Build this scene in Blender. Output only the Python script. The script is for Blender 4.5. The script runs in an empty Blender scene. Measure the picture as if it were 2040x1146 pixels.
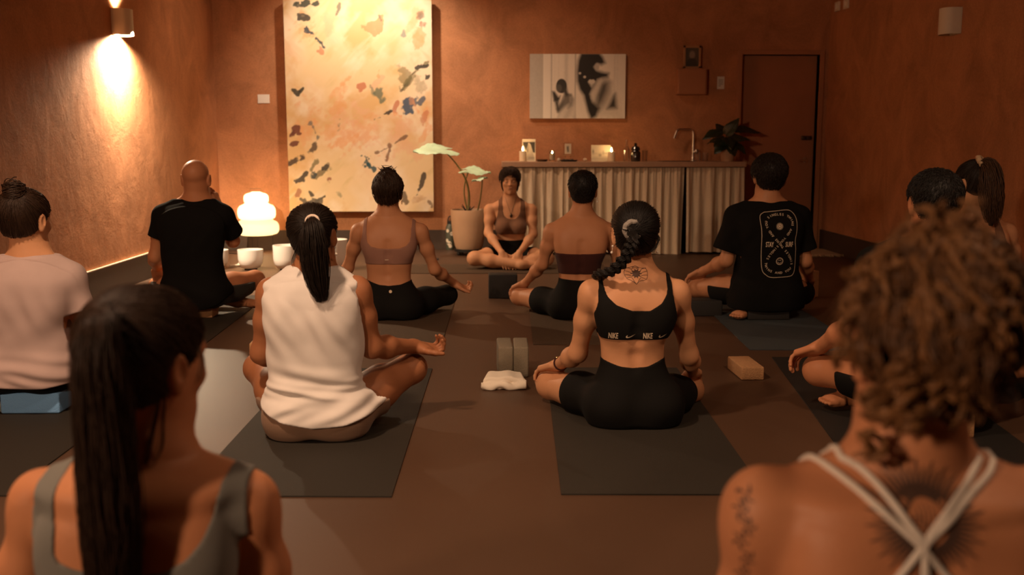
import bpy, bmesh, math, random
import numpy as np
from mathutils import Vector, Matrix
from mathutils.bvhtree import BVHTree

VOX = 0.0040            # body voxel size in metres
rng = np.random.default_rng(7)
random.seed(7)
C = bpy.context.scene.collection
sc = bpy.context.scene
f4 = np.float32

# ------------------------------------------------------------------ camera
FPX = 2040 * 35.0 / 36.0
CAM_H = 1.08
PITCH, YAW = math.radians(8.15), math.radians(1.15)
_r = np.array([math.cos(YAW), -math.sin(YAW), 0.0])
_f = np.array([math.sin(YAW) * math.cos(PITCH), math.cos(YAW) * math.cos(PITCH), -math.sin(PITCH)])
_u = np.cross(_r, _f)

def at(px, py, Y):
    d = _f * FPX + _r * (px - 1020.0) - _u * (py - 573.0)
    return np.array([0, 0, CAM_H]) + d * (Y / d[1])

def onfloor(px, py, z=0.0):
    d = _f * FPX + _r * (px - 1020.0) - _u * (py - 573.0)
    return np.array([0, 0, CAM_H]) + d * ((z - CAM_H) / d[2])

cam_d = bpy.data.cameras.new('camera'); cam = bpy.data.objects.new('camera', cam_d); C.objects.link(cam)
cam_d.lens = 35; cam_d.sensor_width = 36; cam_d.clip_start = 0.05
cam.location = (0, 0, CAM_H)
cam.rotation_euler = (math.pi / 2 - PITCH, 0, -YAW)
cam_d.dof.use_dof = True; cam_d.dof.focus_distance = 4.6; cam_d.dof.aperture_fstop = 2.8
sc.camera = cam

# ------------------------------------------------------------------ materials
def new_mat(name):
    m = bpy.data.materials.new(name); m.use_nodes = True
    nt = m.node_tree
    return m, nt, nt.nodes['Principled BSDF']

def node(nt, t, **kw):
    n = nt.nodes.new(t)
    for k, v in kw.items():
        if k.startswith('_'): n.inputs[k[1:].replace('_', ' ')].default_value = v
        else: setattr(n, k, v)
    return n

def simple(name, col, rough=0.6, metal=0.0, bump=0.0, bscale=60.0, mottle=0.12, mscale=8.0, spec=0.5, sheen=0.0, coat=0.0, stretch=(1, 1, 1)):
    """plain surface with mottled colour and fine bump"""
    m, nt, b = new_mat(name)
    b.inputs['Roughness'].default_value = rough
    b.inputs['Metallic'].default_value = metal
    b.inputs['Specular IOR Level'].default_value = spec
    if sheen: b.inputs['Sheen Weight'].default_value = sheen
    if coat: b.inputs['Coat Weight'].default_value = coat
    tc = node(nt, 'ShaderNodeTexCoord')
    mp = node(nt, 'ShaderNodeMapping'); mp.inputs['Scale'].default_value = stretch
    nt.links.new(tc.outputs['Object'], mp.inputs['Vector'])
    n1 = node(nt, 'ShaderNodeTexNoise', _Scale=mscale, _Detail=4.0)
    nt.links.new(mp.outputs['Vector'], n1.inputs['Vector'])
    mix = node(nt, 'ShaderNodeMix', data_type='RGBA')
    mix.inputs['A'].default_value = (*[c * (1 - mottle) for c in col], 1)
    mix.inputs['B'].default_value = (*[min(1, c * (1 + mottle)) for c in col], 1)
    nt.links.new(n1.outputs['Fac'], mix.inputs['Factor'])
    nt.links.new(mix.outputs['Result'], b.inputs['Base Color'])
    if bump:
        n2 = node(nt, 'ShaderNodeTexNoise', _Scale=bscale, _Detail=3.0)
        nt.links.new(mp.outputs['Vector'], n2.inputs['Vector'])
        bp = node(nt, 'ShaderNodeBump', _Strength=bump, _Distance=0.01)
        nt.links.new(n2.outputs['Fac'], bp.inputs['Height'])
        nt.links.new(bp.outputs['Normal'], b.inputs['Normal'])
    return m

def emit_mat(name, col, strength):
    m, nt, b = new_mat(name)
    b.inputs['Base Color'].default_value = (*col, 1)
    b.inputs['Emission Color'].default_value = (*col, 1)
    b.inputs['Emission Strength'].default_value = strength
    b.inputs['Roughness'].default_value = 0.8
    return m

def attr_mat(name, rough=0.7, bump=0.0, bscale=80):
    m, nt, b = new_mat(name)
    a = node(nt, 'ShaderNodeAttribute', attribute_name='paint')
    nt.links.new(a.outputs['Color'], b.inputs['Base Color'])
    b.inputs['Roughness'].default_value = rough
    if bump:
        tc = node(nt, 'ShaderNodeTexCoord')
        n2 = node(nt, 'ShaderNodeTexNoise', _Scale=bscale, _Detail=4.0)
        nt.links.new(tc.outputs['Object'], n2.inputs['Vector'])
        bp = node(nt, 'ShaderNodeBump', _Strength=bump, _Distance=0.004)
        nt.links.new(n2.outputs['Fac'], bp.inputs['Height'])
        nt.links.new(bp.outputs['Normal'], b.inputs['Normal'])
    return m

def glass_mat(name, col=(1, 1, 1), rough=0.02):
    """thin clear glass: mostly see-through with edge reflections"""
    m, nt, b = new_mat(name)
    tr = node(nt, 'ShaderNodeBsdfTransparent'); tr.inputs['Color'].default_value = (.93 * col[0], .93 * col[1], .93 * col[2], 1)
    gl = node(nt, 'ShaderNodeBsdfGlossy'); gl.inputs['Roughness'].default_value = .06
    lw = node(nt, 'ShaderNodeLayerWeight', _Blend=.35); mx = node(nt, 'ShaderNodeMixShader')
    nt.links.new(lw.outputs['Facing'], mx.inputs['Fac']); nt.links.new(tr.outputs['BSDF'], mx.inputs[1]); nt.links.new(gl.outputs['BSDF'], mx.inputs[2])
    nt.links.new(mx.outputs['Shader'], nt.nodes['Material Output'].inputs['Surface'])
    return m

def skin(name, col):
    m, nt, b = new_mat(name)
    tc = node(nt, 'ShaderNodeTexCoord')
    n1 = node(nt, 'ShaderNodeTexNoise', _Scale=9.0, _Detail=5.0)
    nt.links.new(tc.outputs['Object'], n1.inputs['Vector'])
    mix = node(nt, 'ShaderNodeMix', data_type='RGBA')
    mix.inputs['A'].default_value = (col[0] * .86, col[1] * .78, col[2] * .76, 1)
    mix.inputs['B'].default_value = (min(1, col[0] * 1.1), col[1] * 1.12, col[2] * 1.12, 1)
    nt.links.new(n1.outputs['Fac'], mix.inputs['Factor'])
    nt.links.new(mix.outputs['Result'], b.inputs['Base Color'])
    b.inputs['Roughness'].default_value = 0.5
    b.inputs['Specular IOR Level'].default_value = 0.25
    b.inputs['Subsurface Weight'].default_value = 0.0
    n2 = node(nt, 'ShaderNodeTexNoise', _Scale=170.0, _Detail=2.0)
    nt.links.new(tc.outputs['Object'], n2.inputs['Vector'])
    bp = node(nt, 'ShaderNodeBump', _Strength=0.12, _Distance=0.003)
    nt.links.new(n2.outputs['Fac'], bp.inputs['Height'])
    nt.links.new(bp.outputs['Normal'], b.inputs['Normal'])
    return m

def fabric(name, col, weave=0.25, mottle=0.08, rough=0.9, wscale=260, sheen=0.15):
    return simple(name, col, rough=rough, bump=weave * .4, bscale=wscale * 2.2, mottle=mottle, mscale=14, spec=0.15, sheen=sheen * .5)

def hair_mat(name, col, rough=0.5):
    m, nt, b = new_mat(name)
    tc = node(nt, 'ShaderNodeTexCoord')
    n1 = node(nt, 'ShaderNodeTexNoise', _Scale=45.0, _Detail=3.0)
    nt.links.new(tc.outputs['Object'], n1.inputs['Vector'])
    mix = node(nt, 'ShaderNodeMix', data_type='RGBA')
    mix.inputs['A'].default_value = (*[c * .6 for c in col], 1)
    mix.inputs['B'].default_value = (*[min(1, c * 1.5) for c in col], 1)
    nt.links.new(n1.outputs['Fac'], mix.inputs['Factor'])
    nt.links.new(mix.outputs['Result'], b.inputs['Base Color'])
    b.inputs['Roughness'].default_value = rough
    b.inputs['Specular IOR Level'].default_value = 0.3
    bp = node(nt, 'ShaderNodeBump', _Strength=0.35, _Distance=0.004)
    n2 = node(nt, 'ShaderNodeTexNoise', _Scale=160.0, _Detail=2.0)
    nt.links.new(tc.outputs['Object'], n2.inputs['Vector'])
    nt.links.new(n2.outputs['Fac'], bp.inputs['Height'])
    nt.links.new(bp.outputs['Normal'], b.inputs['Normal'])
    return m

# ------------------------------------------------------------------ objects, tags
def tag(o, label=None, cat=None, group=None, kind=None):
    if label: o['label'] = label
    if cat: o['category'] = cat
    if group: o['group'] = group
    if kind: o['kind'] = kind
    return o

def link(o, parent=None):
    C.objects.link(o)
    if parent is not None:
        o.parent = parent
    return o

def empty(name, loc, label, cat, group=None, rotz=0.0):
    o = bpy.data.objects.new(name, None); C.objects.link(o)
    o.empty_display_size = 0.05
    o.location = loc; o.rotation_euler = (0, 0, rotz)
    return tag(o, label, cat, group)

def mesh_obj(name, V, F, mat, parent=None, origin=None, smooth=True, local=False):
    """mesh from arrays; V in world coords (or local ones when local=True)"""
    V = np.asarray(V, dtype=f4)
    off = np.zeros(3)
    if not local:
        if parent is not None:
            q = parent
            while q is not None:
                off = off + np.array(q.location); q = q.parent
        elif origin is not None:
            off = np.array(origin)
    me = bpy.data.meshes.new(name)
    Vl = (V - off).astype(f4)
    if isinstance(F, np.ndarray) and F.ndim == 2:
        n = F.shape[1]
        me.vertices.add(len(Vl)); me.vertices.foreach_set('co', Vl.ravel())
        me.loops.add(F.size); me.loops.foreach_set('vertex_index', F.astype(np.int32).ravel())
        me.polygons.add(len(F))
        me.polygons.foreach_set('loop_start', np.arange(0, F.size, n, dtype=np.int32))
        me.polygons.foreach_set('loop_total', np.full(len(F), n, dtype=np.int32))
        me.update(calc_edges=True); me.validate()
    else:
        me.from_pydata([tuple(v) for v in Vl], [], [tuple(int(i) for i in q) for q in F]); me.update()
    me.polygons.foreach_set('use_smooth', np.full(len(me.polygons), smooth, dtype=bool))
    if mat is not None: me.materials.append(mat)
    o = bpy.data.objects.new(name, me)
    link(o, parent)
    if parent is None and origin is not None: o.location = tuple(origin)
    return o

class MB:
    """collects shapes into ONE mesh"""
    def __init__(s): s.v = []; s.f = []
    def add(s, V, F):
        n = len(s.v); s.v.extend([tuple(map(float, p)) for p in V]); s.f.extend([tuple(int(i) + n for i in q) for q in F]); return s
    def box(s, lo, hi, r=0.0, M=None):
        lo, hi = np.array(lo, float), np.array(hi, float)
        bm = bmesh.new(); bmesh.ops.create_cube(bm, size=1.0)
        c, d = (lo + hi) / 2, hi - lo
        for v in bm.verts: v.co = Vector(np.array(v.co) * d + c)
        if r > 0: bmesh.ops.bevel(bm, geom=list(bm.edges), offset=r, segments=3, affect='EDGES', profile=0.5)
        V = np.array([v.co[:] for v in bm.verts]); bm.verts.index_update()
        F = [[v.index for v in f.verts] for f in bm.faces]; bm.free()
        if M is not None: V = (np.array(M)[:3, :3] @ V.T).T + np.array(M)[:3, 3]
        return s.add(V, F)
    def lathe(s, prof, c=(0, 0, 0), n=40, close=True):
        V = []; F = []
        m = len(prof)
        for r, z in prof:
            for k in range(n):
                a = 2 * math.pi * k / n
                V.append((c[0] + r * math.cos(a), c[1] + r * math.sin(a), c[2] + z))
        for i in range(m - 1):
            for k in range(n):
                k2 = (k + 1) % n
                F.append((i * n + k, i * n + k2, (i + 1) * n + k2, (i + 1) * n + k))
        if close:
            F.append(tuple(range(n))[::-1]); F.append(tuple((m - 1) * n + k for k in range(n)))
        return s.add(V, F)
    def tube(s, pts, rad, n=8, cap=True):
        V, F = tube_arrays([np.asarray(pts, float)], [np.full(len(pts), rad) if np.isscalar(rad) else np.asarray(rad, float)], n)
        base = len(s.v)
        s.add(V, F)
        if cap:
            m = len(pts)
            s.f.append(tuple(base + k for k in range(n))[::-1]); s.f.append(tuple(base + (m - 1) * n + k for k in range(n)))
        return s
    def ball(s, c, r, n=16, m=10):
        r = np.array([r, r, r]) if np.isscalar(r) else np.array(r)
        V = [(c[0], c[1], c[2] - r[2])]; F = []
        for i in range(1, m):
            t = -math.pi / 2 + math.pi * i / m
            for k in range(n):
                a = 2 * math.pi * k / n
                V.append((c[0] + r[0] * math.cos(t) * math.cos(a), c[1] + r[1] * math.cos(t) * math.sin(a), c[2] + r[2] * math.sin(t)))
        V.append((c[0], c[1], c[2] + r[2])); e = len(V) - 1
        for k in range(n): F.append((0, 1 + (k + 1) % n, 1 + k))
        for i in range(m - 2):
            for k in range(n):
                a = 1 + i * n; k2 = (k + 1) % n
                F.append((a + k, a + k2, a + n + k2, a + n + k))
        a = 1 + (m - 2) * n
        for k in range(n): F.append((a + k, a + (k + 1) % n, e))
        return s.add(V, F)
    def build(s, name, mat, parent=None, origin=None, smooth=True, local=False, sharp=35):
        o = mesh_obj(name, np.array(s.v, dtype=f4), s.f, mat, parent, origin, smooth, local)
        if smooth and sharp:
            me = o.data
            me.set_sharp_from_angle(angle=math.radians(sharp))
        return o

def tube_arrays(paths, rads, n=4):
    """many tubes at once (list of (k,3) arrays of any length) -> V, F(quads)"""
    Vs, Fs = [], []; base = 0
    for P, R in zip(paths, rads):
        m = len(P)
        T = np.gradient(P, axis=0); T /= (np.linalg.norm(T, axis=1, keepdims=True) + 1e-9)
        ref = np.array([0.0, 0, 1]) if abs(T[0][2]) < 0.8 else np.array([1.0, 0, 0])
        N = np.cross(T, ref); N /= (np.linalg.norm(N, axis=1, keepdims=True) + 1e-9)
        for i in range(1, m):          # keep frames from flipping
            v = N[i - 1] - T[i] * np.dot(N[i - 1], T[i]); l = np.linalg.norm(v)
            N[i] = v / l if l > 1e-6 else N[i - 1]
        B = np.cross(T, N)
        a = 2 * np.pi * np.arange(n) / n
        ring = (N[:, None, :] * np.cos(a)[None, :, None] + B[:, None, :] * np.sin(a)[None, :, None]) * R[:, None, None] + P[:, None, :]
        Vs.append(ring.reshape(-1, 3))
        i = np.arange(m - 1)[:, None] * n; k = np.arange(n)[None, :]; k2 = (k + 1) % n
        q = np.stack([i + k, i + k2, i + n + k2, i + n + k], -1).reshape(-1, 4) + base
        Fs.append(q); base += m * n
    return np.concatenate(Vs), np.concatenate(Fs)

def strands_obj(name, paths, rads, mat, parent, n=4):
    V, F = tube_arrays(paths, rads, n)
    return mesh_obj(name, V, F, mat, parent)

# ------------------------------------------------------------------ implicit bodies
class Field:
    def __init__(s, lo, hi, h=None):
        s.h = h or VOX
        s.lo = np.array(lo, float); s.n = np.ceil((np.array(hi) - s.lo) / s.h).astype(int) + 1
        s.ax = [(s.lo[i] + s.h * np.arange(s.n[i])).astype(f4) for i in range(3)]
    def X(s): return s.ax[0][:, None, None]
    def Y(s): return s.ax[1][None, :, None]
    def Z(s): return s.ax[2][None, None, :]
    def new(s): return np.full(tuple(s.n), 0.2, dtype=f4)
    def sl(s, lo, hi, m):
        r = []
        for i in range(3):
            a = int(max(0, math.floor((lo[i] - m - s.lo[i]) / s.h))); b = int(min(s.n[i], math.ceil((hi[i] + m - s.lo[i]) / s.h) + 1))
            r.append(slice(a, max(a, b)))
        return tuple(r)
    def sub(s, r): return s.ax[0][r[0]][:, None, None], s.ax[1][r[1]][None, :, None], s.ax[2][r[2]][None, None, :]
    def put(s, A, fn, lo, hi, k=0.02, op='u', margin=0.035):
        r = s.sl(lo, hi, margin + k)
        if any(q.stop <= q.start for q in r): return
        d = fn(*s.sub(r)).astype(f4)
        a = A[r]
        if op == 'u':
            A[r] = smin(a, d, k)
        else:
            A[r] = -smin(-a, d, k)
    def cone(s, A, a, b, ra, rb, k=0.02, op='u'):
        a, b = np.array(a, float), np.array(b, float)
        m = max(ra, rb); lo = np.minimum(a, b) - m; hi = np.maximum(a, b) + m
        d = b - a; L = float(d @ d) + 1e-12
        def fn(x, y, z):
            t = np.clip(((x - f4(a[0])) * f4(d[0] / L) + (y - f4(a[1])) * f4(d[1] / L) + (z - f4(a[2])) * f4(d[2] / L)), 0, 1)
            dx = x - f4(a[0]) - t * f4(d[0]); dy = y - f4(a[1]) - t * f4(d[1]); dz = z - f4(a[2]) - t * f4(d[2])
            return np.sqrt(dx * dx + dy * dy + dz * dz) - (f4(ra) + t * f4(rb - ra))
        s.put(A, fn, lo, hi, k, op)
    def ell(s, A, c, rad, k=0.02, R=None, op='u'):
        c = np.array(c, float); rad = np.array(rad, float); m = rad.max()
        R_ = np.eye(3) if R is None else np.array(R)
        def fn(x, y, z):
            dx, dy, dz = x - f4(c[0]), y - f4(c[1]), z - f4(c[2])
            p = [(dx * f4(R_[0, i]) + dy * f4(R_[1, i]) + dz * f4(R_[2, i])) for i in range(3)]
            k1 = np.sqrt(sum((p[i] * f4(1 / rad[i])) ** 2 for i in range(3)))
            k2 = np.sqrt(sum((p[i] * f4(1 / rad[i] ** 2)) ** 2 for i in range(3))) + f4(1e-6)
            return k1 * (k1 - 1) / k2
        s.put(A, fn, c - m, c + m, k, op)
    def rbox(s, A, c, half, r, R, k=0.01, op='u'):
        c = np.array(c, float); m = float(np.linalg.norm(half)); R_ = np.array(R)
        def fn(x, y, z):
            dx, dy, dz = x - f4(c[0]), y - f4(c[1]), z - f4(c[2])
            q = [np.abs(dx * f4(R_[0, i]) + dy * f4(R_[1, i]) + dz * f4(R_[2, i])) - f4(half[i] - r) for i in range(3)]
            o = np.sqrt(sum(np.maximum(v, 0) ** 2 for v in q))
            return o + np.minimum(np.maximum(q[0], np.maximum(q[1], q[2])), 0) - f4(r)
        s.put(A, fn, c - m, c + m, k, op)
    def loft(s, A, st, k=0.02, n=2.3):
        """st: rows (z, cx, cy, halfwidth, halfdepth)"""
        st = np.array(sorted(st, key=lambda q: q[0]), float)
        z = s.ax[2].astype(float)
        cx, cy, w, d = [smooth_interp(z, st[:, 0], st[:, i]).astype(f4)[None, None, :] for i in (1, 2, 3, 4)]
        z0, z1 = st[0, 0], st[-1, 0]
        mw = st[:, 3].max(); md = st[:, 4].max()
        lo = (st[:, 1].min() - mw, st[:, 2].min() - md, z0); hi = (st[:, 1].max() + mw, st[:, 2].max() + md, z1)
        r = s.sl(lo, hi, 0.035 + k)
        x, y, zz = s.sub(r); q = r[2]
        cx, cy, w, d = cx[..., q], cy[..., q], w[..., q], d[..., q]
        u = np.abs(x - cx) / w; v = np.abs(y - cy) / d
        e = (u ** f4(n) + v ** f4(n)) ** f4(1 / n)
        g = np.sqrt((u / w) ** 2 + (v / d) ** 2) / (np.sqrt(u * u + v * v) + f4(1e-4)) + f4(1e-3)
        dd = (e - 1) / np.maximum(g, f4(1.0) / np.maximum(w, d))
        capz = np.maximum(f4(z0) - zz, zz - f4(z1))
        dd = -smin(-dd, -np.broadcast_to(capz, dd.shape), 0.03)
        A[r] = smin(A[r], dd.astype(f4), k)

def smooth_interp(x, xp, fp):
    """monotone-ish cubic interpolation"""
    xp = np.asarray(xp, float); fp = np.asarray(fp, float)
    m = np.gradient(fp, xp) if len(xp) > 2 else np.full(len(xp), (fp[-1] - fp[0]) / (xp[-1] - xp[0]))
    x = np.clip(x, xp[0], xp[-1]); i = np.clip(np.searchsorted(xp, x) - 1, 0, len(xp) - 2)
    h = xp[i + 1] - xp[i]; t = (x - xp[i]) / h
    return (2 * t**3 - 3 * t**2 + 1) * fp[i] + (t**3 - 2 * t**2 + t) * h * m[i] + (-2 * t**3 + 3 * t**2) * fp[i + 1] + (t**3 - t**2) * h * m[i + 1]

def smin(a, b, k):
    if k <= 1e-5: return np.minimum(a, b)
    h = np.maximum(f4(k) - np.abs(a - b), 0) * f4(1 / k)
    return np.minimum(a, b) - h * h * f4(k * 0.25)

def surface(Fd, A, smooth=2):
    """surface nets of field A (negative inside) -> V, F"""
    s = A < 0
    nz = [np.where(s.any(axis=tuple(j for j in range(3) if j != i)))[0] for i in range(3)]
    if len(nz[0]) == 0: return None
    b = [slice(max(0, q[0] - 2), q[-1] + 3) for q in nz]
    A = A[tuple(b)]; A = np.pad(A, 1, constant_values=0.05); s = A < 0
    off = np.array([Fd.ax[i][b[i]][0] - Fd.h for i in range(3)])
    cnt = np.zeros(tuple(d - 1 for d in A.shape), dtype=np.uint8)
    for dx in (0, 1):
        for dy in (0, 1):
            for dz in (0, 1):
                cnt += s[dx:A.shape[0] - 1 + dx, dy:A.shape[1] - 1 + dy, dz:A.shape[2] - 1 + dz]
    act = (cnt > 0) & (cnt < 8)
    I = np.argwhere(act)
    idx = np.full(act.shape, -1, dtype=np.int32); idx[act] = np.arange(len(I))
    P = np.zeros((len(I), 3)); N = np.zeros(len(I))
    cor = [(a, b_, c) for a in (0, 1) for b_ in (0, 1) for c in (0, 1)]
    vals = {c: A[I[:, 0] + c[0], I[:, 1] + c[1], I[:, 2] + c[2]].astype(float) for c in cor}
    for c in cor:
        for ax in range(3):
            if c[ax] == 0:
                c2 = list(c); c2[ax] = 1; c2 = tuple(c2)
                a, b_ = vals[c], vals[c2]; m = (a < 0) != (b_ < 0)
                t = np.where(m, a / np.where(m, a - b_, 1), 0)
                p = np.tile(np.array(c, float), (len(I), 1)); p[:, ax] += t
                P += p * m[:, None]; N += m
    V = (I + P / N[:, None]) * Fd.h + off
    Fs = []
    for ax in range(3):
        sl0 = [slice(1, -1)] * 3; sl1 = [slice(1, -1)] * 3
        sl0[ax] = slice(0, -1); sl1[ax] = slice(1, None)
        a, b_ = s[tuple(sl0)], s[tuple(sl1)]
        E = np.argwhere(a != b_); flip = a[a != b_]
        o = np.ones(3, int); o[ax] = 0
        E = E + o
        u, v = [(1, 2), (2, 0), (0, 1)][ax]
        def cell(du, dv):
            q = E.copy(); q[:, u] += du; q[:, v] += dv
            return idx[q[:, 0], q[:, 1], q[:, 2]]
        q = np.stack([cell(-1, -1), cell(0, -1), cell(0, 0), cell(-1, 0)], 1)
        q[~flip] = q[~flip][:, ::-1]
        Fs.append(q)
    F = np.concatenate(Fs)
    F = F[(F >= 0).all(1)]
    for it in range(smooth):
        V = lap(V, F, 0.5); V = lap(V, F, -0.48)
    return V, F

def lap(V, F, w):
    e = np.concatenate([F[:, [0, 1]], F[:, [1, 2]], F[:, [2, 3]], F[:, [3, 0]]])
    n = len(V); deg = np.bincount(e[:, 0], minlength=n) + np.bincount(e[:, 1], minlength=n)
    S = np.stack([np.bincount(e[:, 0], V[e[:, 1], i], n) + np.bincount(e[:, 1], V[e[:, 0], i], n) for i in range(3)], 1)
    return V + w * (S / np.maximum(deg, 1)[:, None] - V)

def unit(v):
    v = np.array(v, float); return v / (np.linalg.norm(v) + 1e-12)

def rot(yaw=0, pitch=0, roll=0):
    """yaw about z (deg, + turns left), pitch about x (+ looks up), roll about y"""
    return np.array(Matrix.Rotation(math.radians(yaw), 3, 'Z') @ Matrix.Rotation(math.radians(pitch), 3, 'X') @ Matrix.Rotation(math.radians(roll), 3, 'Y'))
# ------------------------------------------------------------------ people
class Person:
    """A seated figure. Everything is given in picture pixels plus a depth offset from the hip centre (Y0)
    and becomes metres at once; s = +1 faces away from the camera, -1 faces it."""
    def __init__(p, Y0, seat=0.0, s=1, h=None):
        p.Y0, p.seat, p.s = Y0, seat, s
        p.h = h or VOX
        p.todo = []
    def P(p, q):
        return at(q[0], q[1], p.Y0 + (q[2] if len(q) > 2 else 0.0))
    def zb(p, py, dy=-0.08): return float(at(1020, py, p.Y0 + dy)[2])
    def xw(p, px, dy=0.0): return float(at(px, 560, p.Y0 + dy)[0])

    def setup(p, torso, head, neck, lo_pad=0.0, **kw):
        """torso rows: (py, xl, xr, dy, halfdepth) from top to bottom"""
        p.st = []
        for py, xl, xr, dy, dp in torso:
            a, b = at(xl, py, p.Y0 + dy), at(xr, py, p.Y0 + dy)
            p.st.append((a[2], (a[0] + b[0]) / 2, p.Y0 + dy, (b[0] - a[0]) / 2, dp))
        p.cx = p.st[-1][1]
        p.hc = p.P(head); p.nb = p.P(neck)
        pts = [p.hc + d for d in ((0.16, 0.15, 0.2), (-0.16, -0.15, -0.1))]
        for j in kw.get('pts', []): pts += [np.array(j) + 0.11, np.array(j) - 0.11]
        for q in p.st: pts += [(q[1] - q[3] - .03, q[2] - q[4] - .05, q[0]), (q[1] + q[3] + .03, q[2] + q[4] + .05, q[0])]
        pts = np.array(pts); lo = pts.min(0); hi = pts.max(0)
        lo[2] = min(lo[2], p.seat) - 0.02
        if kw.get('floor', True): lo[2] = -0.012
        p.F = Field(lo - 0.02, hi + 0.02, p.h)
        p.T, p.A, p.L, p.H = p.F.new(), p.F.new(), p.F.new(), p.F.new()

    # -- torso
    def torso(p, sh, n=2.25, scap=1.0, spine=1.0, trap=0.029, bust=0.0, neck_r=0.05, butt=(0.085, 0.10, 0.10, 0.085), delt=0.05):
        F, T, s = p.F, p.T, p.s
        F.loft(T, p.st, n=n)
        L, R = [p.P(q) for q in sh]
        p.sh = (L, R)
        mid = (L + R) / 2
        if butt:
            bx, rx, ry, rz = butt
            for sg in (-1, 1):
                F.ell(T, (p.cx + sg * bx, p.Y0 - s * 0.025, p.seat + rz * 0.92), (rx, ry, rz), k=0.05)
        nb = p.nb
        for S in (L, R):
            F.cone(T, nb + np.array([0, 0, 0.035]) * 0.8, S + np.array([0, 0, 0.012]), trap, trap * 0.85, k=0.05)   # trapezius
            F.cone(T, nb * 0.35 + S * 0.65 + np.array([0, s * 0.03, 0]), nb + np.array([0, s * .035, -.02]), 0.02, 0.02, k=0.04)  # collar bone
            # shoulder blade
            if scap:
                c = mid * 0.45 + S * 0.55 + np.array([0, -s * 0.058, -0.085])
                F.ell(T, c, (0.052, 0.03 * scap + .012, 0.075), k=0.05, R=rot(roll=(-12 if S is L else 12)))
        if bust:
            for sg in (-1, 1):
                F.ell(T, (mid[0] + sg * 0.068, mid[1] + s * 0.075, mid[2] - 0.155), (0.066, 0.066 * bust, 0.062), k=0.04)
        if spine:   # groove of the backbone
            zz = [q for q in p.st]
            pts = [(q[1], q[2] - s * (q[4] + 0.015), q[0]) for q in zz]
            for a, b in zip(pts[:-1], pts[1:]):
                if a[2] < mid[2] - 0.02 and b[2] > p.seat + 0.24:
                    F.cone(T, a, b, 0.014, 0.014, k=0.03 * spine, op='s')
        hb = p.hc + np.array([0, -s * 0.014, -0.055])
        F.cone(p.H, nb + np.array([0, 0, -0.02]), hb, neck_r * 1.08, neck_r * 0.98, k=0.03)
        for sg in (-1, 1):   # neck muscles
            F.cone(p.H, nb + np.array([sg * 0.030, s * .0, 0.0]), p.hc + np.array([sg * (neck_r - .014), -s * .012, -0.05]), 0.02, 0.015, k=0.03)
        p.neck_r = neck_r

    # -- head in its own frame: x right (of the person when s=1), y forward, z up
    def head(p, hs=1.0, yaw=0, pitch=0, roll=0, jaw=1.0, face=True, ears=True, eyes_closed=True):
        F, H = p.F, p.H
        R = rot(yaw + (180 if p.s < 0 else 0), pitch, roll)
        p.HR, p.hs = R, hs
        c = p.hc
        def w(x, y, z): return c + R @ (np.array([x, y, z]) * hs)
        p.hw = w
        def E(x, y, z, rx, ry, rz, k=0.02, op='u', R2=None): F.ell(H, w(x, y, z), np.array([rx, ry, rz]) * hs, k, R if R2 is None else R @ R2, op)
        def K(a, b, ra, rb, k=0.012, op='u'): F.cone(H, w(*a), w(*b), ra * hs, rb * hs, k, op)
        E(0, -0.014, 0.036, .075, .094, .077, k=.03)
        E(0, .030, -.030, .056, .062, .082, k=.04)
        E(0, -.006, -.026, .059, .066, .052, k=.03)
        K((-.026 * jaw, .045, -.083), (.026 * jaw, .045, -.083), .025 * jaw, .025 * jaw, .03)
        K((0, .074, -.099), (0, .06, -.09), .016 * jaw, .02, .02)
        if face:
            K((-.034, .076, .022), (.034, .076, .022), .013, .013, .02)      # brow
            for sg in (-1, 1):
                E(sg * .031, .094, .003, .016, .012, .010, .012, 's')       # eye socket
                E(sg * .031, .076, .002, .0135, .0125, .0115, .004)         # lid over the eyeball
                E(sg * .040, .062, -.022, .020, .020, .018, .025)            # cheek
            K((0, .088, .012), (0, .108, -.026), .0075, .0105, .010)       # nose
            for sg in (-1, 1): E(sg * .011, .098, -.030, .008, .010, .007, .006)
            K((-.015, .0855, -.0535), (.015, .0855, -.0535), .0055, .0055, .008)   # lips
            K((-.012, .0845, -.0635), (.012, .0845, -.0635), .0065, .0065, .008)
        if ears:
            for sg in (-1, 1):
                Rq = rot(yaw=sg * -22, roll=sg * 8)
                E(sg * .081, -.010, -.004, .0085, .019, .033, .008, R2=Rq)
                E(sg * .078, -.006, -.030, .008, .010, .012, .008)
                E(sg * .090, -.006, .002, .006, .010, .018, .006, 's', R2=Rq)

    # -- arms
    def arm(p, side, elbow, wrist, r=.95, hand=None, deltoid=0.047):
        """side -1 = picture left, +1 = picture right"""
        F, A = p.F, p.A
        S = p.sh[0 if side < 0 else 1]; E, W = p.P(elbow), p.P(wrist)
        p.arms = getattr(p, 'arms', {}); p.arms[side] = (S, E, W)
        F.ell(A, S + np.array([side * 0.004, 0, -0.012]), np.array([deltoid, deltoid, deltoid * 1.25]) * r, k=0.03)
        m = S * 0.55 + E * 0.45
        F.cone(A, S, m, 0.046 * r, 0.043 * r, k=0.03); F.cone(A, m, E, 0.042 * r, 0.0335 * r, k=0.03)
        m = E * 0.68 + W * 0.32
        F.cone(A, E, m, 0.0335 * r, 0.0365 * r, k=0.035); F.cone(A, m, W, 0.0365 * r, 0.0235 * r, k=0.035)
        if hand: p.hand(side, W, **hand)

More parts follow.
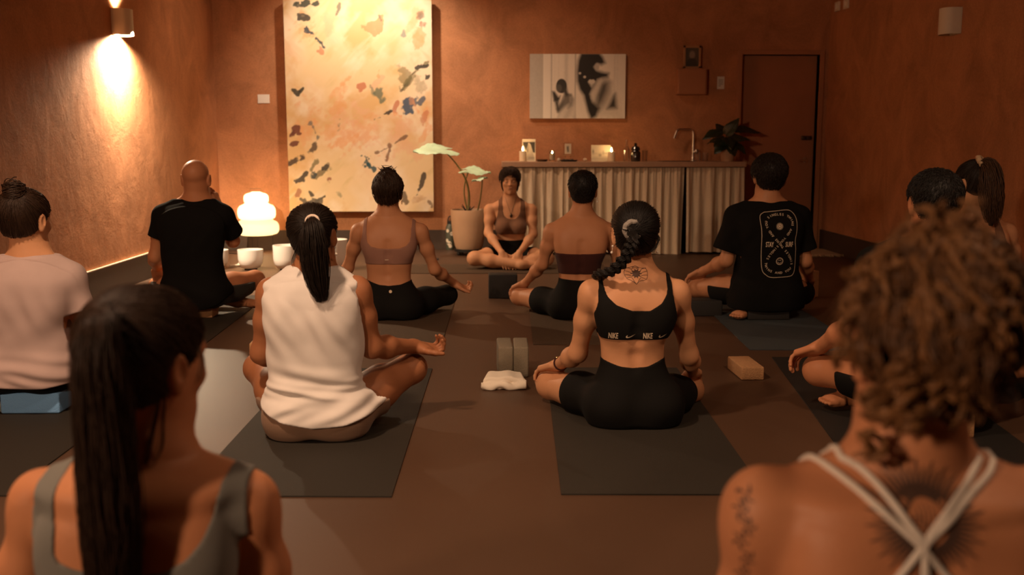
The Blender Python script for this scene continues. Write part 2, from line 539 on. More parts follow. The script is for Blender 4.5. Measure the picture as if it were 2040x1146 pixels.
    def hand(p, side, W, d, n, curl=(18, 22, 18), size=1.0, spread=5, thumb=(0.55, 0.75, 0.25), pinch=False, A=None):
        """d: direction wrist->knuckles, n: direction the palm faces"""
        F = p.F; A = p.A if A is None else A
        d = unit(d); n = np.array(n, float); n = unit(n - d * (n @ d)); sv = np.cross(d, n)
        right = (side * p.s) > 0                 # the person's own right hand
        t = sv if right else -sv                 # thumb side
        W = np.array(W); z = size
        F.rbox(A, W + d * 0.050 * z, np.array([0.039, 0.044, 0.0135]) * z, 0.011 * z, np.stack([t, d, n], 1), k=0.014)
        F.cone(A, W - d * .01, W + d * 0.03 * z, 0.024 * z, 0.02 * z, k=0.02)
        F.ell(A, W + d * .035 * z + t * .026 * z + n * .008 * z, np.array([.018, .03, .016]) * z, k=.014, R=np.stack([t, d, n], 1))
        offs = [(.029, .074, .0085, 2.0), (.010, .084, .0088, .6), (-.0098, .077, .0084, -.7), (-.0285, .060, .0076, -2.2)]
        for o, ln, r, sp in offs:
            b = W + d * (0.088 - abs(o) * .22) * z + t * o * z
            a = math.radians(sp * spread * .5); dd = unit(d * math.cos(a) + t * math.sin(a)); nn = n
            if pinch and o > .02: cu = (45, 55, 30)
            else: cu = curl
            for fr, c_, ra in zip((.44, .31, .25), cu, (1.0, .93, .86)):
                c_ = math.radians(c_)
                d2 = dd * math.cos(c_) + nn * math.sin(c_); nn = nn * math.cos(c_) - dd * math.sin(c_); dd = d2
                e = b + dd * ln * fr * z
                F.cone(A, b, e, r * ra * z, r * ra * .93 * z, k=0.004)
                b = e
        b = W + d * .022 * z + t * .030 * z + n * .004 * z
        td = unit(d * thumb[0] + t * thumb[1] + n * thumb[2])
        for ln, ra, rb in ((.034, .0125, .011), (.030, .0108, .0098), (.024, .0098, .0082)):
            e = b + td * ln * z; F.cone(A, b, e, ra * z, rb * z, k=0.006); b = e
            td = unit(td * .8 + d * .45 + n * .1)

    # -- legs
    def leg(p, side, hip, knee, ankle, toe, r=1.0, foot=True, toes_up=(0, 0, 1)):
        F, L = p.F, p.L
        Hp, K, N = np.array(hip, float), np.array(knee, float), np.array(ankle, float)
        p.legs = getattr(p, 'legs', {}); p.legs[side] = (Hp, K, N)
        m = Hp * 0.5 + K * 0.5
        F.cone(L, Hp, m, 0.088 * r, 0.075 * r, k=0.04); F.cone(L, m, K, 0.075 * r, 0.056 * r, k=0.04)
        F.ell(L, K + unit(K - Hp) * .012, np.array([.054, .054, .054]) * r, k=.03)
        m = K * 0.68 + N * 0.32
        F.cone(L, K, m, 0.050 * r, 0.054 * r, k=0.03); F.cone(L, m, N, 0.053 * r, 0.034 * r, k=0.03)
        if foot:
            T_ = np.array(toe, float)
            d = unit(T_ - N); up = np.array(toes_up, float); up = unit(up - d * (up @ d)); sv = np.cross(d, up)
            F.ell(L, N - d * .03, (.032 * r, .032 * r, .032 * r), k=.02)
            ball = N + d * 0.125 * r
            F.cone(L, N - d * .01, ball, .033 * r, .026 * r, k=.025)
            F.rbox(L, ball, np.array([.042, .03, .018]) * r, .014, np.stack([sv, d, up], 1), k=.02)
            for i in range(5):
                o = (i - 2) * .0175 * r; q = ball + sv * o + d * (.02 - abs(i - (1 if side * p.s < 0 else 3)) * .003)
                F.cone(L, q, q + d * (.034 - .003 * abs(i - 1)) * r, .0095 * r, .0085 * r, k=.005)

    def std_leg(p, side, knee, ankle=None, r=1.0, hipx=0.085, toe=None):
        s = p.s
        hip = np.array([p.cx + side * hipx, p.Y0, p.seat + 0.088 * r])
        K = p.P(knee)
        if ankle is None:
            ankle = (p.cx - side * 0.06, p.Y0 + s * (0.34 if side * s > 0 else 0.27), 0.055)
        if toe is None:
            toe = (ankle[0] - side * 0.17, ankle[1] - s * 0.03, 0.04)
        p.leg(side, hip, K, ankle, toe, r)

    def body(p, name, mat, label, group=None, kb=0.03):
        B = smin(smin(p.T, p.L, kb), smin(p.T, p.A, 0.022), 0.005)
        B = smin(B, p.H, 0.04)
        # flattened where it rests on seat and floor
        B = p.clip(B)
        V, Fc = surface(p.F, B)
        p.org = (float(p.cx), float(p.Y0), float(p.seat))
        p.B = B
        o = mesh_obj('person', V, Fc, mat, origin=p.org)
        tag(o, label, 'person', group)
        p.o = o; p.bm = mat
        me = o.data
        p.bvh = BVHTree.FromPolygons([tuple(v) for v in V], [tuple(q) for q in Fc])
        return o

    def clip(p, B):
        """keep the figure out of the floor, its mat and the blocks it touches"""
        B = np.maximum(B, f4(0.0062) - p.F.Z())
        for (cx, cy, hx, hy, z) in getattr(p, 'solids', []):
            bx = np.maximum(np.maximum(np.abs(p.F.X() - f4(cx)) - f4(hx), np.abs(p.F.Y() - f4(cy)) - f4(hy)), p.F.Z() - f4(z))
            B = np.maximum(B, -bx)
        return B

    def trunk(p):
        """torso surface including the blend into the shoulders, without the arms"""
        zc = min(p.sh[0][2], p.sh[1][2]) - .055
        U = smin(p.T, p.A, .022); t = np.clip((p.F.Z() - f4(zc)) / f4(.02), 0, 1)
        return smin(U * t + p.T * (1 - t), p.H, .04)
    def face_pt(p, x, z, off=0.0):
        o_ = p.hw(x, .3, z); d = p.hw(x, 0, z) - o_; h_ = p.bvh.ray_cast(Vector(o_), Vector(unit(d)))[0]
        return np.array(h_) - unit(d) * off if h_ is not None else p.hw(x, .09, z)

    def cloth(p, name, mat, base, t, region, label=None, bvh=False, wr=None):
        D = base - f4(t)
        if wr is not None: D = D + wr
        D = p.clip(-smin(-D, -(region + np.zeros_like(D)), .005))
        r = surface(p.F, D, 3)
        if r is None: print('EMPTY CLOTH', name); return None
        V, Fc = r
        o = mesh_obj(name, V, Fc, mat, parent=p.o)
        if label: o['label'] = label
        if bvh: p.cbvh = BVHTree.FromPolygons([tuple(v) for v in V], [tuple(q) for q in Fc])
        return o

    # regions ------------------------------------------------------
    def outline(p, pts, dy=-0.08, soft=.014):
        """z of a top edge as a function of x, from picture points (px, py)"""
        q = np.array([at(a, b, p.Y0 + dy) for a, b in pts])
        q[:, 0] = np.maximum.accumulate(q[:, 0]); o = np.arange(len(q)); h = p.F.h / 4
        xs = np.arange(p.F.ax[0][0] - .05, p.F.ax[0][-1] + .05, h); v = np.interp(xs, q[o, 0], q[o, 2])
        k = np.hanning(int(soft / h) | 1) if soft > h * 3 else np.ones(1); v = np.convolve(np.pad(v, len(k) // 2, mode='edge'), k / k.sum(), 'valid')
        return np.interp(p.F.ax[0], xs, v).astype(f4)[:, None, None]
    def legcut(p, side, f, ang=None):
        Hp, K, N = p.legs[side]; d = unit(K - Hp); q = Hp + (K - Hp) * f
        if ang is not None: d = unit(d + np.array(ang))
        return (p.F.X() - f4(q[0])) * f4(d[0]) + (p.F.Y() - f4(q[1])) * f4(d[1]) + (p.F.Z() - f4(q[2])) * f4(d[2])
    def thighs(p, r=1.0):
        A = p.F.new(); F = p.F
        for sd, (Hp, K, N) in p.legs.items():
            m = Hp * .5 + K * .5
            F.cone(A, Hp, m, .088 * r, .075 * r, k=.04); F.cone(A, m, K, .075 * r, .056 * r, k=.04)
            F.cone(A, K, K + unit(K - Hp) * .01, .054 * r, .05 * r, k=.03)
        return A
    def shorts(p, name, mat, waist_pts, cut, r=1.0, t=0.005, label=None, flare=0.0, wr=None, cut_ang=None):
        Th = p.thighs(r)
        base = smin(p.T, Th - f4(flare), 0.03)
        zw = p.outline(waist_pts)
        reg = p.F.Z() - zw
        for sd in p.legs:
            # only limit on that leg's side
            lim = p.legcut(sd, cut if np.isscalar(cut) else cut[0 if sd < 0 else 1], cut_ang)
            reg = np.maximum(reg, lim)
        return p.cloth(name, mat, base, t, reg, label, wr=wr)

    # hair ---------------------------------------------------------
    def hairline(p, back=-0.075, side=-0.03, front=0.055, temple=0.0):
        """returns hair region field in head frame: negative where hair grows"""
        F = p.F; R = p.HR; c = p.hc
        r = F.sl(c - .17, c + .17, 0.0)
        x, y, z = F.sub(r)
        dx, dy, dz = x - f4(c[0]), y - f4(c[1]), z - f4(c[2])
        q = [(dx * f4(R[0, i]) + dy * f4(R[1, i]) + dz * f4(R[2, i])) * f4(1 / p.hs) for i in range(3)]
        yy = np.linspace(-.13, .13, 105)
        hl = np.interp(yy, [-.13, -.095, -.05, -.015, .02, .05, .075, .10], [back, back, back * .75 + side * .25, side, temple, temple + .03, front, front + .05])
        H = np.interp(q[1].ravel(), yy, hl).reshape(q[1].shape).astype(f4)
        return r, (H - q[2]) * f4(p.hs), q
    def cap(p, name, mat, thick=0.012, back=-0.075, side=-0.03, front=0.055, temple=0.0, bulge=None, noise=0.0, nf=60, label=None):
        F = p.F
        A = F.new()
        w = p.hw; hs = p.hs
        F.ell(A, w(0, -0.014, 0.036), np.array([.075 + thick, .094 + thick, .077 + thick]) * hs, 0, p.HR)
        F.ell(A, w(0, -.004, -.028), np.array([.066 + thick * .6, .072 + thick, .062]) * hs, .03, p.HR)
        hb = p.hc + np.array([0, -p.s * 0.005, -0.055])
        F.cone(A, hb, p.nb * .3 + hb * .7, p.neck_r + thick * .3, p.neck_r + thick * .3, .03)
        for b in (bulge or []): F.ell(A, w(*b[:3]), np.array(b[3:6]) * hs, b[6] if len(b) > 6 else .02, p.HR)
        r, reg, q = p.hairline(back, side, front, temple)
        D = F.new()
        a = A[r]
        # ears stay free
        for sg in (-1, 1):
            e = np.sqrt((q[0] - sg * .085) ** 2 + ((q[1] + .008) / 1.0) ** 2 + ((q[2] + .004) / 1.7) ** 2) - .022
            a = np.maximum(a, -e.astype(f4))
        a = -smin(-a, -reg.astype(f4), 0.012)
        if noise:
            a = a + f4(noise) * (np.sin(q[0] * nf * 1.3 + 2 * np.sin(q[2] * nf)) * np.sin(q[2] * nf * .9 + 1.7 * np.sin(q[1] * nf)) * np.sin(q[1] * nf * 1.1)).astype(f4)
        D[r] = a
        V, Fc = surface(F, D, 1)
        o = mesh_obj(name, V, Fc, mat, parent=p.o)
        if label: o['label'] = label
        p.hairbvh = BVHTree.FromPolygons([tuple(v) for v in V], [tuple(q) for q in Fc]); p.hairV = V
        return o
    def comb(p, name, mat, tie, n=500, rad=.0011, lift=.0015, npt=9, jitter=.004, wave=0.0, parent=None, frac=1.0, clump=1, cw=.003):
        """strands combed over the hair cap from the hairline to the tie point (world)"""
        V = p.hairV; c = p.hw(0, -.014, .02)
        paths, rads = [], []
        idx = rng.integers(0, len(V), n)
        for i in idx:
            a = unit(V[i] - c); b = unit(np.array(tie) - c); al = math.acos(np.clip(a @ b, -1, 1))
            if al < .12: continue
            ts = np.linspace(0, frac, npt); pts = []; pn = unit(np.cross(a, b)); ph = rng.random() * 6.28; wf = rng.uniform(1.4, 2.8)
            for t in ts:
                dv = (math.sin((1 - t) * al) * a + math.sin(t * al) * b) / math.sin(al)
                if wave: dv = unit(dv + pn * wave * math.sin(wf * 6.28 * t + ph))
                h = p.hairbvh.ray_cast(Vector(c + dv * .3), Vector(-dv))
                if h[0] is None: continue
                pts.append(np.array(h[0]) + dv * (lift * (0.3 + rng.random()) + (wave * .05 * (1 + math.cos(wf * 6.28 * t + ph)))))
            if len(pts) < 4: continue
            pts = np.array(pts) + rng.normal(0, jitter * .25, 3)
            m = len(pts)
            for c_ in range(clump):
                q_ = pts if clump == 1 else pts + pn * rng.normal(0, cw) + unit(pts[m // 2] - c) * rng.normal(0, cw * .5) + rng.normal(0, .0004, pts.shape)
                paths.append(q_); rads.append(rad * np.concatenate([[.5], np.ones(m - 2), [.7]]))
        return strands_obj(name, paths, rads, mat, parent or p.o)

    def fuzz(p, name, mat, n, ln, flow, rad=.0010, stand=.25, zmin=-9, curlw=0.0, wh=None):
        """short locks lying on the cap, following a flow given in the head frame"""
        c = p.hw(0, -.014, .02); fl = p.HR @ np.array(flow(np.zeros(3)) if callable(flow) else flow, float); paths, rads = [], []
        for i in rng.integers(0, len(p.hairV), n):
            v = p.hairV[i]; q = p.HR.T @ (v - p.hc) / p.hs
            if q[2] < zmin: continue
            if wh is not None and not wh(q): continue
            dn = unit(v - c)
            f = p.HR @ np.array(flow(q), float) if callable(flow) else fl
            f = f + rng.normal(0, .35, 3); tg = unit(f - dn * (f @ dn)); L_ = ln * rng.uniform(.5, 1.2); t = np.linspace(0, 1, 7); ph = rng.random() * 6.28
            sd = np.cross(tg, dn)
            P_ = v - dn * .003 + tg * (L_ * t)[:, None] + dn * (stand * L_ * np.sin(t * 2.2) - .0 * t)[:, None] - dn * ((L_ * t) ** 2 / .2)[:, None] + sd * (curlw * np.sin(t * 5 + ph))[:, None]
            paths.append(P_); rads.append(rad * np.array([.8, 1, 1, 1, .9, .7, .25]))
        return strands_obj(name, paths, rads, mat, p.o)

    def project(p, name, mat, polys, bvh=None, off=0.0012, parent=None, solid=0.0008, d=(0, 1, 0)):
        """lay flat shapes (list of (V2 [(x,z)...], faces)) onto the surface seen from behind/front; thin real thickness"""
        bvh = bvh or p.bvh
        VV, FF = [], []
        d = np.array(d, float) * p.s
        for V2, faces in polys:
            base = len(VV); ok = True; tmp = []
            for x, z in V2:
                h = bvh.ray_cast(Vector((x, p.Y0 - d[1] * .6, z)), Vector(d))
                if h[0] is None: ok = False; break
                tmp.append(np.array(h[0]) - d * off)
            if not ok: continue
            VV += tmp; FF += [tuple(i + base for i in q) for q in faces]
        if not VV: print('EMPTY PROJECT', name); return None
        o = mesh_obj(name, np.array(VV), FF, mat, parent=parent or p.o)
        return o

def bundle(center, radii, n, r0, jitter=.3, wave=0.0, wf=3.0, npt=22, taper=.35, endspread=1.0):
    """hair strands following a centre line (world points); radii: bundle radius along it"""
    Cn = np.array(center, float); t0 = np.linspace(0, 1, len(Cn)); t = np.linspace(0, 1, npt)
    P = np.stack([smooth_interp(t, t0, Cn[:, i]) for i in range(3)], 1); Rr = np.interp(t, np.linspace(0, 1, len(radii)), radii)
    T = np.gradient(P, axis=0); T /= np.linalg.norm(T, axis=1, keepdims=True)
    ref = np.array([0, 1.0, 0.1]); N = np.cross(T, ref); N /= np.linalg.norm(N, axis=1, keepdims=True); B = np.cross(T, N)
    paths, rads = [], []
    for i in range(n):
        a = rng.random() * 2 * math.pi; q = math.sqrt(rng.random()) * (1 if rng.random() < .9 else 1.15)
        ln = 1 - taper * rng.random() ** 2
        m = max(5, int(npt * ln))
        ph = rng.random() * 6.28; w = wave * (0.5 + rng.random())
        u = q * math.cos(a) + jitter * .3 * (np.cumsum(rng.normal(0, .12, npt)))
        v = q * math.sin(a) + jitter * .3 * (np.cumsum(rng.normal(0, .12, npt)))
        off = N * (u * Rr + w * np.sin(wf * 6.28 * t + ph))[:, None] + B * (v * Rr + w * np.cos(wf * 6.28 * t + ph))[:, None]
        pt = (P + off)[:m]
        paths.append(pt); rads.append(r0 * np.interp(np.linspace(0, 1, m), [0, .1, .7, 1], [.8, 1, .9, .25]))
    return paths, rads

def disc(cx, cz, r, n=24, r0=0.0):
    if r0 <= 0:
        V = [(cx, cz)] + [(cx + r * math.cos(6.28319 * k / n), cz + r * math.sin(6.28319 * k / n)) for k in range(n)]
        return V, [(0, 1 + k, 1 + (k + 1) % n) for k in range(n)]
    V = []
    for k in range(n):
        a = 6.28319 * k / n; V += [(cx + r0 * math.cos(a), cz + r0 * math.sin(a)), (cx + r * math.cos(a), cz + r * math.sin(a))]
    return V, [(2 * k, 2 * k + 1, (2 * k + 3) % (2 * n), (2 * k + 2) % (2 * n)) for k in range(n)]

def stroke2(pts, w, closed=False, n=None):
    """polyline in the plane as a strip of width w (scalar or per point)"""
    P = np.array(pts, float)
    if n:
        if closed: P = np.vstack([P, P[:1]])
        t0 = np.linspace(0, 1, len(P)); t = np.linspace(0, 1, n)
        P = np.stack([smooth_interp(t, t0, P[:, i]) for i in range(2)], 1)
        if closed: P = P[:-1]
    w = np.full(len(P), w) if np.isscalar(w) else np.interp(np.linspace(0, 1, len(P)), np.linspace(0, 1, len(w)), w)
    T = (np.roll(P, -1, 0) - np.roll(P, 1, 0)) if closed else np.gradient(P, axis=0)
    T /= (np.linalg.norm(T, axis=1, keepdims=True) + 1e-9); N = np.stack([-T[:, 1], T[:, 0]], 1)
    V = []
    for q, nn, ww in zip(P, N, w): V += [tuple(q + nn * ww / 2), tuple(q - nn * ww / 2)]
    m = len(P); F = [(2 * i, 2 * i + 1, (2 * i + 3) % (2 * m), (2 * i + 2) % (2 * m)) for i in range(m if closed else m - 1)]
    return V, F

def text2(txt, size, bold=0.0):
    """letters of the built-in font as flat triangles: list of (V2, faces), pen width"""
    cu = bpy.data.curves.new('lettering', 'FONT'); cu.body = txt; cu.size = size; cu.offset = bold * size; cu.fill_mode = 'FRONT'; cu.resolution_u = 3
    ob = bpy.data.objects.new('lettering', cu); C.objects.link(ob)
    dg = bpy.context.evaluated_depsgraph_get(); dg.update()
    me = bpy.data.meshes.new_from_object(ob.evaluated_get(dg))
    V = [(v.co.x, v.co.y) for v in me.vertices]; F = [tuple(q.vertices) for q in me.polygons]
    bpy.data.objects.remove(ob); bpy.data.curves.remove(cu); bpy.data.meshes.remove(me)
    return V, F

def place2(VF, cx, cz, ang=0.0, sx=1.0, sz=1.0, bold=0):
    V, F = VF; c, s = math.cos(ang), math.sin(ang)
    return [(cx + c * x * sx - s * z * sz, cz + s * x * sx + c * z * sz) for x, z in V], F
# ------------------------------------------------------------------ room
YB = 10.36                                  # back wall
XL = float(at(432, 250, YB)[0]); XR = float(at(1645, 250, YB)[0])
YF, ZC = -2.6, 3.25

def plaster(name, col):
    m, nt, b = new_mat(name)
    tc = node(nt, 'ShaderNodeTexCoord')
    mp = node(nt, 'ShaderNodeMapping'); mp.inputs['Scale'].default_value = (1, 1, .8)
    nt.links.new(tc.outputs['Object'], mp.inputs['Vector'])
    a = node(nt, 'ShaderNodeTexNoise', _Scale=2.6, _Detail=9.0, _Roughness=.68, _Distortion=.9)
    nt.links.new(mp.outputs['Vector'], a.inputs['Vector'])
    r = node(nt, 'ShaderNodeValToRGB')
    r.color_ramp.elements[0].position = .3; r.color_ramp.elements[0].color = (*[c * .70 for c in col], 1)
    r.color_ramp.elements[1].position = .72; r.color_ramp.elements[1].color = (*[c * 1.20 for c in col], 1)
    nt.links.new(a.outputs['Fac'], r.inputs['Fac'])
    g = node(nt, 'ShaderNodeTexNoise', _Scale=60.0, _Detail=6.0, _Roughness=.7)
    nt.links.new(tc.outputs['Object'], g.inputs['Vector'])
    mx = node(nt, 'ShaderNodeMix', data_type='RGBA', blend_type='OVERLAY'); mx.inputs['Factor'].default_value = .35
    nt.links.new(r.outputs['Color'], mx.inputs['A']); nt.links.new(g.outputs['Fac'], mx.inputs['B'])
    nt.links.new(mx.outputs['Result'], b.inputs['Base Color'])
    b.inputs['Roughness'].default_value = .88; b.inputs['Specular IOR Level'].default_value = .2
    h = node(nt, 'ShaderNodeTexNoise', _Scale=5.0, _Detail=8.0, _Roughness=.65, _Distortion=.4)
    nt.links.new(mp.outputs['Vector'], h.inputs['Vector'])
    bp = node(nt, 'ShaderNodeBump', _Strength=.5, _Distance=.012)
    nt.links.new(h.outputs['Fac'], bp.inputs['Height'])
    bp2 = node(nt, 'ShaderNodeBump', _Strength=.35, _Distance=.003)
    nt.links.new(g.outputs['Fac'], bp2.inputs['Height']); nt.links.new(bp.outputs['Normal'], bp2.inputs['Normal'])
    nt.links.new(bp2.outputs['Normal'], b.inputs['Normal'])
    return m

M = {}
M['wall'] = plaster('terracotta_plaster', (.50, .225, .108))
M['floor'] = simple('floor_vinyl', (.082, .043, .024), rough=.48, bump=.15, bscale=500, mottle=.16, mscale=1.6, spec=.5)
M['ceiling'] = simple('ceiling_paint', (.32, .17, .10), rough=.9)
M['skirt'] = simple('baseboard_dark', (.055, .034, .022), rough=.6, bump=.1)
M['skirt_lit_edge'] = simple('baseboard_lit_edge', (.55, .42, .30), rough=.5)  # pale colour puts the light caught along the baseboard's top edge into the strip
M['white'] = simple('white_paint', (.86, .80, .72), rough=.5, mottle=.03)
M['door'] = simple('door_paint', (.40, .16, .075), rough=.6, bump=.15, bscale=25, mottle=.2, mscale=3)
M['frame'] = simple('door_frame_paint', (.42, .18, .085), rough=.65, mottle=.1)
M['steel'] = simple('brushed_steel', (.72, .66, .58), rough=.28, metal=1.0, mottle=.03)
M['steel_dark'] = simple('dark_bronze', (.12, .08, .055), rough=.4, metal=1.0)
M['black'] = simple('black_matte', (.012, .011, .010), rough=.6)
M['cork'] = simple('cork', (.46, .25, .115), rough=.85, bump=.35, bscale=160, mottle=.25, mscale=90)
M['mat'] = simple('rubber_mat_dark', (.034, .029, .023), rough=.66, bump=.4, bscale=420, mottle=.2, mscale=160, spec=.2)
M['mat_brown'] = simple('rubber_mat_brown', (.085, .055, .034), rough=.85, bump=.6, bscale=260, mottle=.2, mscale=120, spec=.25)
M['mat_blue'] = simple('rubber_mat_bluegrey', (.060, .072, .080), rough=.85, bump=.5, bscale=320, mottle=.2, mscale=160, spec=.25)
M['mat_edge'] = M['mat']

def struct(o): o['kind'] = 'structure'; return o

m = MB(); m.box((XL - .2, YF - .2, -.06), (XR + .2, YB + .4, 0)); struct(m.build('floor', M['floor'], origin=(0, 0, 0), smooth=False))
m = MB(); m.box((XL - .2, YF - .2, ZC), (XR + .2, YB + .4, ZC + .06)); struct(m.build('ceiling', M['ceiling'], origin=(0, 0, ZC), smooth=False))
m = MB(); m.box((XL - .2, YF, 0), (XL, YB + .2, ZC)); struct(m.build('wall_left', M['wall'], origin=(XL, 0, 0), smooth=False))
m = MB(); m.box((XR, YF, 0), (XR + .2, YB + .2, ZC)); struct(m.build('wall_right', M['wall'], origin=(XR, 0, 0), smooth=False))
m = MB(); m.box((XL, YF - .2, 0), (XR, YF, ZC)); struct(m.build('wall_front', M['wall'], origin=(0, YF, 0), smooth=False))
# door opening in the back wall
DX0, DX1 = float(at(1476, 200, YB)[0]), float(at(1630, 200, YB)[0]); DZ = float(at(1550, 109, YB)[2])
m = MB()
m.box((XL, YB, 0), (DX0, YB + .2, ZC)); m.box((DX1, YB, 0), (XR, YB + .2, ZC)); m.box((DX0, YB, DZ), (DX1, YB + .2, ZC))
struct(m.build('wall_back', M['wall'], origin=(0, YB, 0), smooth=False))
m = MB()
w = .045
m.box((DX0 - w, YB - .022, 0), (DX0, YB + .12, DZ + w), .004); m.box((DX1, YB - .022, 0), (DX1 + w, YB + .12, DZ + w), .004)
m.box((DX0, YB - .022, DZ), (DX1, YB + .12, DZ + w), .004)
struct(m.build('trim_1', M['frame'], origin=((DX0 + DX1) / 2, YB, 0), smooth=False))
m = MB(); m.box((DX0 + .003, YB + .08, .008), (DX1 - .003, YB + .125, DZ - .003), .003)
door = struct(m.build('door_1', M['door'], origin=((DX0 + DX1) / 2, YB + .1, 0), smooth=False))
hp = at(1603, 319, YB + .08)
m = MB(); m.lathe([(0.026, 0), (.026, .012), (.01, .014), (.01, .05)], n=24)
V = [(hp[0] + v[0], YB + .08 - v[2], hp[2] + v[1]) for v in m.v]; m.v = V
m.tube([(hp[0], YB + .03, hp[2]), (hp[0] - .02, YB + .028, hp[2]), (hp[0] - .075, YB + .03, hp[2] - .004)], [.011, .011, .009], 12)
m.build('door_handle', M['steel'], door)
lp = at(1606, 275, YB + .08)
m = MB(); m.box((lp[0] - .055, YB + .055, lp[2] - .022), (lp[0] + .05, YB + .08, lp[2] + .022), .006); m.ball((lp[0] - .03, YB + .05, lp[2]), .016); m.box((lp[0] + .0, YB + .04, lp[2] - .01), (lp[0] + .045, YB + .058, lp[2] + .012), .004)
m.build('slide_bolt', M['steel_dark'], door)
# baseboards
SH = .205
m = MB(); m.box((XL, YF, 0), (XL + .016, YB, SH), .002); struct(m.build('baseboard_left', M['skirt'], origin=(XL, 0, 0), smooth=False))
m = MB(); m.box((XL, YF, SH), (XL + .020, YB, SH + .007)); struct(m.build('trim_2', M['skirt_lit_edge'], origin=(XL, 0, SH), smooth=False))
m = MB(); m.box((XR - .016, YF, 0), (XR, YB, SH), .002); struct(m.build('baseboard_right', M['skirt'], origin=(XR, 0, 0), smooth=False))
m = MB(); m.box((XL, YB - .016, 0), (DX0 - w, YB, SH), .002); struct(m.build('baseboard_back', M['skirt'], origin=(0, YB, 0), smooth=False))

# ------------------------------------------------------------------ painted surfaces
def paint_plane(name, x0, x1, z0, z1, y, nx, nz, img, mat, parent, d=-1):
    """flat front face carrying a painted picture in a colour attribute (img: (nz+1, nx+1, 3) linear, row 0 at the bottom)"""
    gx, gz = np.meshgrid(np.linspace(x0, x1, nx + 1), np.linspace(z0, z1, nz + 1))
    V = np.stack([gx.ravel(), np.full(gx.size, y), gz.ravel()], 1)
    i = np.arange(nz)[:, None] * (nx + 1) + np.arange(nx)[None, :]
    F = np.stack([i, i + 1, i + nx + 2, i + nx + 1], -1).reshape(-1, 4)
    o = mesh_obj(name, V, F, mat, parent, smooth=False)
    at_ = o.data.color_attributes.new('paint', 'FLOAT_COLOR', 'POINT')
    col = np.ones((len(V), 4), dtype=f4); col[:, :3] = img.reshape(-1, 3)
    at_.data.foreach_set('color', col.ravel())
    return o

def lin(r, g, b):
    q = np.array([r, g, b]) / 255.0
    return np.where(q <= .04045, q / 12.92, ((q + .055) / 1.055) ** 2.4)

def vnoise(nx, nz, sx, sz, oct=4, seed=0):
    """smooth value noise on a grid, 0..1"""
    r = np.random.default_rng(seed); out = np.zeros((nz, nx)); amp = 1; tot = 0
    for o in range(oct):
        gx, gz = int(sx * 2**o) + 3, int(sz * 2**o) + 3
        g = r.random((gz, gx))
        x = np.linspace(0, sx * 2**o, nx); z = np.linspace(0, sz * 2**o, nz)
        xi, zi = x.astype(int), z.astype(int); fx, fz = x - xi, z - zi
        fx = fx * fx * (3 - 2 * fx); fz = fz * fz * (3 - 2 * fz)
        a = g[zi][:, xi] * (1 - fx) + g[zi][:, xi + 1] * fx; b = g[zi + 1][:, xi] * (1 - fx) + g[zi + 1][:, xi + 1] * fx
        out += amp * (a * (1 - fz)[:, None] + b * fz[:, None]); tot += amp; amp *= .55
    return out / tot

_N = vnoise(1800, 1800, 120, 28, 3, 77); _i, _j = np.meshgrid(np.arange(900), np.arange(760), indexing='ij')
SMEAR = _N[(_i * .72 + _j * .69).astype(int), (_i * -.69 + _j * .72).astype(int) + 700]; SMEAR = (SMEAR - SMEAR.min()) / (SMEAR.max() - SMEAR.min())
def dab(img, pts, w, col, soft=.35, rag=.5, seed=1, alpha=1.0):
    w = w * 1.1; rag = rag * 1.35; alpha = alpha * .93
    """a brush stroke along points given in (u, v) of the picture, v down"""
    nz, nx = img.shape[:2]; asp = ASP
    u = np.linspace(0, 1, nx)[None, :]; v = (1 - np.linspace(0, 1, nz))[:, None] * asp
    d = np.full((nz, nx), 9.0)
    for (a, b), (c, e) in zip(pts[:-1], pts[1:]):
        b, e = b * asp, e * asp; L = (c - a) ** 2 + (e - b) ** 2 + 1e-9
        t = np.clip(((u - a) * (c - a) + (v - b) * (e - b)) / L, 0, 1)
        d = np.minimum(d, np.hypot(u - a - t * (c - a), v - b - t * (e - b)))
    n = .5 * vnoise(nx, nz, 26, 26 * asp, 3, seed) + .5 * SMEAR[(np.arange(nz) + seed * 37 % (SMEAR.shape[0] - nz))[:, None], (np.arange(nx) + seed * 61 % (SMEAR.shape[1] - nx))[None, :]]
    n = np.clip((n - n.mean()) / (n.std() + 1e-6) * .24 + .5, -.2, 1.2)
    k = (w * (1 + rag * 2.3 * (n - .5)) - d) / (w * soft + 1e-6)
    m = np.clip(k, 0, 1)[..., None] * alpha * np.clip((.45 if soft > .6 else .8) + .8 * vnoise(nx, nz, 40, 40, 2, seed + 50)[..., None], 0, 1)
    img[:] = img * (1 - m) + np.array(col) * m

# large abstract painting ------------------------------------------------
YP = YB - .13
px0, px1 = float(at(570, 200, YP)[0]), float(at(861.5, 200, YP)[0]); pz1, pz0 = float(at(715, -1, YP)[2]), float(at(715, 421.5, YP)[2])
ASP = (pz1 - pz0) / (px1 - px0)
nx, nz = 300, 436
base = np.array([.80, .60, .34]); img = np.ones((nz + 1, nx + 1, 3)) * base
n1 = vnoise(nx + 1, nz + 1, 3, 4.5, 4, 3)[..., None]; n2 = vnoise(nx + 1, nz + 1, 4, 6, 5, 9)[..., None]; n3 = vnoise(nx + 1, nz + 1, 5, 7, 5, 21)[..., None]
img = img * (1 - np.clip((n1 - .45) * 4, 0, 1)) + np.array([.86, .70, .50]) * np.clip((n1 - .45) * 4, 0, 1)
img = img * (1 - np.clip((n2 - .56) * 5, 0, .8)) + np.array([.70, .43, .17]) * np.clip((n2 - .56) * 5, 0, .8)
sm = SMEAR[:nz + 1, :nx + 1][..., None]; sm2 = SMEAR[100:nz + 101, 150:nx + 151][..., None][:, ::-1]
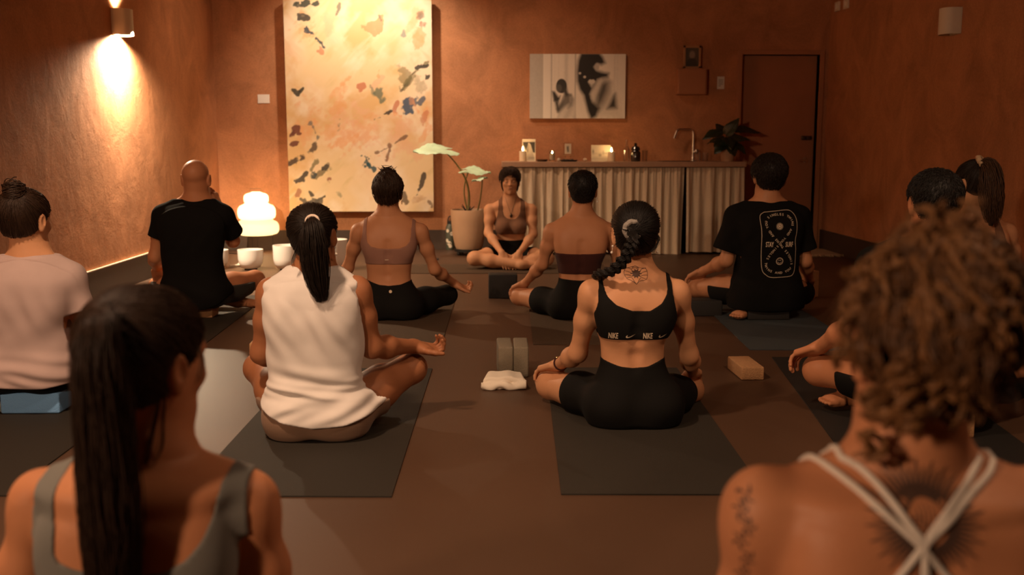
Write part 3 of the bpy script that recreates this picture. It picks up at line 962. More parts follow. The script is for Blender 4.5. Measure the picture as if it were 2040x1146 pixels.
for f_, c_ in ((np.clip((n3 - .5) * 5, 0, 1) * np.clip((sm - .45) * 4, 0, 1) * .7, [.90, .77, .58]), (np.clip((n1 - .5) * 5, 0, 1) * np.clip((sm2 - .5) * 4, 0, 1) * .55, [.74, .42, .20]), (np.clip((.46 - n2) * 6, 0, 1) * np.clip((sm - .4) * 4, 0, 1) * .5, [.62, .47, .20])):
    img = img * (1 - f_) + np.array(c_) * f_
OR, RD, BK, BL, TE, OL, PK, CR = [.78, .36, .15], [.50, .13, .06], [.035, .032, .028], [.04, .10, .19], [.02, .10, .13], [.22, .19, .08], [.78, .46, .28], [.88, .74, .56]
for k, (pts, w, col, sft, al) in enumerate([
    ([(.30, .62), (.42, .64), (.50, .60)], .10, OR, .9, .75), ([(.34, .56), (.50, .55), (.52, .66)], .075, PK, .9, .8), ([(.16, .53), (.13, .66)], .07, OR, .9, .65),
    ([(.42, .66), (.30, .70)], .04, OR, .8, .8), ([(.10, .68), (.08, .60)], .04, OR, .8, .7), ([(.80, .62), (.70, .70), (.88, .72)], .06, PK, .9, .8),
    ([(.16, .05), (.12, .12)], .06, OR, .8, .8), ([(.30, .07), (.28, .16), (.34, .05)], .035, PK, .8, .8), ([(.88, .05), (.90, .18)], .045, OR, .9, .7), ([(.91, .22), (.90, .16)], .03, OR, .6, .8),
    ([(.55, .13), (.66, .10), (.62, .15), (.58, .14)], .025, [.62, .25, .10], .3, 1), ([(.36, .44), (.33, .52), (.42, .42)], .035, OR, .7, .7), ([(.60, .40), (.64, .37)], .04, PK, .6, .9),
    ([(.45, .36), (.38, .40)], .018, OR, .6, .8), ([(.50, .41), (.53, .40), (.515, .425)], .012, RD, .3, 1), ([(.63, .36), (.64, .33)], .010, OR, .5, .8),
    ([(.95, .52), (.96, .60), (.93, .66)], .022, OR, .8, .8), ([(.96, .53), (.93, .60)], .015, RD, .6, .7),
    ([(.10, .027), (.22, .02)], .012, [.03, .05, .04], .4, 1), ([(.11, .08), (.16, .083)], .012, BK, .4, 1), ([(.38, .02), (.36, .07)], .010, [.16, .16, .12], .6, .9),
    ([(.15, .145), (.20, .155), (.24, .20), (.26, .22)], .014, [.03, .06, .09], .3, 1), ([(.24, .22), (.26, .255), (.22, .24)], .010, RD, .4, .8),
    ([(.645, .075), (.66, .095)], .009, [.2, .17, .12], .5, .9), ([(.88, .055), (.93, .075)], .012, [.12, .08, .06], .9, .8), ([(.955, .11), (.94, .15)], .012, [.35, .12, .07], .9, .8),
    ([(.81, .145), (.81, .165)], .007, [.25, .30, .30], .6, .8),
    ([(.05, .425), (.08, .445), (.12, .42)], .010, [.03, .035, .025], .3, 1), ([(.07, .45), (.10, .43)], .009, BK, .4, 1),
    ([(.96, .30), (.86, .35), (.80, .42)], .013, OL, .5, .9), ([(.97, .31), (.90, .325), (.93, .34)], .010, BK, .4, 1), ([(.88, .34), (.84, .39), (.79, .43)], .010, BK, .6, .8), ([(.80, .33), (.83, .36), (.80, .38)], .018, OL, .8, .7), ([(.98, .36), (.93, .39)], .013, BK, .4, 1),
    ([(.88, .36), (.92, .42)], .02, OL, .9, .5), ([(.87, .36), (.81, .42)], .012, OL, .6, .7),
    ([(.84, .485), (.85, .53), (.87, .545)], .020, BL, .5, 1), ([(.89, .455), (.87, .49)], .012, BL, .7, .9), ([(.91, .49), (.94, .47)], .009, BL, .7, .9), ([(.86, .47), (.90, .53)], .014, OR, .8, .8),
    ([(.76, .48), (.745, .53), (.77, .55)], .012, RD, .5, .95), ([(.74, .54), (.78, .55)], .02, OR, .6, .8), ([(.60, .565), (.64, .558)], .007, BK, .4, 1), ([(.66, .545), (.71, .53), (.69, .548)], .009, BK, .4, 1),
    ([(.56, .38), (.60, .44)], .010, [.30, .28, .18], .8, .8), ([(.63, .44), (.645, .475)], .016, [.14, .20, .14], .7, .9),
    ([(.05, .60), (.04, .64)], .014, BK, .5, 1), ([(.05, .61), (.09, .635), (.05, .645)], .013, [.20, .05, .03], .5, 1), ([(.17, .59), (.20, .64), (.21, .65)], .012, [.20, .20, .18], .7, .9), ([(.37, .575), (.35, .605)], .014, [.25, .20, .13], .8, .8),
    ([(.04, .69), (.06, .685)], .012, [.2, .05, .03], .5, 1), ([(.18, .695), (.15, .73)], .011, [.12, .08, .05], .6, 1), ([(.01, .79), (.10, .755)], .014, [.06, .035, .025], .7, 1),
    ([(.20, .775), (.16, .81)], .009, OL, .7, .9), ([(.27, .81), (.19, .845)], .015, [.20, .16, .07], .8, .9), ([(.27, .80), (.26, .815)], .011, BK, .5, 1), ([(.19, .83), (.18, .85)], .013, [.06, .08, .08], .6, 1),
    ([(.12, .83), (.06, .865), (.10, .86)], .011, BK, .5, 1), ([(.29, .86), (.27, .90)], .010, [.35, .10, .06], .7, .9), ([(.07, .91), (.05, .935)], .010, [.35, .10, .06], .8, .8),
    ([(.53, .745), (.56, .785)], .019, TE, .3, 1), ([(.56, .79), (.59, .81)], .010, TE, .3, 1), ([(.82, .645), (.70, .70), (.61, .73)], .008, [.22, .12, .07], .6, .9), ([(.71, .695), (.68, .76)], .010, [.25, .12, .07], .6, .9), ([(.64, .745), (.66, .75)], .012, OR, .8, .8),
    ([(.70, .82), (.69, .85), (.675, .88)], .009, [.10, .07, .05], .5, 1), ([(.94, .84), (.92, .88), (.88, .94)], .010, [.06, .05, .04], .5, 1), ([(.79, .93), (.81, .97)], .012, [.12, .08, .05], .7, .9), ([(.97, .97), (.99, .99)], .01, [.2, .1, .05], .6, .8),
    ([(.25, .94), (.19, .965), (.21, .98)], .009, [.05, .045, .035], .4, 1), ([(.13, .965), (.17, .99)], .010, [.08, .07, .05], .4, 1),
  ]):
    dab(img, [(a, b * .985) for a, b in pts], w * (1.25 if max(col) < .4 else .9), [c * .75 if max(col) < .4 else c for c in col], sft * (.7 if max(col) < .4 else 1), .8, k, al if max(col) < .4 else al * .85)
img0 = img.copy(); ASP_ = ASP
for k, (pts, w, col, sft, al) in enumerate([([(.08, .94), (.12, .955), (.16, .95), (.22, .955)], .018, [.10, .085, .06], .3, 1), ([(.14, .90), (.16, .92)], .010, BK, .3, 1), ([(.34, .905), (.36, .93)], .012, [.10, .13, .08], .9, .7), ([(.86, .95), (.94, .94)], .02, [.45, .25, .12], .9, .7)]):
    dab(img, pts, w, col, sft, .8, 200 + k, al)
M['canvas'] = attr_mat('painted_canvas', .6, .35, 240)
M['canvas_side'] = simple('canvas_edge', (.62, .50, .34), rough=.8)
m = MB(); m.box((px0, YP + .001, pz0), (px1, YP + .085, pz1), .003)
pt = m.build('painting', M['canvas_side'], origin=((px0 + px1) / 2, YP, pz0), smooth=False)
tag(pt, 'large cream abstract painting with orange and dark brush strokes on back wall', 'painting')
paint_plane('painted_canvas', px0, px1, pz0, pz1, YP, nx, nz, img, M['canvas'], pt)
for sx in (.2, .8):
    m = MB(); xx = px0 + (px1 - px0) * sx; m.box((xx - .03, YP + .08, pz1 - .4), (xx + .03, YB, pz1 - .3), .004); m.build('hanging_bracket', M['skirt'], pt)

# black and white photo canvas -------------------------------------------
YC = YB - .045
cx0, cx1 = float(at(1055.5, 170, YC)[0]), float(at(1246, 170, YC)[0]); cz1, cz0 = float(at(1150, 107.5, YC)[2]), float(at(1150, 236, YC)[2])
nx, nz = 270, 184; ASP = (cz1 - cz0) / (cx1 - cx0)
U = np.linspace(0, 1, nx + 1)[None, :] * np.ones((nz + 1, 1)); Vv = (1 - np.linspace(0, 1, nz + 1))[:, None] * np.ones((1, nx + 1))
g = .95 + .06 * np.sin(U * 46) * np.exp(-((U - .3) / .2) ** 2) + .05 * np.sin(U * 90)
g = np.where(U < .14, .52 + .05 * vnoise(nx + 1, nz + 1, 60, 40, 2, 4), g)
for x, w_, dk in ((.225, .008, .42), (.30, .014, .2), (.375, .02, .2), (.475, .008, .4), (.92, .02, .14), (.88, .012, .1)): g -= dk * np.exp(-((U - x) / w_) ** 2)
def poly_mask(P, soft=.012):
    """signed distance mask of a polygon in (u, v)"""
    P = np.array(P, float); x, y = U, Vv * ASP; P = P * [1, ASP]
    ins = np.zeros(U.shape, bool); d = np.full(U.shape, 9.0)
    for (a, b), (c, e) in zip(P, np.roll(P, -1, 0)):
        t = np.clip(((x - a) * (c - a) + (y - b) * (e - b)) / ((c - a) ** 2 + (e - b) ** 2 + 1e-12), 0, 1)
        d = np.minimum(d, np.hypot(x - a - t * (c - a), y - b - t * (e - b)))
        cr = ((b > y) != (e > y)) & (x < (c - a) * (y - b) / (e - b + 1e-12) + a); ins ^= cr
    return np.clip(.5 + np.where(ins, d, -d) / soft * .5, 0, 1)
def ell_mask(cx, cy, rx, ry, soft=.02, ang=0):
    dx, dy = U - cx, (Vv - cy) * ASP; c, s = math.cos(ang), math.sin(ang)
    a, b = dx * c + dy * s, -dx * s + dy * c
    return np.clip((1 - np.hypot(a / rx, b / (ry * ASP))) * min(rx, ry * ASP) / (soft * .5) + .5, 0, 1)
def lay(mask, val):
    global g
    g = g * (1 - mask) + val * mask
# small figure with joined hands, in a light vest
lay(poly_mask([(.28, 1.0), (.31, .88), (.38, .70), (.44, .60), (.47, .70), (.485, 1.0)]), .66 + .06 * np.sin(U * 60 + Vv * 20))
lay(poly_mask([(.43, .62), (.455, .70), (.44, .80), (.40, .84), (.43, .74)], .02), .22)
lay(poly_mask([(.372, .60), (.425, .64), (.428, .76), (.365, .82), (.308, .90), (.282, .85), (.346, .70)], .02), .20)
lay(poly_mask([(.355, .66), (.33, .76), (.292, .86), (.30, .90), (.34, .80)], .02), .10)
lay(poly_mask([(.258, .72), (.288, .91), (.308, .87), (.30, .74)], .015), .04)
lay(poly_mask([(.232, .575), (.262, .582), (.30, .665), (.322, .64), (.315, .70), (.295, .75), (.25, .73)], .012), .035)
lay(ell_mask(.331, .495, .056, .112, .012), .045); lay(poly_mask([(.345, .56), (.385, .52), (.40, .60), (.43, .64), (.37, .66)], .015), .06); lay(ell_mask(.305, .53, .03, .06, .03), .11)
# large blurred figure, head bowed into the hand
lay(poly_mask([(.66, .66), (.74, .42), (.83, .40), (.86, .56), (.93, .72), (.98, 1.0), (.66, 1.0)], .05), .74)
lay(poly_mask([(.735, .44), (.79, .40), (.835, .44), (.825, .58), (.78, .74), (.72, .86), (.68, .80), (.69, .62)], .05), .10)
lay(poly_mask([(.53, -.02), (.725, -.02), (.763, .05), (.79, .14), (.744, .17), (.70, .155), (.675, .20), (.70, .25), (.75, .275), (.827, .295), (.815, .36), (.756, .375), (.71, .40), (.685, .47), (.66, .54), (.635, .62), (.66, .74), (.73, .84), (.70, .97), (.64, 1.02), (.605, .89), (.583, .77), (.562, .645), (.518, .55), (.492, .42), (.488, .25), (.50, .10)], .022), .018)
lay(ell_mask(.632, .425, .020, .032, .015), .72); lay(ell_mask(.660, .425, .020, .032, .015), .72); lay(poly_mask([(.612, .43), (.68, .43), (.646, .51)], .015), .72)
lay(ell_mask(.522, .298, .014, .018, .01), .6); lay(ell_mask(.572, .355, .015, .020, .01), .6); lay(ell_mask(.70, .20, .025, .05, .03), .55)
lay(poly_mask([(.742, .39), (.752, .42), (.70, .60), (.668, .72), (.648, .68), (.70, .52)], .02), .70)
lay(poly_mask([(.81, .85), (.875, .64), (.895, .61), (.905, .72), (.912, .84)], .025), .045)
g = np.clip(g * (.95 + .1 * vnoise(nx + 1, nz + 1, 80, 60, 2, 8)), .01, .9)
img = g[..., None] * np.array([1.0, .92, .80])
m = MB(); m.box((cx0, YC + .001, cz0), (cx1, YB, cz1), .002)
cv = m.build('picture', M['canvas_side'], origin=((cx0 + cx1) / 2, YC, cz0), smooth=False)
tag(cv, 'black and white photo canvas of two praying figures above the counter', 'picture')
paint_plane('photo_print', cx0, cx1, cz0, cz1, YC, nx, nz, img, M['canvas'], cv)

# small wall things ---------------------------------------------------------
def wall_card(px, py, wpx, hpx, label, cat, mat='white', t=.006, lines=True, name='wall_label'):
    a = at(px - wpx / 2, py + hpx / 2, YB - t); b = at(px + wpx / 2, py - hpx / 2, YB - t)
    m = MB(); m.box((a[0], YB - t, a[2]), (b[0], YB, b[2]), .001)
    o = m.build(name, M[mat], origin=((a[0] + b[0]) / 2, YB - t, a[2]), smooth=False); tag(o, label, cat)
    if lines:
        m = MB()
        for k in range(5):
            z = a[2] + (b[2] - a[2]) * (.25 + k * .12)
            m.box((a[0] + (b[0] - a[0]) * .2, YB - t - .0008, z - .002), (a[0] + (b[0] - a[0]) * (.8 if k else .5), YB - t + .001, z + .002))
        m.build('print', M['skirt'], o, smooth=False)
    return o
wall_card(525, 197, 23, 17.5, 'small white caption card on the wall left of the large painting', 'label', lines=False)
wall_card(1436, 165, 15, 25, 'small white printed notice beside the wall box near the door', 'notice')
# wall box with a framed picture standing on it
a = at(1350, 188, YB - .12); b = at(1409, 136, YB - .12)
m = MB(); m.box((a[0], YB - .12, a[2]), (b[0], YB, b[2]), .006)
bx = m.build('wall_box', M['frame'], origin=((a[0] + b[0]) / 2, YB - .06, a[2]), smooth=False); tag(bx, 'terracotta painted wall box between photo canvas and door', 'box')
m = MB(); m.box((a[0] + .012, YB - .126, a[2] + .012), (b[0] - .012, YB - .118, b[2] - .012), .003); m.build('lid', M['frame'], bx, smooth=False)
fz = b[2]; fa = at(1361, 136, YB - .06); fb = at(1397, 91, YB - .06)
m = MB(); t = .022
for lo, hi in (((fa[0], fz), (fa[0] + t, fb[2])), ((fb[0] - t, fz), (fb[0], fb[2])), ((fa[0], fz), (fb[0], fz + t)), ((fa[0], fb[2] - t), (fb[0], fb[2]))):
    m.box((lo[0], YB - .07, lo[1]), (hi[0], YB - .045, hi[1]), .002)
M['wood'] = simple('wood_frame', (.42, .22, .10), rough=.55, mottle=.2, mscale=30, stretch=(1, 1, .1))
fr = m.build('framed_picture', M['wood'], origin=((fa[0] + fb[0]) / 2, YB - .06, fz), smooth=False); tag(fr, 'small wood framed picture standing on the terracotta wall box', 'picture')
nx = 40; nz = 50; U = np.linspace(0, 1, nx + 1)[None, :] * np.ones((nz + 1, 1)); Vv = (1 - np.linspace(0, 1, nz + 1))[:, None] * np.ones((1, nx + 1)); ASP = 1.25
g = np.full(U.shape, .10); lay(ell_mask(.5, .38, .2, .2, .2), .3); lay(ell_mask(.5, .85, .38, .3, .2), .05)
paint_plane('print', fa[0] + t * .8, fb[0] - t * .8, fz + t * .8, fb[2] - t * .8, YB - .055, nx, nz, g[..., None] * np.array([1, .8, .6]), M['canvas'], fr)
m = MB(); m.box((fa[0] + .01, YB - .052, fz + .01), (fb[0] - .01, YB - .046, fb[2] - .01)); m.build('backing', M['skirt'], fr, smooth=False)

# sconces: a lit one on the left wall, its unlit twin on the right wall ---------
M['sconce'] = simple('sconce_white', (.80, .70, .55), rough=.55, mottle=.03)
M['bulb'] = emit_mat('lamp_glow', (1.0, .72, .42), 28)
def sconce(xw, y0, zc, sgn, label, lit):
    d, w_, h = .115, .17, .19
    # open top and bottom: a curved front shell and a back plate
    pr = []
    n = 16
    for k in range(n + 1):
        a = math.pi * k / n
        pr.append((math.sin(a) ** .55 * d, -math.cos(a) * w_ / 2))
    m = MB(); t = .006
    V = []; 
    for (u, v) in pr:
        for zz in (-h / 2, h / 2):
            V.append((xw + sgn * (u + .012), y0 + v, zc + zz)); V.append((xw + sgn * (max(u - t, 0) + .012), y0 + v * (1 - t / (w_ / 2)), zc + zz))
    Fq = []
    for k in range(n):
        i = k * 4; j = i + 4
        Fq += [(i, j, j + 2, i + 2), (i + 1, i + 3, j + 3, j + 1), (i, i + 1, j + 1, j), (i + 2, j + 2, j + 3, i + 3)]
    m.add(V, Fq)
    o = m.build('wall_sconce', M['sconce'], origin=(xw, y0, zc)); tag(o, label, 'wall lamp')
    m = MB(); m.box((min(xw, xw + sgn * .012), y0 - w_ / 2, zc - h / 2), (max(xw, xw + sgn * .012), y0 + w_ / 2, zc + h / 2), .002); m.build('back_plate', M['sconce'], o, smooth=False)
    m = MB(); m.lathe([(.001, -.03), (.025, -.03), (.03, 0), (.025, .03), (.001, .03)], (xw + sgn * .06, y0, zc), 16); m.build('bulb', M['bulb'] if lit else M['white'], o)
    return o
for nm_, px, py in (('l', 246, 45),):
    dd = at(px, py, 1.0); Ys = (XL + .06) / (dd[0]); SCN = at(px, py, Ys)
sconce(XL, float(SCN[1]), float(SCN[2]), 1, 'lit white wall sconce throwing light up and down the left wall', True)
dd = at(1890, 43, 1.0); Ys = (XR - .06) / dd[0]; q = at(1890, 43, Ys)
sconce(XR, float(q[1]), float(q[2]), -1, 'unlit pale box sconce high on the right wall', False)
for i, (px, py) in enumerate(((1668.5, 13), (1686, 8))):
    dd = at(px, py, 1.0); Ys = (XR - .01) / dd[0]; q = at(px, py, Ys)
    m = MB(); m.box((XR - .022, q[1] - .055, q[2] - .045), (XR, q[1] + .055, q[2] + .045), .004)
    o = m.build('wall_switch', M['sconce'], origin=(XR, q[1], q[2]), smooth=False)
    tag(o, ['small wall switch nearer the corner on right wall', 'small wall switch slightly higher, farther from the corner, on right wall'][i], 'switch', 'switches high on the right wall')
    m = MB(); m.box((XR - .03, q[1] - .02, q[2] - .025), (XR - .02, q[1] + .02, q[2] + .025), .003); m.build('rocker', M['white'], o, smooth=False)

# counter ---------------------------------------------------------------
YK = 9.80
CZ = float(at(1240, 322.5, YK)[2]); kx0, kx1 = float(at(1000, 327, YK)[0]), float(at(1487, 327, YK)[0]); CT = CZ - float(at(1240, 333, YK)[2])
M['counter'] = simple('counter_top', (.40, .24, .15), rough=.4, mottle=.12, mscale=20)
m = MB(); m.box((kx0, YK, CZ - CT), (kx1, YB, CZ), .004)
ct = m.build('countertop', M['counter'], origin=((kx0 + kx1) / 2, YK, CZ - CT), smooth=False); tag(ct, 'long terracotta counter top with sink over linen curtains at back wall', 'counter')
for x in (kx0 + .10, (kx0 + kx1) / 2, kx1 - .03):
    m = MB(); m.box((x - .02, YK + .08, 0), (x + .02, YB - .03, CZ - CT), .002); m.build('support_panel', M['skirt'], ct, smooth=False)
m = MB(); m.tube([(kx0 + .08, YK + .088, CZ - CT - .02), (kx1 - .01, YK + .088, CZ - CT - .02)], .006, 10); m.build('curtain_rail', M['steel_dark'], ct)
# sink (rim set in the top) and tap
sx0, sx1 = float(at(1318, 322, YK + .2)[0]), float(at(1382, 322, YK + .2)[0])
m = MB(); 
for lo, hi in (((sx0, YK + .12), (sx1, YK + .14)), ((sx0, YK + .42), (sx1, YK + .44)), ((sx0, YK + .14), (sx0 + .02, YK + .42)), ((sx1 - .02, YK + .14), (sx1, YK + .42))):
    m.box((lo[0], lo[1], CZ - .002), (hi[0], hi[1], CZ + .004), .001)
m.box((sx0 + .01, YK + .13, CZ - .001), (sx1 - .01, YK + .43, CZ + .001))
m.build('sink', M['steel_dark'], ct, smooth=False)
tb = at(1380, 322, YK + .46); tt = at(1383, 258, YK + .46)
m = MB(); x = float(tb[0]); yq = YK + .46; zt = float(tt[2])
m.lathe([(.03, 0), (.03, .01), (.018, .016), (.018, .06), (.013, .075)], (x, yq, CZ), 24)
m.tube([(x, yq, CZ + .05), (x, yq, zt - .05), (x - .006, yq, zt - .012), (x - .03, yq, zt), (x - .15, yq - .03, zt), (x - .175, yq - .035, zt - .012), (x - .187, yq - .038, zt - .04), (x - .205, yq - .042, zt - .09)], .0125, 14)
tp = m.build('sink_tap', M['steel'], origin=(x, yq, CZ)); tag(tp, 'tall brushed metal kitchen tap at the counter sink', 'tap')
m = MB(); m.ball((x + .035, yq - .01, CZ + .10), (.024, .02, .024)); m.tube([(x, yq, CZ + .085), (x + .035, yq - .01, CZ + .10)], .012, 10); m.build('tap_lever', M['steel'], tp)

# linen curtains --------------------------------------------------------
M['linen'] = simple('linen_cloth', (.66, .54, .39), rough=.9, bump=.12, bscale=700, mottle=.1, mscale=60, spec=.15)
def curtain(pxa, pxb, label, seed):
    x0, x1 = float(at(pxa, 420, YK + .03)[0]), float(at(pxb, 420, YK + .03)[0])
    r = np.random.default_rng(seed); n = int((x1 - x0) / .006); nzc = 36
    xs = np.linspace(x0, x1, n); zt, zb = CZ - CT - .006, .012
    ph = np.cumsum(np.full(n, .006) * 2 * np.pi / (.055 + .13 * vnoise(n, 1, (x1 - x0) * 5, 1, 2, seed)[0] ** 1.5))
    amp = .25 + 1.2 * vnoise(n, 1, (x1 - x0) * 5, 1, 2, seed + 3)[0]
    V = []
    for j in range(nzc + 1):
        t = j / nzc; z = zt + (zb - zt) * t
        a = .022 + .036 * min(1, t * 1.6)
        fine = .005 * np.sin(ph * 2.7 + 1) * max(0, 1 - t * 2.2)
        y = YK + .035 - a * amp * (np.sin(ph + .25 * t * np.sin(xs * 9)) * .5 + .28 * np.sin(ph * .53 + 1.3)) + fine
        x = xs + .012 * t * np.sin(ph * .5 + seed)
        V.append(np.stack([x, y, np.full(n, z) + .012 * t * np.sin(xs * 3 + seed)], 1))
    V = np.concatenate(V); V2 = V + np.array([0, .004, 0])
    i = np.arange(nzc)[:, None] * n + np.arange(n - 1)[None, :]
    F1 = np.stack([i, i + n, i + n + 1, i + 1], -1).reshape(-1, 4); N = len(V)
    F = np.concatenate([F1, F1[:, ::-1] + N])
    o = mesh_obj('curtain', np.concatenate([V, V2]), F, M['linen'], origin=((x0 + x1) / 2, YK + .035, 0))
    tag(o, label, 'curtain', 'linen curtains under the counter'); return o
curtain(1004, 1362, 'wide gathered linen curtain under the counter behind the seated teacher', 5)
curtain(1366, 1481, 'narrow gathered linen curtain under the counter at the door end', 8)
# ------------------------------------------------------------------ things on the counter
YI = YK + .16
M['wax'] = simple('candle_wax', (.86, .70, .46), rough=.45, mottle=.05)
M['flame'] = emit_mat('flame', (1.0, .62, .25), 60)
M['glass'] = glass_mat('clear_glass')
M['darkglass'] = simple('dark_glass', (.02, .014, .01), rough=.08, coat=.5)
M['stone'] = simple('pale_stone', (.60, .46, .32), rough=.6, mottle=.2, mscale=40)
M['paper'] = simple('card_paper', (.80, .70, .54), rough=.8, mottle=.04)
def kx(px, Y=None): return float(at(px, 318, Y or YI)[0])
def kz(py, Y=None): return float(at(1200, py, Y or YI)[2])
def candle(px, w, py, label, lit=True):
    x = kx(px); r = w / 2 * YI / FPX; h = kz(py) - CZ
    m = MB(); m.lathe([(r * .98, .005), (r, .012), (r, h - .004), (r * .95, h), (r * .7, h - .006), (.002, h - .010)], (x, YI, CZ), 28)
    o = m.build('candle', M['wax'], origin=(x, YI, CZ)); tag(o, label, 'candle')
    m = MB(); m.tube([(x, YI, CZ + h - .01), (x + .001, YI, CZ + h + .006)], .0015, 6); m.build('wick', M['black'], o)
    if lit:
        m = MB(); m.lathe([(.001, 0), (.0075, .008), (.009, .016), (.006, .03), (.0005, .046)], (x, YI, CZ + h), 14); m.build('flame', M['flame'], o)
        l = bpy.data.lights.new('candle_light', 'POINT'); l.energy = .6; l.color = (1, .55, .2); l.shadow_soft_size = .015
        lo = bpy.data.objects.new('candle_light', l); C.objects.link(lo); lo.location = (x, YI, CZ + h + .05)
    m = MB(); m.lathe([(.001, 0), (r * 1.35, 0), (r * 1.4, .005), (r * 1.2, .006), (.001, .005)], (x, YI, CZ), 28); m.build('dish', M['stone'], o)
    return o
candle(1041.5, 14, 301, 'lit cream pillar candle at the left end of the counter')
candle(1218, 14.5, 303, 'lit cream pillar candle in front of the pale landscape card')

def card(pxa, pxb, pya, pyb, label, img, Y, lean=.03):
    x0, x1 = kx(pxa, Y), kx(pxb, Y); z1 = kz(pya, Y); z0 = CZ
    m = MB(); m.box((x0, Y + .001, z0), (x1, Y + .004, z1))
    V = [(a, b + (c - z0) * lean / (z1 - z0), c) for a, b, c in m.v]; m.v = V
    o = m.build('photo_card', M['paper'], origin=((x0 + x1) / 2, Y, z0), smooth=False); tag(o, label, 'picture')
    p = paint_plane('photo_print', x0, x1, z0, z1, Y - .0002, nx, nz, img, M['canvas'], o)
    me = p.data
    for v in me.vertices: v.co.y += v.co.z * lean / (z1 - z0)
    # a small easel strut behind
    m = MB(); xm = (x0 + x1) / 2
    m.tube([(xm, Y + .004 + lean * .6, z0 + (z1 - z0) * .6), (xm, Y + .09, z0 + .002)], .002, 6); m.build('easel_strut', M['skirt'], o)
    return o
nx, nz = 54, 88; U = np.linspace(0, 1, nx + 1)[None, :] * np.ones((nz + 1, 1)); Vv = (1 - np.linspace(0, 1, nz + 1))[:, None] * np.ones((1, nx + 1)); ASP = 1.65
g = np.full(U.shape, .62); lay(poly_mask([(.06, .13), (.96, .13), (.96, .62), (.80, .60), (.62, .24), (.5, .2), (.28, .55), (.2, .40), (.06, .25)], .03), .03)
lay(poly_mask([(.30, .55), (.48, .20), (.56, .2), (.85, .70), (.9, .95), (.3, .95)], .04), .38); lay(poly_mask([(.34, .50), (.45, .30), (.46, .55), (.40, .62)], .04), .10)
lay(ell_mask(.50, .21, .06, .04, .1), .5); lay(poly_mask([(.5, .82), (.9, .82), (.9, .86), (.5, .86)], .05), .25)
card(1040.5, 1067, 277, 321, 'upright photo card of a veiled figure behind the left candle', g[..., None] * np.array([1, .86, .66]), YI + .09)
nx, nz = 90, 76; U = np.linspace(0, 1, nx + 1)[None, :] * np.ones((nz + 1, 1)); Vv = (1 - np.linspace(0, 1, nz + 1))[:, None] * np.ones((1, nx + 1)); ASP = .8
g = .66 - .08 * vnoise(nx + 1, nz + 1, 8, 6, 3, 2)
lay(ell_mask(.10, .42, .05, .14, .1), .3); lay(poly_mask([(.0, .5), (1, .5), (1, .54), (0, .54)], .06), .5); lay(ell_mask(.45, .62, .08, .09, .15), .36); lay(ell_mask(.62, .45, .05, .12, .12), .36); lay(ell_mask(.78, .50, .12, .04, .1), .3); lay(poly_mask([(.0, .78), (1, .78), (1, .88), (0, .88)], .08), .48)
card(1178, 1217, 289, 321, 'wide pale landscape photo card behind the right candle', g[..., None] * np.array([1, .88, .66]), YI + .08)

# glass photo stand
x0, x1 = kx(1122, YI + .06), kx(1141.5, YI + .06); z0, z1 = kz(309, YI + .06), kz(284, YI + .06)
m = MB(); m.box((x0, YI + .05, z0), (x1, YI + .058, z1), .002)
o = m.build('photo_stand', M['glass'], origin=((x0 + x1) / 2, YI + .055, CZ), smooth=False); tag(o, 'small clear glass photo stand behind the dark tray on the counter', 'picture')
nx, nz = 24, 30; U = np.linspace(0, 1, nx + 1)[None, :] * np.ones((nz + 1, 1)); Vv = (1 - np.linspace(0, 1, nz + 1))[:, None] * np.ones((1, nx + 1)); ASP = 1.25
g = np.full(U.shape, .62); lay(poly_mask([(.3, .25), (.62, .25), (.66, .8), (.42, .85), (.3, .5)], .1), .14)
paint_plane('photo_print', x0 + .014, x1 - .02, z0 + .012, z1 - .012, YI + .0485, nx, nz, g[..., None] * np.array([1, .82, .6]), M['canvas'], o)
m = MB(); m.box((x0 - .005, YI + .035, z0 - .006), (x1 + .005, YI + .075, z0), .002); m.tube([(x0 + .02, YI + .055, CZ), (x0 + .02, YI + .055, z0)], .004, 8); m.tube([(x1 - .02, YI + .055, CZ), (x1 - .02, YI + .055, z0)], .004, 8); m.build('stand_foot', M['wood'], o)
# votive glass
x = kx(1100); r = .031
m = MB(); m.lathe([(.001, .0), (r, .0), (r, .008), (r, .10), (r - .003, .10), (r - .003, .010), (.001, .010)], (x, YI, CZ + .006), 24, close=False)
o = m.build('votive_glass', M['glass'], origin=(x, YI, CZ)); tag(o, 'glass tumbler with a glowing tealight, between dark dish and pale stone', 'candle')
m = MB(); m.lathe([(.001, .011), (.026, .011), (.026, .07), (.001, .07)], (x, YI, CZ + .006), 20); m.build('tealight', M['wax'], o)
m = MB(); m.lathe([(.001, 0), (.040, 0), (.040, .006), (.001, .006)], (x, YI, CZ), 24); m.build('coaster', M['cork'], o)
m = MB(); m.lathe([(.001, 0), (.006, .006), (.007, .012), (.0005, .03)], (x, YI, CZ + .077), 12); m.build('flame', M['flame'], o)
# stones
for i, (px, lb) in enumerate(((1113, 'round pale stone left of the dark tray'), (1165, 'round pale stone between the dark tray and the landscape card'))):
    x = kx(px); m = MB(); m.ball((x, YI - .02, CZ + .018), (.020, .018, .018), 18, 12)
    tag(m.build('pebble', M['stone'], origin=(x, YI - .02, CZ)), lb, 'stone', 'pale stones on the counter')
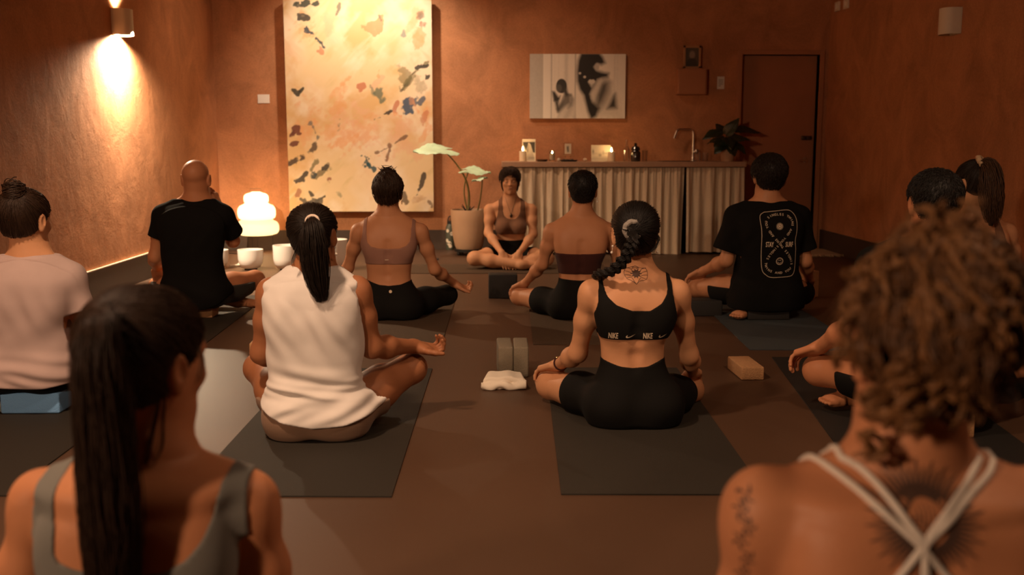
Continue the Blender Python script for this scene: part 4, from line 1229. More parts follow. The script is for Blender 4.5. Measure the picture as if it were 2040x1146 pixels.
# dark dish and tray with dried pods
x = kx(1080); m = MB(); m.lathe([(.001, 0), (.045, 0), (.062, .022), (.058, .022), (.042, .006), (.001, .006)], (x, YI, CZ), 32)
tag(m.build('dish', M['steel_dark'], origin=(x, YI, CZ)), 'shallow dark dish beside the veiled figure card', 'dish')
x = kx(1133); m = MB(); m.lathe([(.001, 0), (.075, 0), (.090, .016), (.085, .016), (.072, .005), (.001, .005)], (x, YI - .03, CZ), 32)
o = m.build('tray', M['black'], origin=(x, YI - .03, CZ)); tag(o, 'round black tray in front of the glass photo stand', 'tray')
for k in range(6):
    xx, yy = x + rng.uniform(-.05, .05), YI - .03 + rng.uniform(-.03, .03); m = MB(); m.ball((xx, yy, CZ + .016), (.018, .014, .011), 12, 8)
    tag(m.build('seed_pod', M['skirt'], origin=(xx, yy, CZ + .005)), 'dark dried seed pod lying in the round black tray', 'seed pod', 'seed pods in the black tray')
# bottles and glasses
x = kx(1249); m = MB(); h = kz(278) - CZ
m.lathe([(.001, 0), (.030, 0), (.032, .01), (.032, h * .55), (.012, h * .72), (.011, h), (.008, h), (.008, h * .74), (.028, h * .54), (.028, .012), (.001, .012)], (x, YI + .03, CZ), 24, close=False)
tag(m.build('glass_bottle', M['glass'], origin=(x, YI + .03, CZ)), 'slim clear glass bottle left of the dark jar', 'bottle')
x = kx(1266); h = kz(285) - CZ
m = MB(); m.lathe([(.001, 0), (.045, 0), (.049, .02), (.049, .085), (.040, .105), (.028, .11), (.001, .11)], (x, YI, CZ), 32)
o = m.build('jar', M['darkglass'], origin=(x, YI, CZ)); tag(o, 'dark glossy jar with a domed knobbed lid on the counter', 'jar')
m = MB(); m.lathe([(.001, .11), (.042, .11), (.046, .122), (.036, .145), (.016, .155), (.012, .160), (.017, .170), (.010, h), (.001, h + .001)], (x, YI, CZ), 28); m.build('lid', M['darkglass'], o)
def tumbler(px, r, h, label, Y):
    x = kx(px, Y); m = MB(); m.lathe([(.001, 0), (r * .9, 0), (r, h), (r - .002, h), (r * .88 - .002, .006), (.001, .006)], (x, Y, CZ), 24, close=False)
    tag(m.build('drinking_glass', M['glass'], origin=(x, Y, CZ)), label, 'glass', 'drinking glasses on the counter')
tumbler(1284, .028, .11, 'empty drinking glass beside the dark jar', YI + .02)
tumbler(1390, .026, .085, 'empty drinking glass right beside the kitchen tap', YK + .40)
tumbler(1405, .030, .085, 'empty drinking glass between the tap glass and the leafy plant', YK + .38)

# ------------------------------------------------------------------ plants
def leaf_mesh(L, W, heart=.3, droop=.25, fold=.12, wav=.02, nu=22, nv=12, seed=0):
    """a leaf along +x from its stalk, z up; heart: how far the lobes go behind the stalk"""
    r = np.random.default_rng(seed); V = []
    for i in range(nu + 1):
        u = i / nu
        w = W * (math.sin(math.pi * min(1, (u * .93 + .07)) ** .75)) ** .85 * (1 - .25 * u)
        for j in range(-nv, nv + 1):
            v = j / nv
            x = L * (u * (1 + heart) - heart * (1 - 0) * abs(v) ** .6 * (1 - u) * 1.0) - 0 * L
            x = L * u - heart * L * (abs(v) ** .7) * (1 - u) ** 2
            y = w * v
            z = -droop * L * u * u + fold * abs(y) * 1.2 - .5 * fold * abs(y) * abs(v) * 2 + wav * math.sin(9 * u + 3 * v + seed) * abs(v) + .004 * math.sin(u * 40 + abs(v) * 8) * abs(v)
            V.append((x, y, z))
    m = 2 * nv + 1; F = []
    for i in range(nu):
        for j in range(m - 1):
            a = i * m + j; F.append((a, a + m, a + m + 1, a + 1))
    V = np.array(V); N = len(V); V2 = V - np.array([0, 0, .0016])
    return np.concatenate([V, V2]), F + [tuple(q + N for q in f[::-1]) for f in F]
def frame3(d, up=(0, 0, 1)):
    d = unit(d); y = unit(np.cross(up, d)); z = np.cross(d, y); return np.stack([d, y, z], 1)
def leaf_mat(name, col, veins=True):
    m, nt, b = new_mat(name)
    tc = node(nt, 'ShaderNodeTexCoord')
    n1 = node(nt, 'ShaderNodeTexNoise', _Scale=12.0, _Detail=4.0); nt.links.new(tc.outputs['Object'], n1.inputs['Vector'])
    mix = node(nt, 'ShaderNodeMix', data_type='RGBA'); mix.inputs['A'].default_value = (*[c * .7 for c in col], 1); mix.inputs['B'].default_value = (*[min(1, c * 1.25) for c in col], 1)
    nt.links.new(n1.outputs['Fac'], mix.inputs['Factor']); nt.links.new(mix.outputs['Result'], b.inputs['Base Color'])
    b.inputs['Roughness'].default_value = .38
    return m
M['leaf'] = leaf_mat('pale_leaf', (.54, .74, .50)); M['leaf_dark'] = leaf_mat('dark_leaf', (.018, .030, .012))
M['stalk'] = simple('leaf_stalk', (.26, .22, .08), rough=.5); M['soil'] = simple('soil', (.03, .02, .012), rough=.95, bump=.8, bscale=60)
M['pot'] = simple('clay_pot', (.56, .36, .22), rough=.75, bump=.15, bscale=40, mottle=.08)
def stalk_to(a, b, bend, r0, r1):
    a, b = np.array(a), np.array(b); t = np.linspace(0, 1, 14)[:, None]
    P = a + (b - a) * t + np.array(bend) * np.sin(np.pi * t) ; return P, np.linspace(r0, r1, 14)
YPOT = 9.86
pc = at(934, 491, YPOT); pr = 36 * YPOT / FPX; zt = float(at(934, 417.5, YPOT)[2]); zb = .062
m = MB(); h = zt - zb
m.lathe([(.001, 0), (pr * .70, 0), (pr * .78, .03), (pr * .90, h * .35), (pr * .98, h * .75), (pr, h - .006), (pr * .985, h), (pr * .93, h), (pr * .92, h - .05), (.001, h - .05)], (pc[0], YPOT, zb), 48)
pot = m.build('potted_plant', M['pot'], origin=(pc[0], YPOT, 0)); tag(pot, 'tall elephant ear plant in big clay pot left of the teacher', 'plant')
m = MB(); m.lathe([(.001, 0), (pr * .89, 0), (pr * .89, .012), (.001, .016)], (pc[0], YPOT, zt - .055), 32); m.build('soil', M['soil'], pot)
m = MB(); m.lathe([(.001, .035), (pr * .80, .035), (pr * .82, .062), (.001, .062)], (pc[0], YPOT, 0), 32)
for k in range(4):
    a = .6 + k * math.pi / 2; m.ball((pc[0] + pr * .66 * math.cos(a), YPOT + pr * .66 * math.sin(a), .021), (.021, .021, .021), 12, 8)
m.build('plant_caddy', M['black'], pot)
for px, py, dY, bend, L_, W_, d, sd, bx in ((884, 299, -.18, (.10, .02, .02), .31, .20, (-.90, -.42, .06), 1, -.01), (934, 340, -.10, (-.045, 0, .02), .22, .12, (.97, -.25, -.02), 2, .0), (961, 356, -.2, (.01, 0, 0), .12, .06, (-.8, -.5, -.12), 3, .08)):
    e = at(px, py, YPOT + dY); b_ = (pc[0] + bx, YPOT - .01, zt - .05)
    P, R_ = stalk_to(b_, e, bend, .014 if sd == 1 else .008, .006)
    V, F = leaf_mesh(L_, W_, heart=.42, droop=.12, fold=.10, wav=.012, seed=sd)
    fr_ = frame3(d, (0, -.30, .95) if sd < 3 else (0, 0, 1)); off = e - fr_ @ np.array([0.0, 0, -.003])
    Vw = (fr_ @ V.T).T + off
    lf = mesh_obj('leaf', Vw, F, M['leaf'], pot)
    m = MB(); m.tube(P, R_, 8); m.build('stalk', M['stalk'], pot)
m = MB()
for k in range(5):
    a = k * 1.3; q = np.array([pc[0] - .01, YPOT - .02, zt - .05]); m.tube([q, q + np.array([.03 * math.cos(a), .03 * math.sin(a), .05]), q + np.array([.07 * math.cos(a), .05 * math.sin(a), .085 + .02 * (k % 2)])], [.012, .009, .003], 7)
m.build('stem_base', M['skirt'], pot)

# leafy plant at the end of the counter
Yl = YK + .22; c = at(1449, 321, Yl); r1 = 14.5 * Yl / FPX; hz = kz(293, Yl) - CZ
m = MB(); m.lathe([(.001, 0), (r1 * .78, 0), (r1 * .85, .02), (r1, hz), (r1 * .92, hz), (r1 * .9, hz - .02), (.001, hz - .02)], (c[0], Yl, CZ), 32)
lp_ = m.build('potted_plant', M['pot'], origin=(c[0], Yl, CZ)); tag(lp_, 'dark leafy houseplant in small pot on the counter end by the door', 'plant')
m = MB(); m.lathe([(.001, 0), (r1 * .9, 0), (r1 * .9, .008), (.001, .01)], (c[0], Yl, CZ + hz - .025), 24); m.build('soil', M['soil'], lp_)
for k, (px, py, dY, L_, W_, d) in enumerate(((1436, 262, -.04, .20, .075, (-1, -.25, -.22)), (1463, 258, .0, .27, .075, (1, -.05, .05)), (1447, 268, -.05, .20, .075, (.45, -.2, .8)), (1455, 276, -.1, .19, .075, (1, -.5, .10)), (1444, 280, -.12, .16, .07, (-.75, -.6, -.2)), (1458, 284, -.10, .18, .075, (.75, -.5, -.45)), (1448, 274, -.12, .18, .075, (.1, -.9, -.45)), (1442, 288, -.06, .14, .065, (-.8, -.4, -.55)), (1453, 288, -.13, .15, .07, (.3, -.8, -.7)), (1446, 264, .06, .17, .07, (-.35, .5, .55)), (1460, 272, .05, .2, .075, (.8, .4, .0)), (1440, 276, .05, .17, .07, (-.8, .4, -.1)))):
    e = at(px, py, Yl + dY); P, R_ = stalk_to((c[0] + .01 * math.sin(k * 2), Yl + .01 * math.cos(k), CZ + hz - .02), e, (0, 0, .01), .005, .003)
    V, F = leaf_mesh(L_, W_, heart=.06, droop=.22, fold=.25, wav=.006, nu=14, nv=6, seed=k)
    fr_ = frame3(d, (.1, -.5, .8)); lf = mesh_obj('leaf', (fr_ @ V.T).T + e, F, M['leaf_dark'], lp_)
    m = MB(); m.tube(P, R_, 6); m.build('stalk', M['leaf_dark'], lp_)

# ------------------------------------------------------------------ lantern
YLN = 10.02
lc = at(513, 470, YLN); sc_ = YLN / FPX
zz = lambda py: float(at(513, py, YLN)[2])
M['lantern'] = None
m_, nt, b = new_mat('lantern_paper')
b.inputs['Base Color'].default_value = (.9, .8, .6, 1); b.inputs['Emission Color'].default_value = (1, .70, .40, 1); b.inputs['Emission Strength'].default_value = .38; b.inputs['Roughness'].default_value = .8
tr = node(nt, 'ShaderNodeBsdfTranslucent'); tr.inputs['Color'].default_value = (.95, .85, .66, 1)
mxs = node(nt, 'ShaderNodeMixShader'); mxs.inputs['Fac'].default_value = .62
nt.links.new(b.outputs['BSDF'], mxs.inputs[1]); nt.links.new(tr.outputs['BSDF'], mxs.inputs[2]); nt.links.new(mxs.outputs['Shader'], nt.nodes['Material Output'].inputs['Surface'])
M['lantern'] = m_
prof = []
tiers = [(468, 437, 42.5, 30), (437, 404, 37, 22), (404, 382, 24, 8)]
for k, (pb, ptp, rmax, rtop) in enumerate(tiers):
    z0_, z1_ = zz(pb), zz(ptp)
    for i in range(13):
        t = i / 12
        rb = (30, 30, 22)[k] if k else 30
        r = max(((1 - abs(2 * t - .85) ** 2.6 if t > .42 else 1 - abs((t - .42) / .42) ** 2.6)), 0) ** .5
        ends = rb if t < .42 else rtop
        prof.append(((ends + (rmax - ends) * r) * sc_, z0_ + (z1_ - z0_) * t))
m = MB(); m.lathe([(r, z) for r, z in prof], (lc[0], YLN, 0), 48, close=False)
ln = m.build('paper_lantern', M['lantern'], origin=(lc[0], YLN, 0), sharp=60); tag(ln, 'glowing three tiered white paper lantern on wire legs in the left corner', 'lamp')
m = MB(); z0_ = zz(468)
for a in (.4, 2.5, 4.6):
    x, y = lc[0] + .15 * math.cos(a), YLN + .15 * math.sin(a); m.tube([(x, y, z0_ + .02), (x, y, 0.002)], .0028, 6)
m.tube([(lc[0], YLN, z0_ + .1), (lc[0], YLN, .004)], .0035, 6)
m.tube([(lc[0], YLN, .006), (lc[0] - .15, YLN - .1, .004), (lc[0] - .4, YLN + .05, .004)], .0035, 6)
m.build('wire_legs', M['black'], ln)
m = MB(); zt_ = zz(382); m.tube([(lc[0] - .06, YLN, zt_), (lc[0] - .06, YLN, zt_ + .03), (lc[0] + .05, YLN, zt_ + .03), (lc[0] + .05, YLN, zt_)], .002, 6); m.build('wire_handle', M['black'], ln)

# ------------------------------------------------------------------ singing bowls
M['crystal'] = simple('frosted_crystal', (.92, .88, .82), rough=.35, mottle=.02, coat=.1)
b = M['crystal'].node_tree.nodes['Principled BSDF']; b.inputs['Subsurface Weight'].default_value = .0
def bowl(px, wpx, pyt, pyb, label):
    q = onfloor(px, pyb); Y = q[1]; r = wpx / 2 * Y / FPX; h = float(at(px, pyt, Y)[2]) * 1.0
    t = .008
    pr_ = [(.001, .012), (r * .45, .012), (r * .72, .022), (r * .90, .055), (r * .98, .10), (r, h), (r - t, h), (r * .98 - t, .105), (r * .88 - t, .065), (r * .70 - t, .036), (.001, .028)]
    m = MB(); m.lathe(pr_, (q[0], Y, 0), 44, close=False)
    o = m.build('singing_bowl', M['crystal'], origin=(q[0], Y, 0), sharp=70); tag(o, label, 'bowl', 'white crystal singing bowls'); 
    m = MB(); m.lathe([(r * .42, 0), (r * .5, 0), (r * .5, .014), (r * .42, .014), (r * .42, 0)], (q[0], Y, 0), 28, close=False); m.build('rubber_ring', M['black'], o)
    return o
bowl(431, 50, 498, 536, 'white singing bowl half hidden behind the man in the black shirt')
bowl(500, 50, 497, 537.5, 'smaller white singing bowl below the paper lantern')
bowl(572, 54, 488.5, 538, 'white singing bowl left of the ponytail of the white top woman')
bowl(664, 58, 477, 538, 'tallest white singing bowl, between two seated women')
m = MB(); q = onfloor(458, 533); q2 = onfloor(481, 531); m.tube([q + [0, 0, .014], q2 + [0, 0, .014]], .009, 10); m.ball(q2 + np.array([-.02, 0, .016]), .016)
tag(m.build('bowl_mallet', M['paper'], origin=tuple(q)), 'white mallet lying between two singing bowls', 'mallet')

# ------------------------------------------------------------------ bottle, phone, rug
q = onfloor(897, 497.5); Yb = q[1]; r = 8.8 * Yb / FPX; hb = float(at(897, 446, Yb)[2]); ht = float(at(897, 431, Yb)[2])
M['bottle'] = simple('bottle_green', (.075, .085, .06), rough=.4, mottle=.1)
m = MB(); m.lathe([(.001, 0), (r * .97, 0), (r, .006), (r, hb * .86), (r * .72, hb * .97), (r * .6, hb), (.001, hb)], (q[0], Yb, 0), 32)
o = m.build('water_bottle', M['bottle'], origin=(q[0], Yb, 0)); tag(o, 'dark green flask with round pale stickers beside the clay pot', 'bottle')
m = MB(); m.lathe([(.001, hb), (r * .66, hb), (r * .66, hb + .025), (r * .3, hb + .03), (.001, hb + .03)], (q[0], Yb, 0), 24)
m.tube([(q[0] + r * .5 * math.cos(a), Yb, hb + .02 + (ht - hb - .02) * math.sin(a)) for a in np.linspace(0, math.pi, 12)], .006, 8); m.build('cap', M['black'], o)
for k, (a, z, rr) in enumerate(((-.2, .07, .024), (.5, .17, .022), (-.6, .20, .018), (.05, .04, .018), (-.75, .10, .018))):
    m = MB(); n = 20; V = []
    for j in range(n):
        t = 6.283 * j / n; aa = a + rr * math.cos(t) / r; V.append((q[0] + (r + .0008) * math.sin(aa), Yb - (r + .0008) * math.cos(aa), z + rr * math.sin(t)))
    V.append((q[0] + (r + .001) * math.sin(a), Yb - (r + .001) * math.cos(a), z)); m.add(V, [(j, (j + 1) % n, n) for j in range(n)]); m.build('sticker', M['paper'], o, smooth=False)
q = onfloor(860, 517.5); m = MB(); m.box((q[0] - .065, q[1] - .04, .003), (q[0] + .065, q[1] + .04, .012), .003)
tag(m.build('phone', M['black'], origin=(q[0], q[1], 0), smooth=False), 'small black phone lying on the floor before the clay pot', 'phone')

M['rug'] = simple('cream_wool', (.50, .36, .22), rough=.95, bump=.8, bscale=90, mottle=.2, mscale=50)
a = onfloor(1560, 500); b_ = onfloor(1650, 505)
m = MB(); x0, x1 = float(at(1545, 500, 9.95)[0]), float(at(1668, 505, 9.95)[0]); y0, y1 = 9.62, 10.25
m.box((x0, y0, 0), (x1, y1, .012), .004); rug = m.build('door_rug', M['rug'], origin=(x0, y0, 0), smooth=False); tag(rug, 'small cream fringed rug lying in front of the door', 'rug')
ps, rs = [], []
for k in range(220):
    s_ = rng.random(); side = k % 2
    if side: p0 = np.array([x0 + s_ * (x1 - x0), y0, .010]); d = np.array([rng.normal(0, .3), -1, 0])
    else: p0 = np.array([x1, y0 + s_ * (y1 - y0), .010]); d = np.array([1, rng.normal(0, .5), 0])
    l = rng.uniform(.03, .085); ps.append(np.array([p0 - d * .01, p0 + d * l * .5 + [0, 0, .012 * rng.random()], p0 + d * l + [0, 0, -.006]])); rs.append(np.array([.004, .004, .002]))
strands_obj('fringe', ps, rs, M['rug'], rug)

# ------------------------------------------------------------------ mats
def yoga_mat(BL, BR, ang_pt, label, mat, L=1.78, t=.005, group='yoga mats on the studio floor'):
    """near corners from the picture, running along the direction to ang_pt from BR"""
    a, b = onfloor(*BL), onfloor(*BR); e = unit(b - a); a2 = np.array(a)
    side = np.array([-e[1], e[0], 0]);
    if ang_pt is not None:
        d = unit(onfloor(*ang_pt) - b); side = unit(d)
    P = [a, b, b + side * L, a + side * L]
    ctr = sum(P) / 4
    w = np.linalg.norm(b - a)
    m = MB()
    nu, nv = 6, 18; V = []; 
    for z in (0.0005, t):
        for j in range(nv + 1):
            for i in range(nu + 1):
                p = a + (b - a) * i / nu + side * L * j / nv
                lift = 0
                V.append((p[0], p[1], z + lift))
    n1 = (nu + 1) * (nv + 1); F = []
    for j in range(nv):
        for i in range(nu):
            q = j * (nu + 1) + i; F.append((q, q + nu + 1, q + nu + 2, q + 1)); F.append((q + n1, q + 1 + n1, q + nu + 2 + n1, q + nu + 1 + n1))
    bd = [i for i in range(nu + 1)] + [(j + 1) * (nu + 1) - 1 for j in range(1, nv + 1)] + [nv * (nu + 1) + i for i in range(nu - 1, -1, -1)] + [j * (nu + 1) for j in range(nv - 1, 0, -1)]
    for k in range(len(bd)):
        q, r_ = bd[k], bd[(k + 1) % len(bd)]; F.append((q, r_, r_ + n1, q + n1))
    m.add(V, F)
    o = m.build('yoga_mat', mat, origin=tuple(ctr * [1, 1, 0]), smooth=False); tag(o, label, 'yoga mat', group)
    return o
yoga_mat((362, 990), (780, 992), (862, 733), 'dark yoga mat under the woman in the white sleeveless top', M['mat'])
yoga_mat((1118, 987), (1527, 988), None, 'dark yoga mat under the woman with the braid and black bra', M['mat'])
yoga_mat((648, 686), (880, 686), (905, 605), 'brown yoga mat under the woman in the dusty pink bra', M['mat_brown'])
yoga_mat((1062, 687), (1290, 687), None, 'brown yoga mat under the short haired woman in the dark bandeau', M['mat_brown'])
yoga_mat((1494, 698), (1728, 699), None, 'blue grey yoga mat under the man with the printed black shirt', M['mat_blue'])
yoga_mat((172, 687), (408, 687), (506, 612), 'dark yoga mat under the bald man in the black shirt', M['mat'])
yoga_mat((-390, 990), (13, 990), (174, 870), 'dark yoga mat at the left edge under the pink shirt woman', M['mat'])
yoga_mat((1700, 935), (2105, 935), (1957, 826), 'black yoga mat behind the curly haired woman, under a man in black', M['black'])
yoga_mat((1925, 752), (2190, 790), None, 'dark yoga mat under the woman with the scrunchie near the right wall', M['mat'])
# teacher's mat lies crosswise
q = onfloor(800, 545.5); q2 = onfloor(1215, 545.5)
yoga_mat((800, 545.5), (1215, 545.5), None, 'brown ribbed yoga mat lying crosswise under the teacher', M['mat_brown'], L=.62)

# ------------------------------------------------------------------ blocks
def block(c, dims, label, mat, rotz=0.0, group=None, r=.006, z=0.0, cat='block', name='yoga_block'):
    m = MB(); d = np.array(dims) / 2
    m.box((-d[0], -d[1], 0), (d[0], d[1], dims[2]), r)
    o = m.build(name, mat, local=True, smooth=True, sharp=30); o.location = (c[0], c[1], z); o.rotation_euler = (0, 0, rotz)
    return tag(o, label, cat, group)
MT = .006
M['foam_blue'] = simple('foam_blue', (.19, .42, .78), rough=.8, bump=.2, bscale=200, mottle=.06)
M['foam_grey'] = simple('foam_grey', (.20, .165, .115), rough=.85, bump=.3, bscale=180, mottle=.12, mscale=90)
M['foam_black'] = simple('foam_black', (.014, .012, .011), rough=.75, bump=.2, bscale=150)
yq = float(onfloor(1004, 753)[1])
for (px, lb, rz) in ((1006, 'left of two grey foam blocks standing side by side behind white cloth', .03), (1038.5, 'right of two grey foam blocks standing side by side behind white cloth', -.01)):
    q = at(px, 700, yq + .02); block((q[0], yq + .118), (.071, .235, .147), lb, M['foam_grey'], rz, 'two grey foam blocks in the aisle', .009)
q = onfloor(1498, 758); block((q[0], q[1] + .125), (.106, .25, .062), 'loose cork block lying flat in the aisle near the right knee', M['cork'], .03, 'cork blocks', .006)
q = onfloor(1616, 594); block((q[0] - .01, q[1] + .06), (.12, .10, .19), 'cork block standing at the right hip of the printed shirt man', M['cork'], .5, 'cork blocks', .006)
q = onfloor(511, 757); block((q[0] + .03, q[1] + .09), (.14, .10, .165), 'cork block standing beside left knee of the white top woman', M['cork'], .05, 'cork blocks', .006)
q = onfloor(392, 635.5); block((q[0] - .02, q[1] + .075), (.235, .15, .072), 'cork block under the bald man in the black shirt', M['cork'], 0, 'cork blocks', .006, MT)
q = onfloor(1877, 876); block((q[0], q[1] + .08), (.24, .16, .085), 'cork block under the short haired man behind the curly hair', M['cork'], .0, 'cork blocks', .006, MT)
q = onfloor(60, 828); block((q[0], q[1] + .08), (.236, .155, .085), 'light blue foam block under the pink shirt woman', M['foam_blue'], 0, None, .008, MT)
q = onfloor(1002, 596); block((q[0], q[1] + .10), (.205, .15, .17), 'black foam block standing in front of the teacher', M['foam_black'], 0, 'black foam blocks', .008)
q = onfloor(1400, 632); block((q[0] + .02, q[1] + .10), (.22, .15, .10), 'black foam block under the left knee of the printed shirt man', M['foam_black'], 0, 'black foam blocks', .008)
q = onfloor(1535, 642); block((q[0], q[1] + .14), (.26, .20, .085), 'black foam block the printed shirt man sits on', M['foam_black'], 0, 'black foam blocks', .008, MT)
q = onfloor(1985, 700); block((q[0] - .02, q[1] + .02), (.36, .24, .16), 'dark bolster under the woman with the scrunchie', M['foam_black'], 0, None, .05, MT, 'bolster', 'bolster')

# folded white cloth
M['cloth'] = simple('white_cotton', (.80, .72, .60), rough=.95, bump=.12, bscale=500, mottle=.04)
q = onfloor(1004, 778); cxq, cyq = float(q[0]), float(q[1])
Fq = Field((cxq - .14, cyq - .04, -.002), (cxq + .14, cyq + .22, .09), .0028)
A = Fq.new(); x, y, z = Fq.X(), Fq.Y(), Fq.Z(); u = (x - cxq) / .105
def slab(zc, th, hw, y0, y1, r):
    dx = np.abs(x - cxq - .01 * (y - cyq) * 3) - hw - .12 * (cyq + .02 - y); dy = np.maximum(y0 - y, y - y1); dz = np.abs(z - zc) - th
    q = [np.maximum(v + r, 0) for v in (dx, dy, dz)]
    return (np.sqrt(q[0] ** 2 + q[1] ** 2 + q[2] ** 2) - r + np.minimum(np.maximum(np.maximum(dx, dy), dz) + r, 0)).astype(f4)
sag = .010 * np.cos(u * 1.5)
A = smin(A, slab(.034 + sag + .002 * np.sin(u * 8), .014, .094, cyq + .012 + .004 * np.sin(u * 7), cyq + .150, .012), .004)     # thick top fold
A = smin(A, slab(.016 + .002 * np.sin(u * 10 + 1), .014, .099, cyq + .007 + .005 * np.sin(u * 9), cyq + .155, .009), .004)
for s_, wv in ((0, .0), (1, .7)):                                   # loops of the front edge
    zc = .018 + .007 * np.sin(u * 6.2 + 2.2 + wv) + .004 * s_; yc = cyq + .004 + .010 * s_
    d = np.sqrt((y - yc) ** 2 + ((z - zc) * .8) ** 2) - (.0125 + .003 * np.sin(u * 9 + wv)); A = smin(A, np.maximum(d, np.abs(x - cxq) - .100).astype(f4), .006)
A = np.maximum(A, .001 - z)
V, Fc = surface(Fq, A.astype(f4), 2)
tag(mesh_obj('folded_cloth', V, Fc, M['cloth'], origin=(cxq, cyq, 0)), 'folded white cotton cloth on the floor before the grey blocks', 'cloth')
# ------------------------------------------------------------------ materials for people
SK = {
 'tan': skin('skin_tan', (.50, .235, .120)), 'deep': skin('skin_deep', (.36, .150, .070)), 'fair': skin('skin_fair', (.60, .310, .165)), 'rose': skin('skin_rose', (.52, .225, .110)),
}
HM = {'dark': hair_mat('hair_dark', (.016, .010, .007)), 'brown': hair_mat('hair_brown', (.032, .016, .009)), 'black': hair_mat('hair_black', (.009, .007, .006)), 'curly': hair_mat('hair_bronze', (.115, .052, .022), .4), 'curl_highlight': hair_mat('hair_bronze_highlight', (.24, .112, .044), .38), 'curlbase': hair_mat('hair_bronze_dark', (.05, .024, .012)), 'mid': hair_mat('hair_midbrown', (.070, .034, .017))}  # golden copy of the bronze carries the curls' lit highlights in its colour
CL = {
 'black': simple('cloth_black', (.007, .0065, .006), rough=.85, bump=.06, bscale=700, spec=.15), 'black2': simple('cloth_black_cotton', (.008, .0075, .007), rough=.95, bump=.08, bscale=700, spec=.08), 'white': fabric('cloth_white', (.78, .735, .70), weave=.2),
 'pink': fabric('cloth_pale_pink', (.47, .355, .335), weave=.2), 'taupe': fabric('cloth_taupe', (.27, .17, .115)), 'dusty': fabric('cloth_dusty_pink', (.30, .155, .115), weave=.4, wscale=180),
 'grey': fabric('cloth_grey', (.17, .165, .150)), 'maroon': fabric('cloth_maroon', (.050, .016, .013)), 'brown': fabric('cloth_brown', (.17, .085, .050), weave=.4, wscale=180), 'olive': fabric('cloth_dark_grey', (.035, .034, .030)),
 'strap': fabric('cloth_strap_white', (.74, .66, .58), weave=.3),
}
M['ink'] = simple('tattoo_ink', (.075, .040, .028), rough=.6, mottle=.3, mscale=60)
M['print'] = simple('print_cream', (.72, .58, .42), rough=.7, mottle=.05)
M['gold'] = simple('gold', (.80, .52, .22), rough=.25, metal=1.0)
M['pearl'] = simple('pearl', (.85, .78, .68), rough=.25)
M['tie_grey'] = fabric('scrunchie_grey', (.30, .27, .24)); M['tie_tan'] = fabric('scrunchie_tan', (.52, .36, .22)); M['tie_white'] = fabric('hair_tie_white', (.75, .62, .52))

def ring(name, c, R, r, mat, parent, nrm, label=None, n=28, wob=0.0, k=7):
    d = unit(nrm); ref = np.array([0, 0, 1.0]) if abs(d[2]) < .8 else np.array([1.0, 0, 0]); a = unit(np.cross(d, ref)); b = np.cross(d, a)
    P = [np.array(c) + (a * math.cos(t) + b * math.sin(t)) * R * (1 + wob * math.sin(t * k)) + d * R * wob * math.cos(t * (k + 2)) for t in np.linspace(0, 2 * math.pi, n + 1)]
    m = MB(); m.tube(P, r, 10, cap=False); o = m.build(name, mat, parent)
    if label: o['label'] = label
    return o
def earring(p, side, kind='hoop'):
    e = p.hw(side * .084, -.004, -.044)
    m = MB()
    if kind == 'hoop': 
        P = [e + np.array([.0, .010 * math.cos(t), -.012 + .012 * math.sin(t)]) for t in np.linspace(0, 6.2832, 17)]; m.tube(P, .0016, 6, cap=False)
    else:
        m.ball(e, .0045, 10, 8); m.ball(e + np.array([side * .004, -.004, -.024]), .0052, 10, 8); m.tube([e, e + np.array([side * .004, -.004, -.024])], .0008, 5)
    m.build('earring', M['gold'] if kind == 'hoop' else M['pearl'], p.o)
def wrinkle(F, specs):
    """sum of soft folds: (amp, kx, kz, phase, centre z, spread)"""
    x, z = F.X(), F.Z(); out = 0
    for a, kx_, kz_, ph, zc, sp in specs:
        out = out + f4(a) * np.sin(x * kx_ + z * kz_ + ph + 1.4 * np.sin(x * 11 + ph) + 1.1 * np.sin(z * 13 + 2 * ph)).astype(f4) * np.exp(-((z - zc) / sp) ** 2).astype(f4)
    return out

# ================================================================== woman with braid and black bra (centre right)
p = Person(3.78, h=min(VOX, .0038))
p.setup([(556, 1212, 1322, 0, .055), (568, 1196, 1338, -.005, .072), (590, 1186, 1346, -.01, .088), (620, 1188, 1341, -.012, .097), (650, 1193, 1331, -.01, .098), (674, 1196, 1324, -.005, .094), (700, 1198, 1321, 0, .086), (722, 1198, 1322, 0, .085), (750, 1189, 1332, 0, .096), (790, 1172, 1348, .005, .112), (838, 1172, 1350, .005, .115)],
        (1264, 467), (1271, 546, .005), pts=[at(1060, 790, 4.1), at(1410, 800, 4.1), at(1060, 700, 4.2), at(1410, 700, 4.2)])
p.torso([(1179, 583), (1349, 583)], bust=.9, neck_r=.05)
p.head(1.0, yaw=4)
p.arm(-1, (1151, 704, .08), (1112, 727, .27), hand=dict(d=(-.55, .62, -.30), n=(-.25, .1, -.9), curl=(24, 30, 22)))
p.arm(1, (1373, 708, .10), (1380, 742, .29), hand=dict(d=(.18, .85, -.38), n=(.1, -.3, -.9), curl=(24, 30, 22)))
p.std_leg(-1, (1099, 767, .32)); p.std_leg(1, (1372, 777, .34))
o = p.body('person', SK['fair'], 'woman with dark braid in black sports bra and bike shorts, seated on dark mat')
top = p.outline([(1150, 700), (1180, 645), (1187, 622), (1193, 600), (1195, 575), (1196, 480), (1203, 480), (1204, 570), (1210, 590), (1227, 606), (1258, 617), (1293, 617), (1316, 603), (1329, 585), (1333, 566), (1334, 480), (1341, 480), (1342, 575), (1344, 600), (1349, 622), (1356, 645), (1390, 700)])
bra = p.cloth('sports_bra', CL['black'], p.trunk(), .0045, np.maximum(p.F.Z() - top, p.outline([(1150, 676), (1400, 676)]) - p.F.Z()), bvh=True)
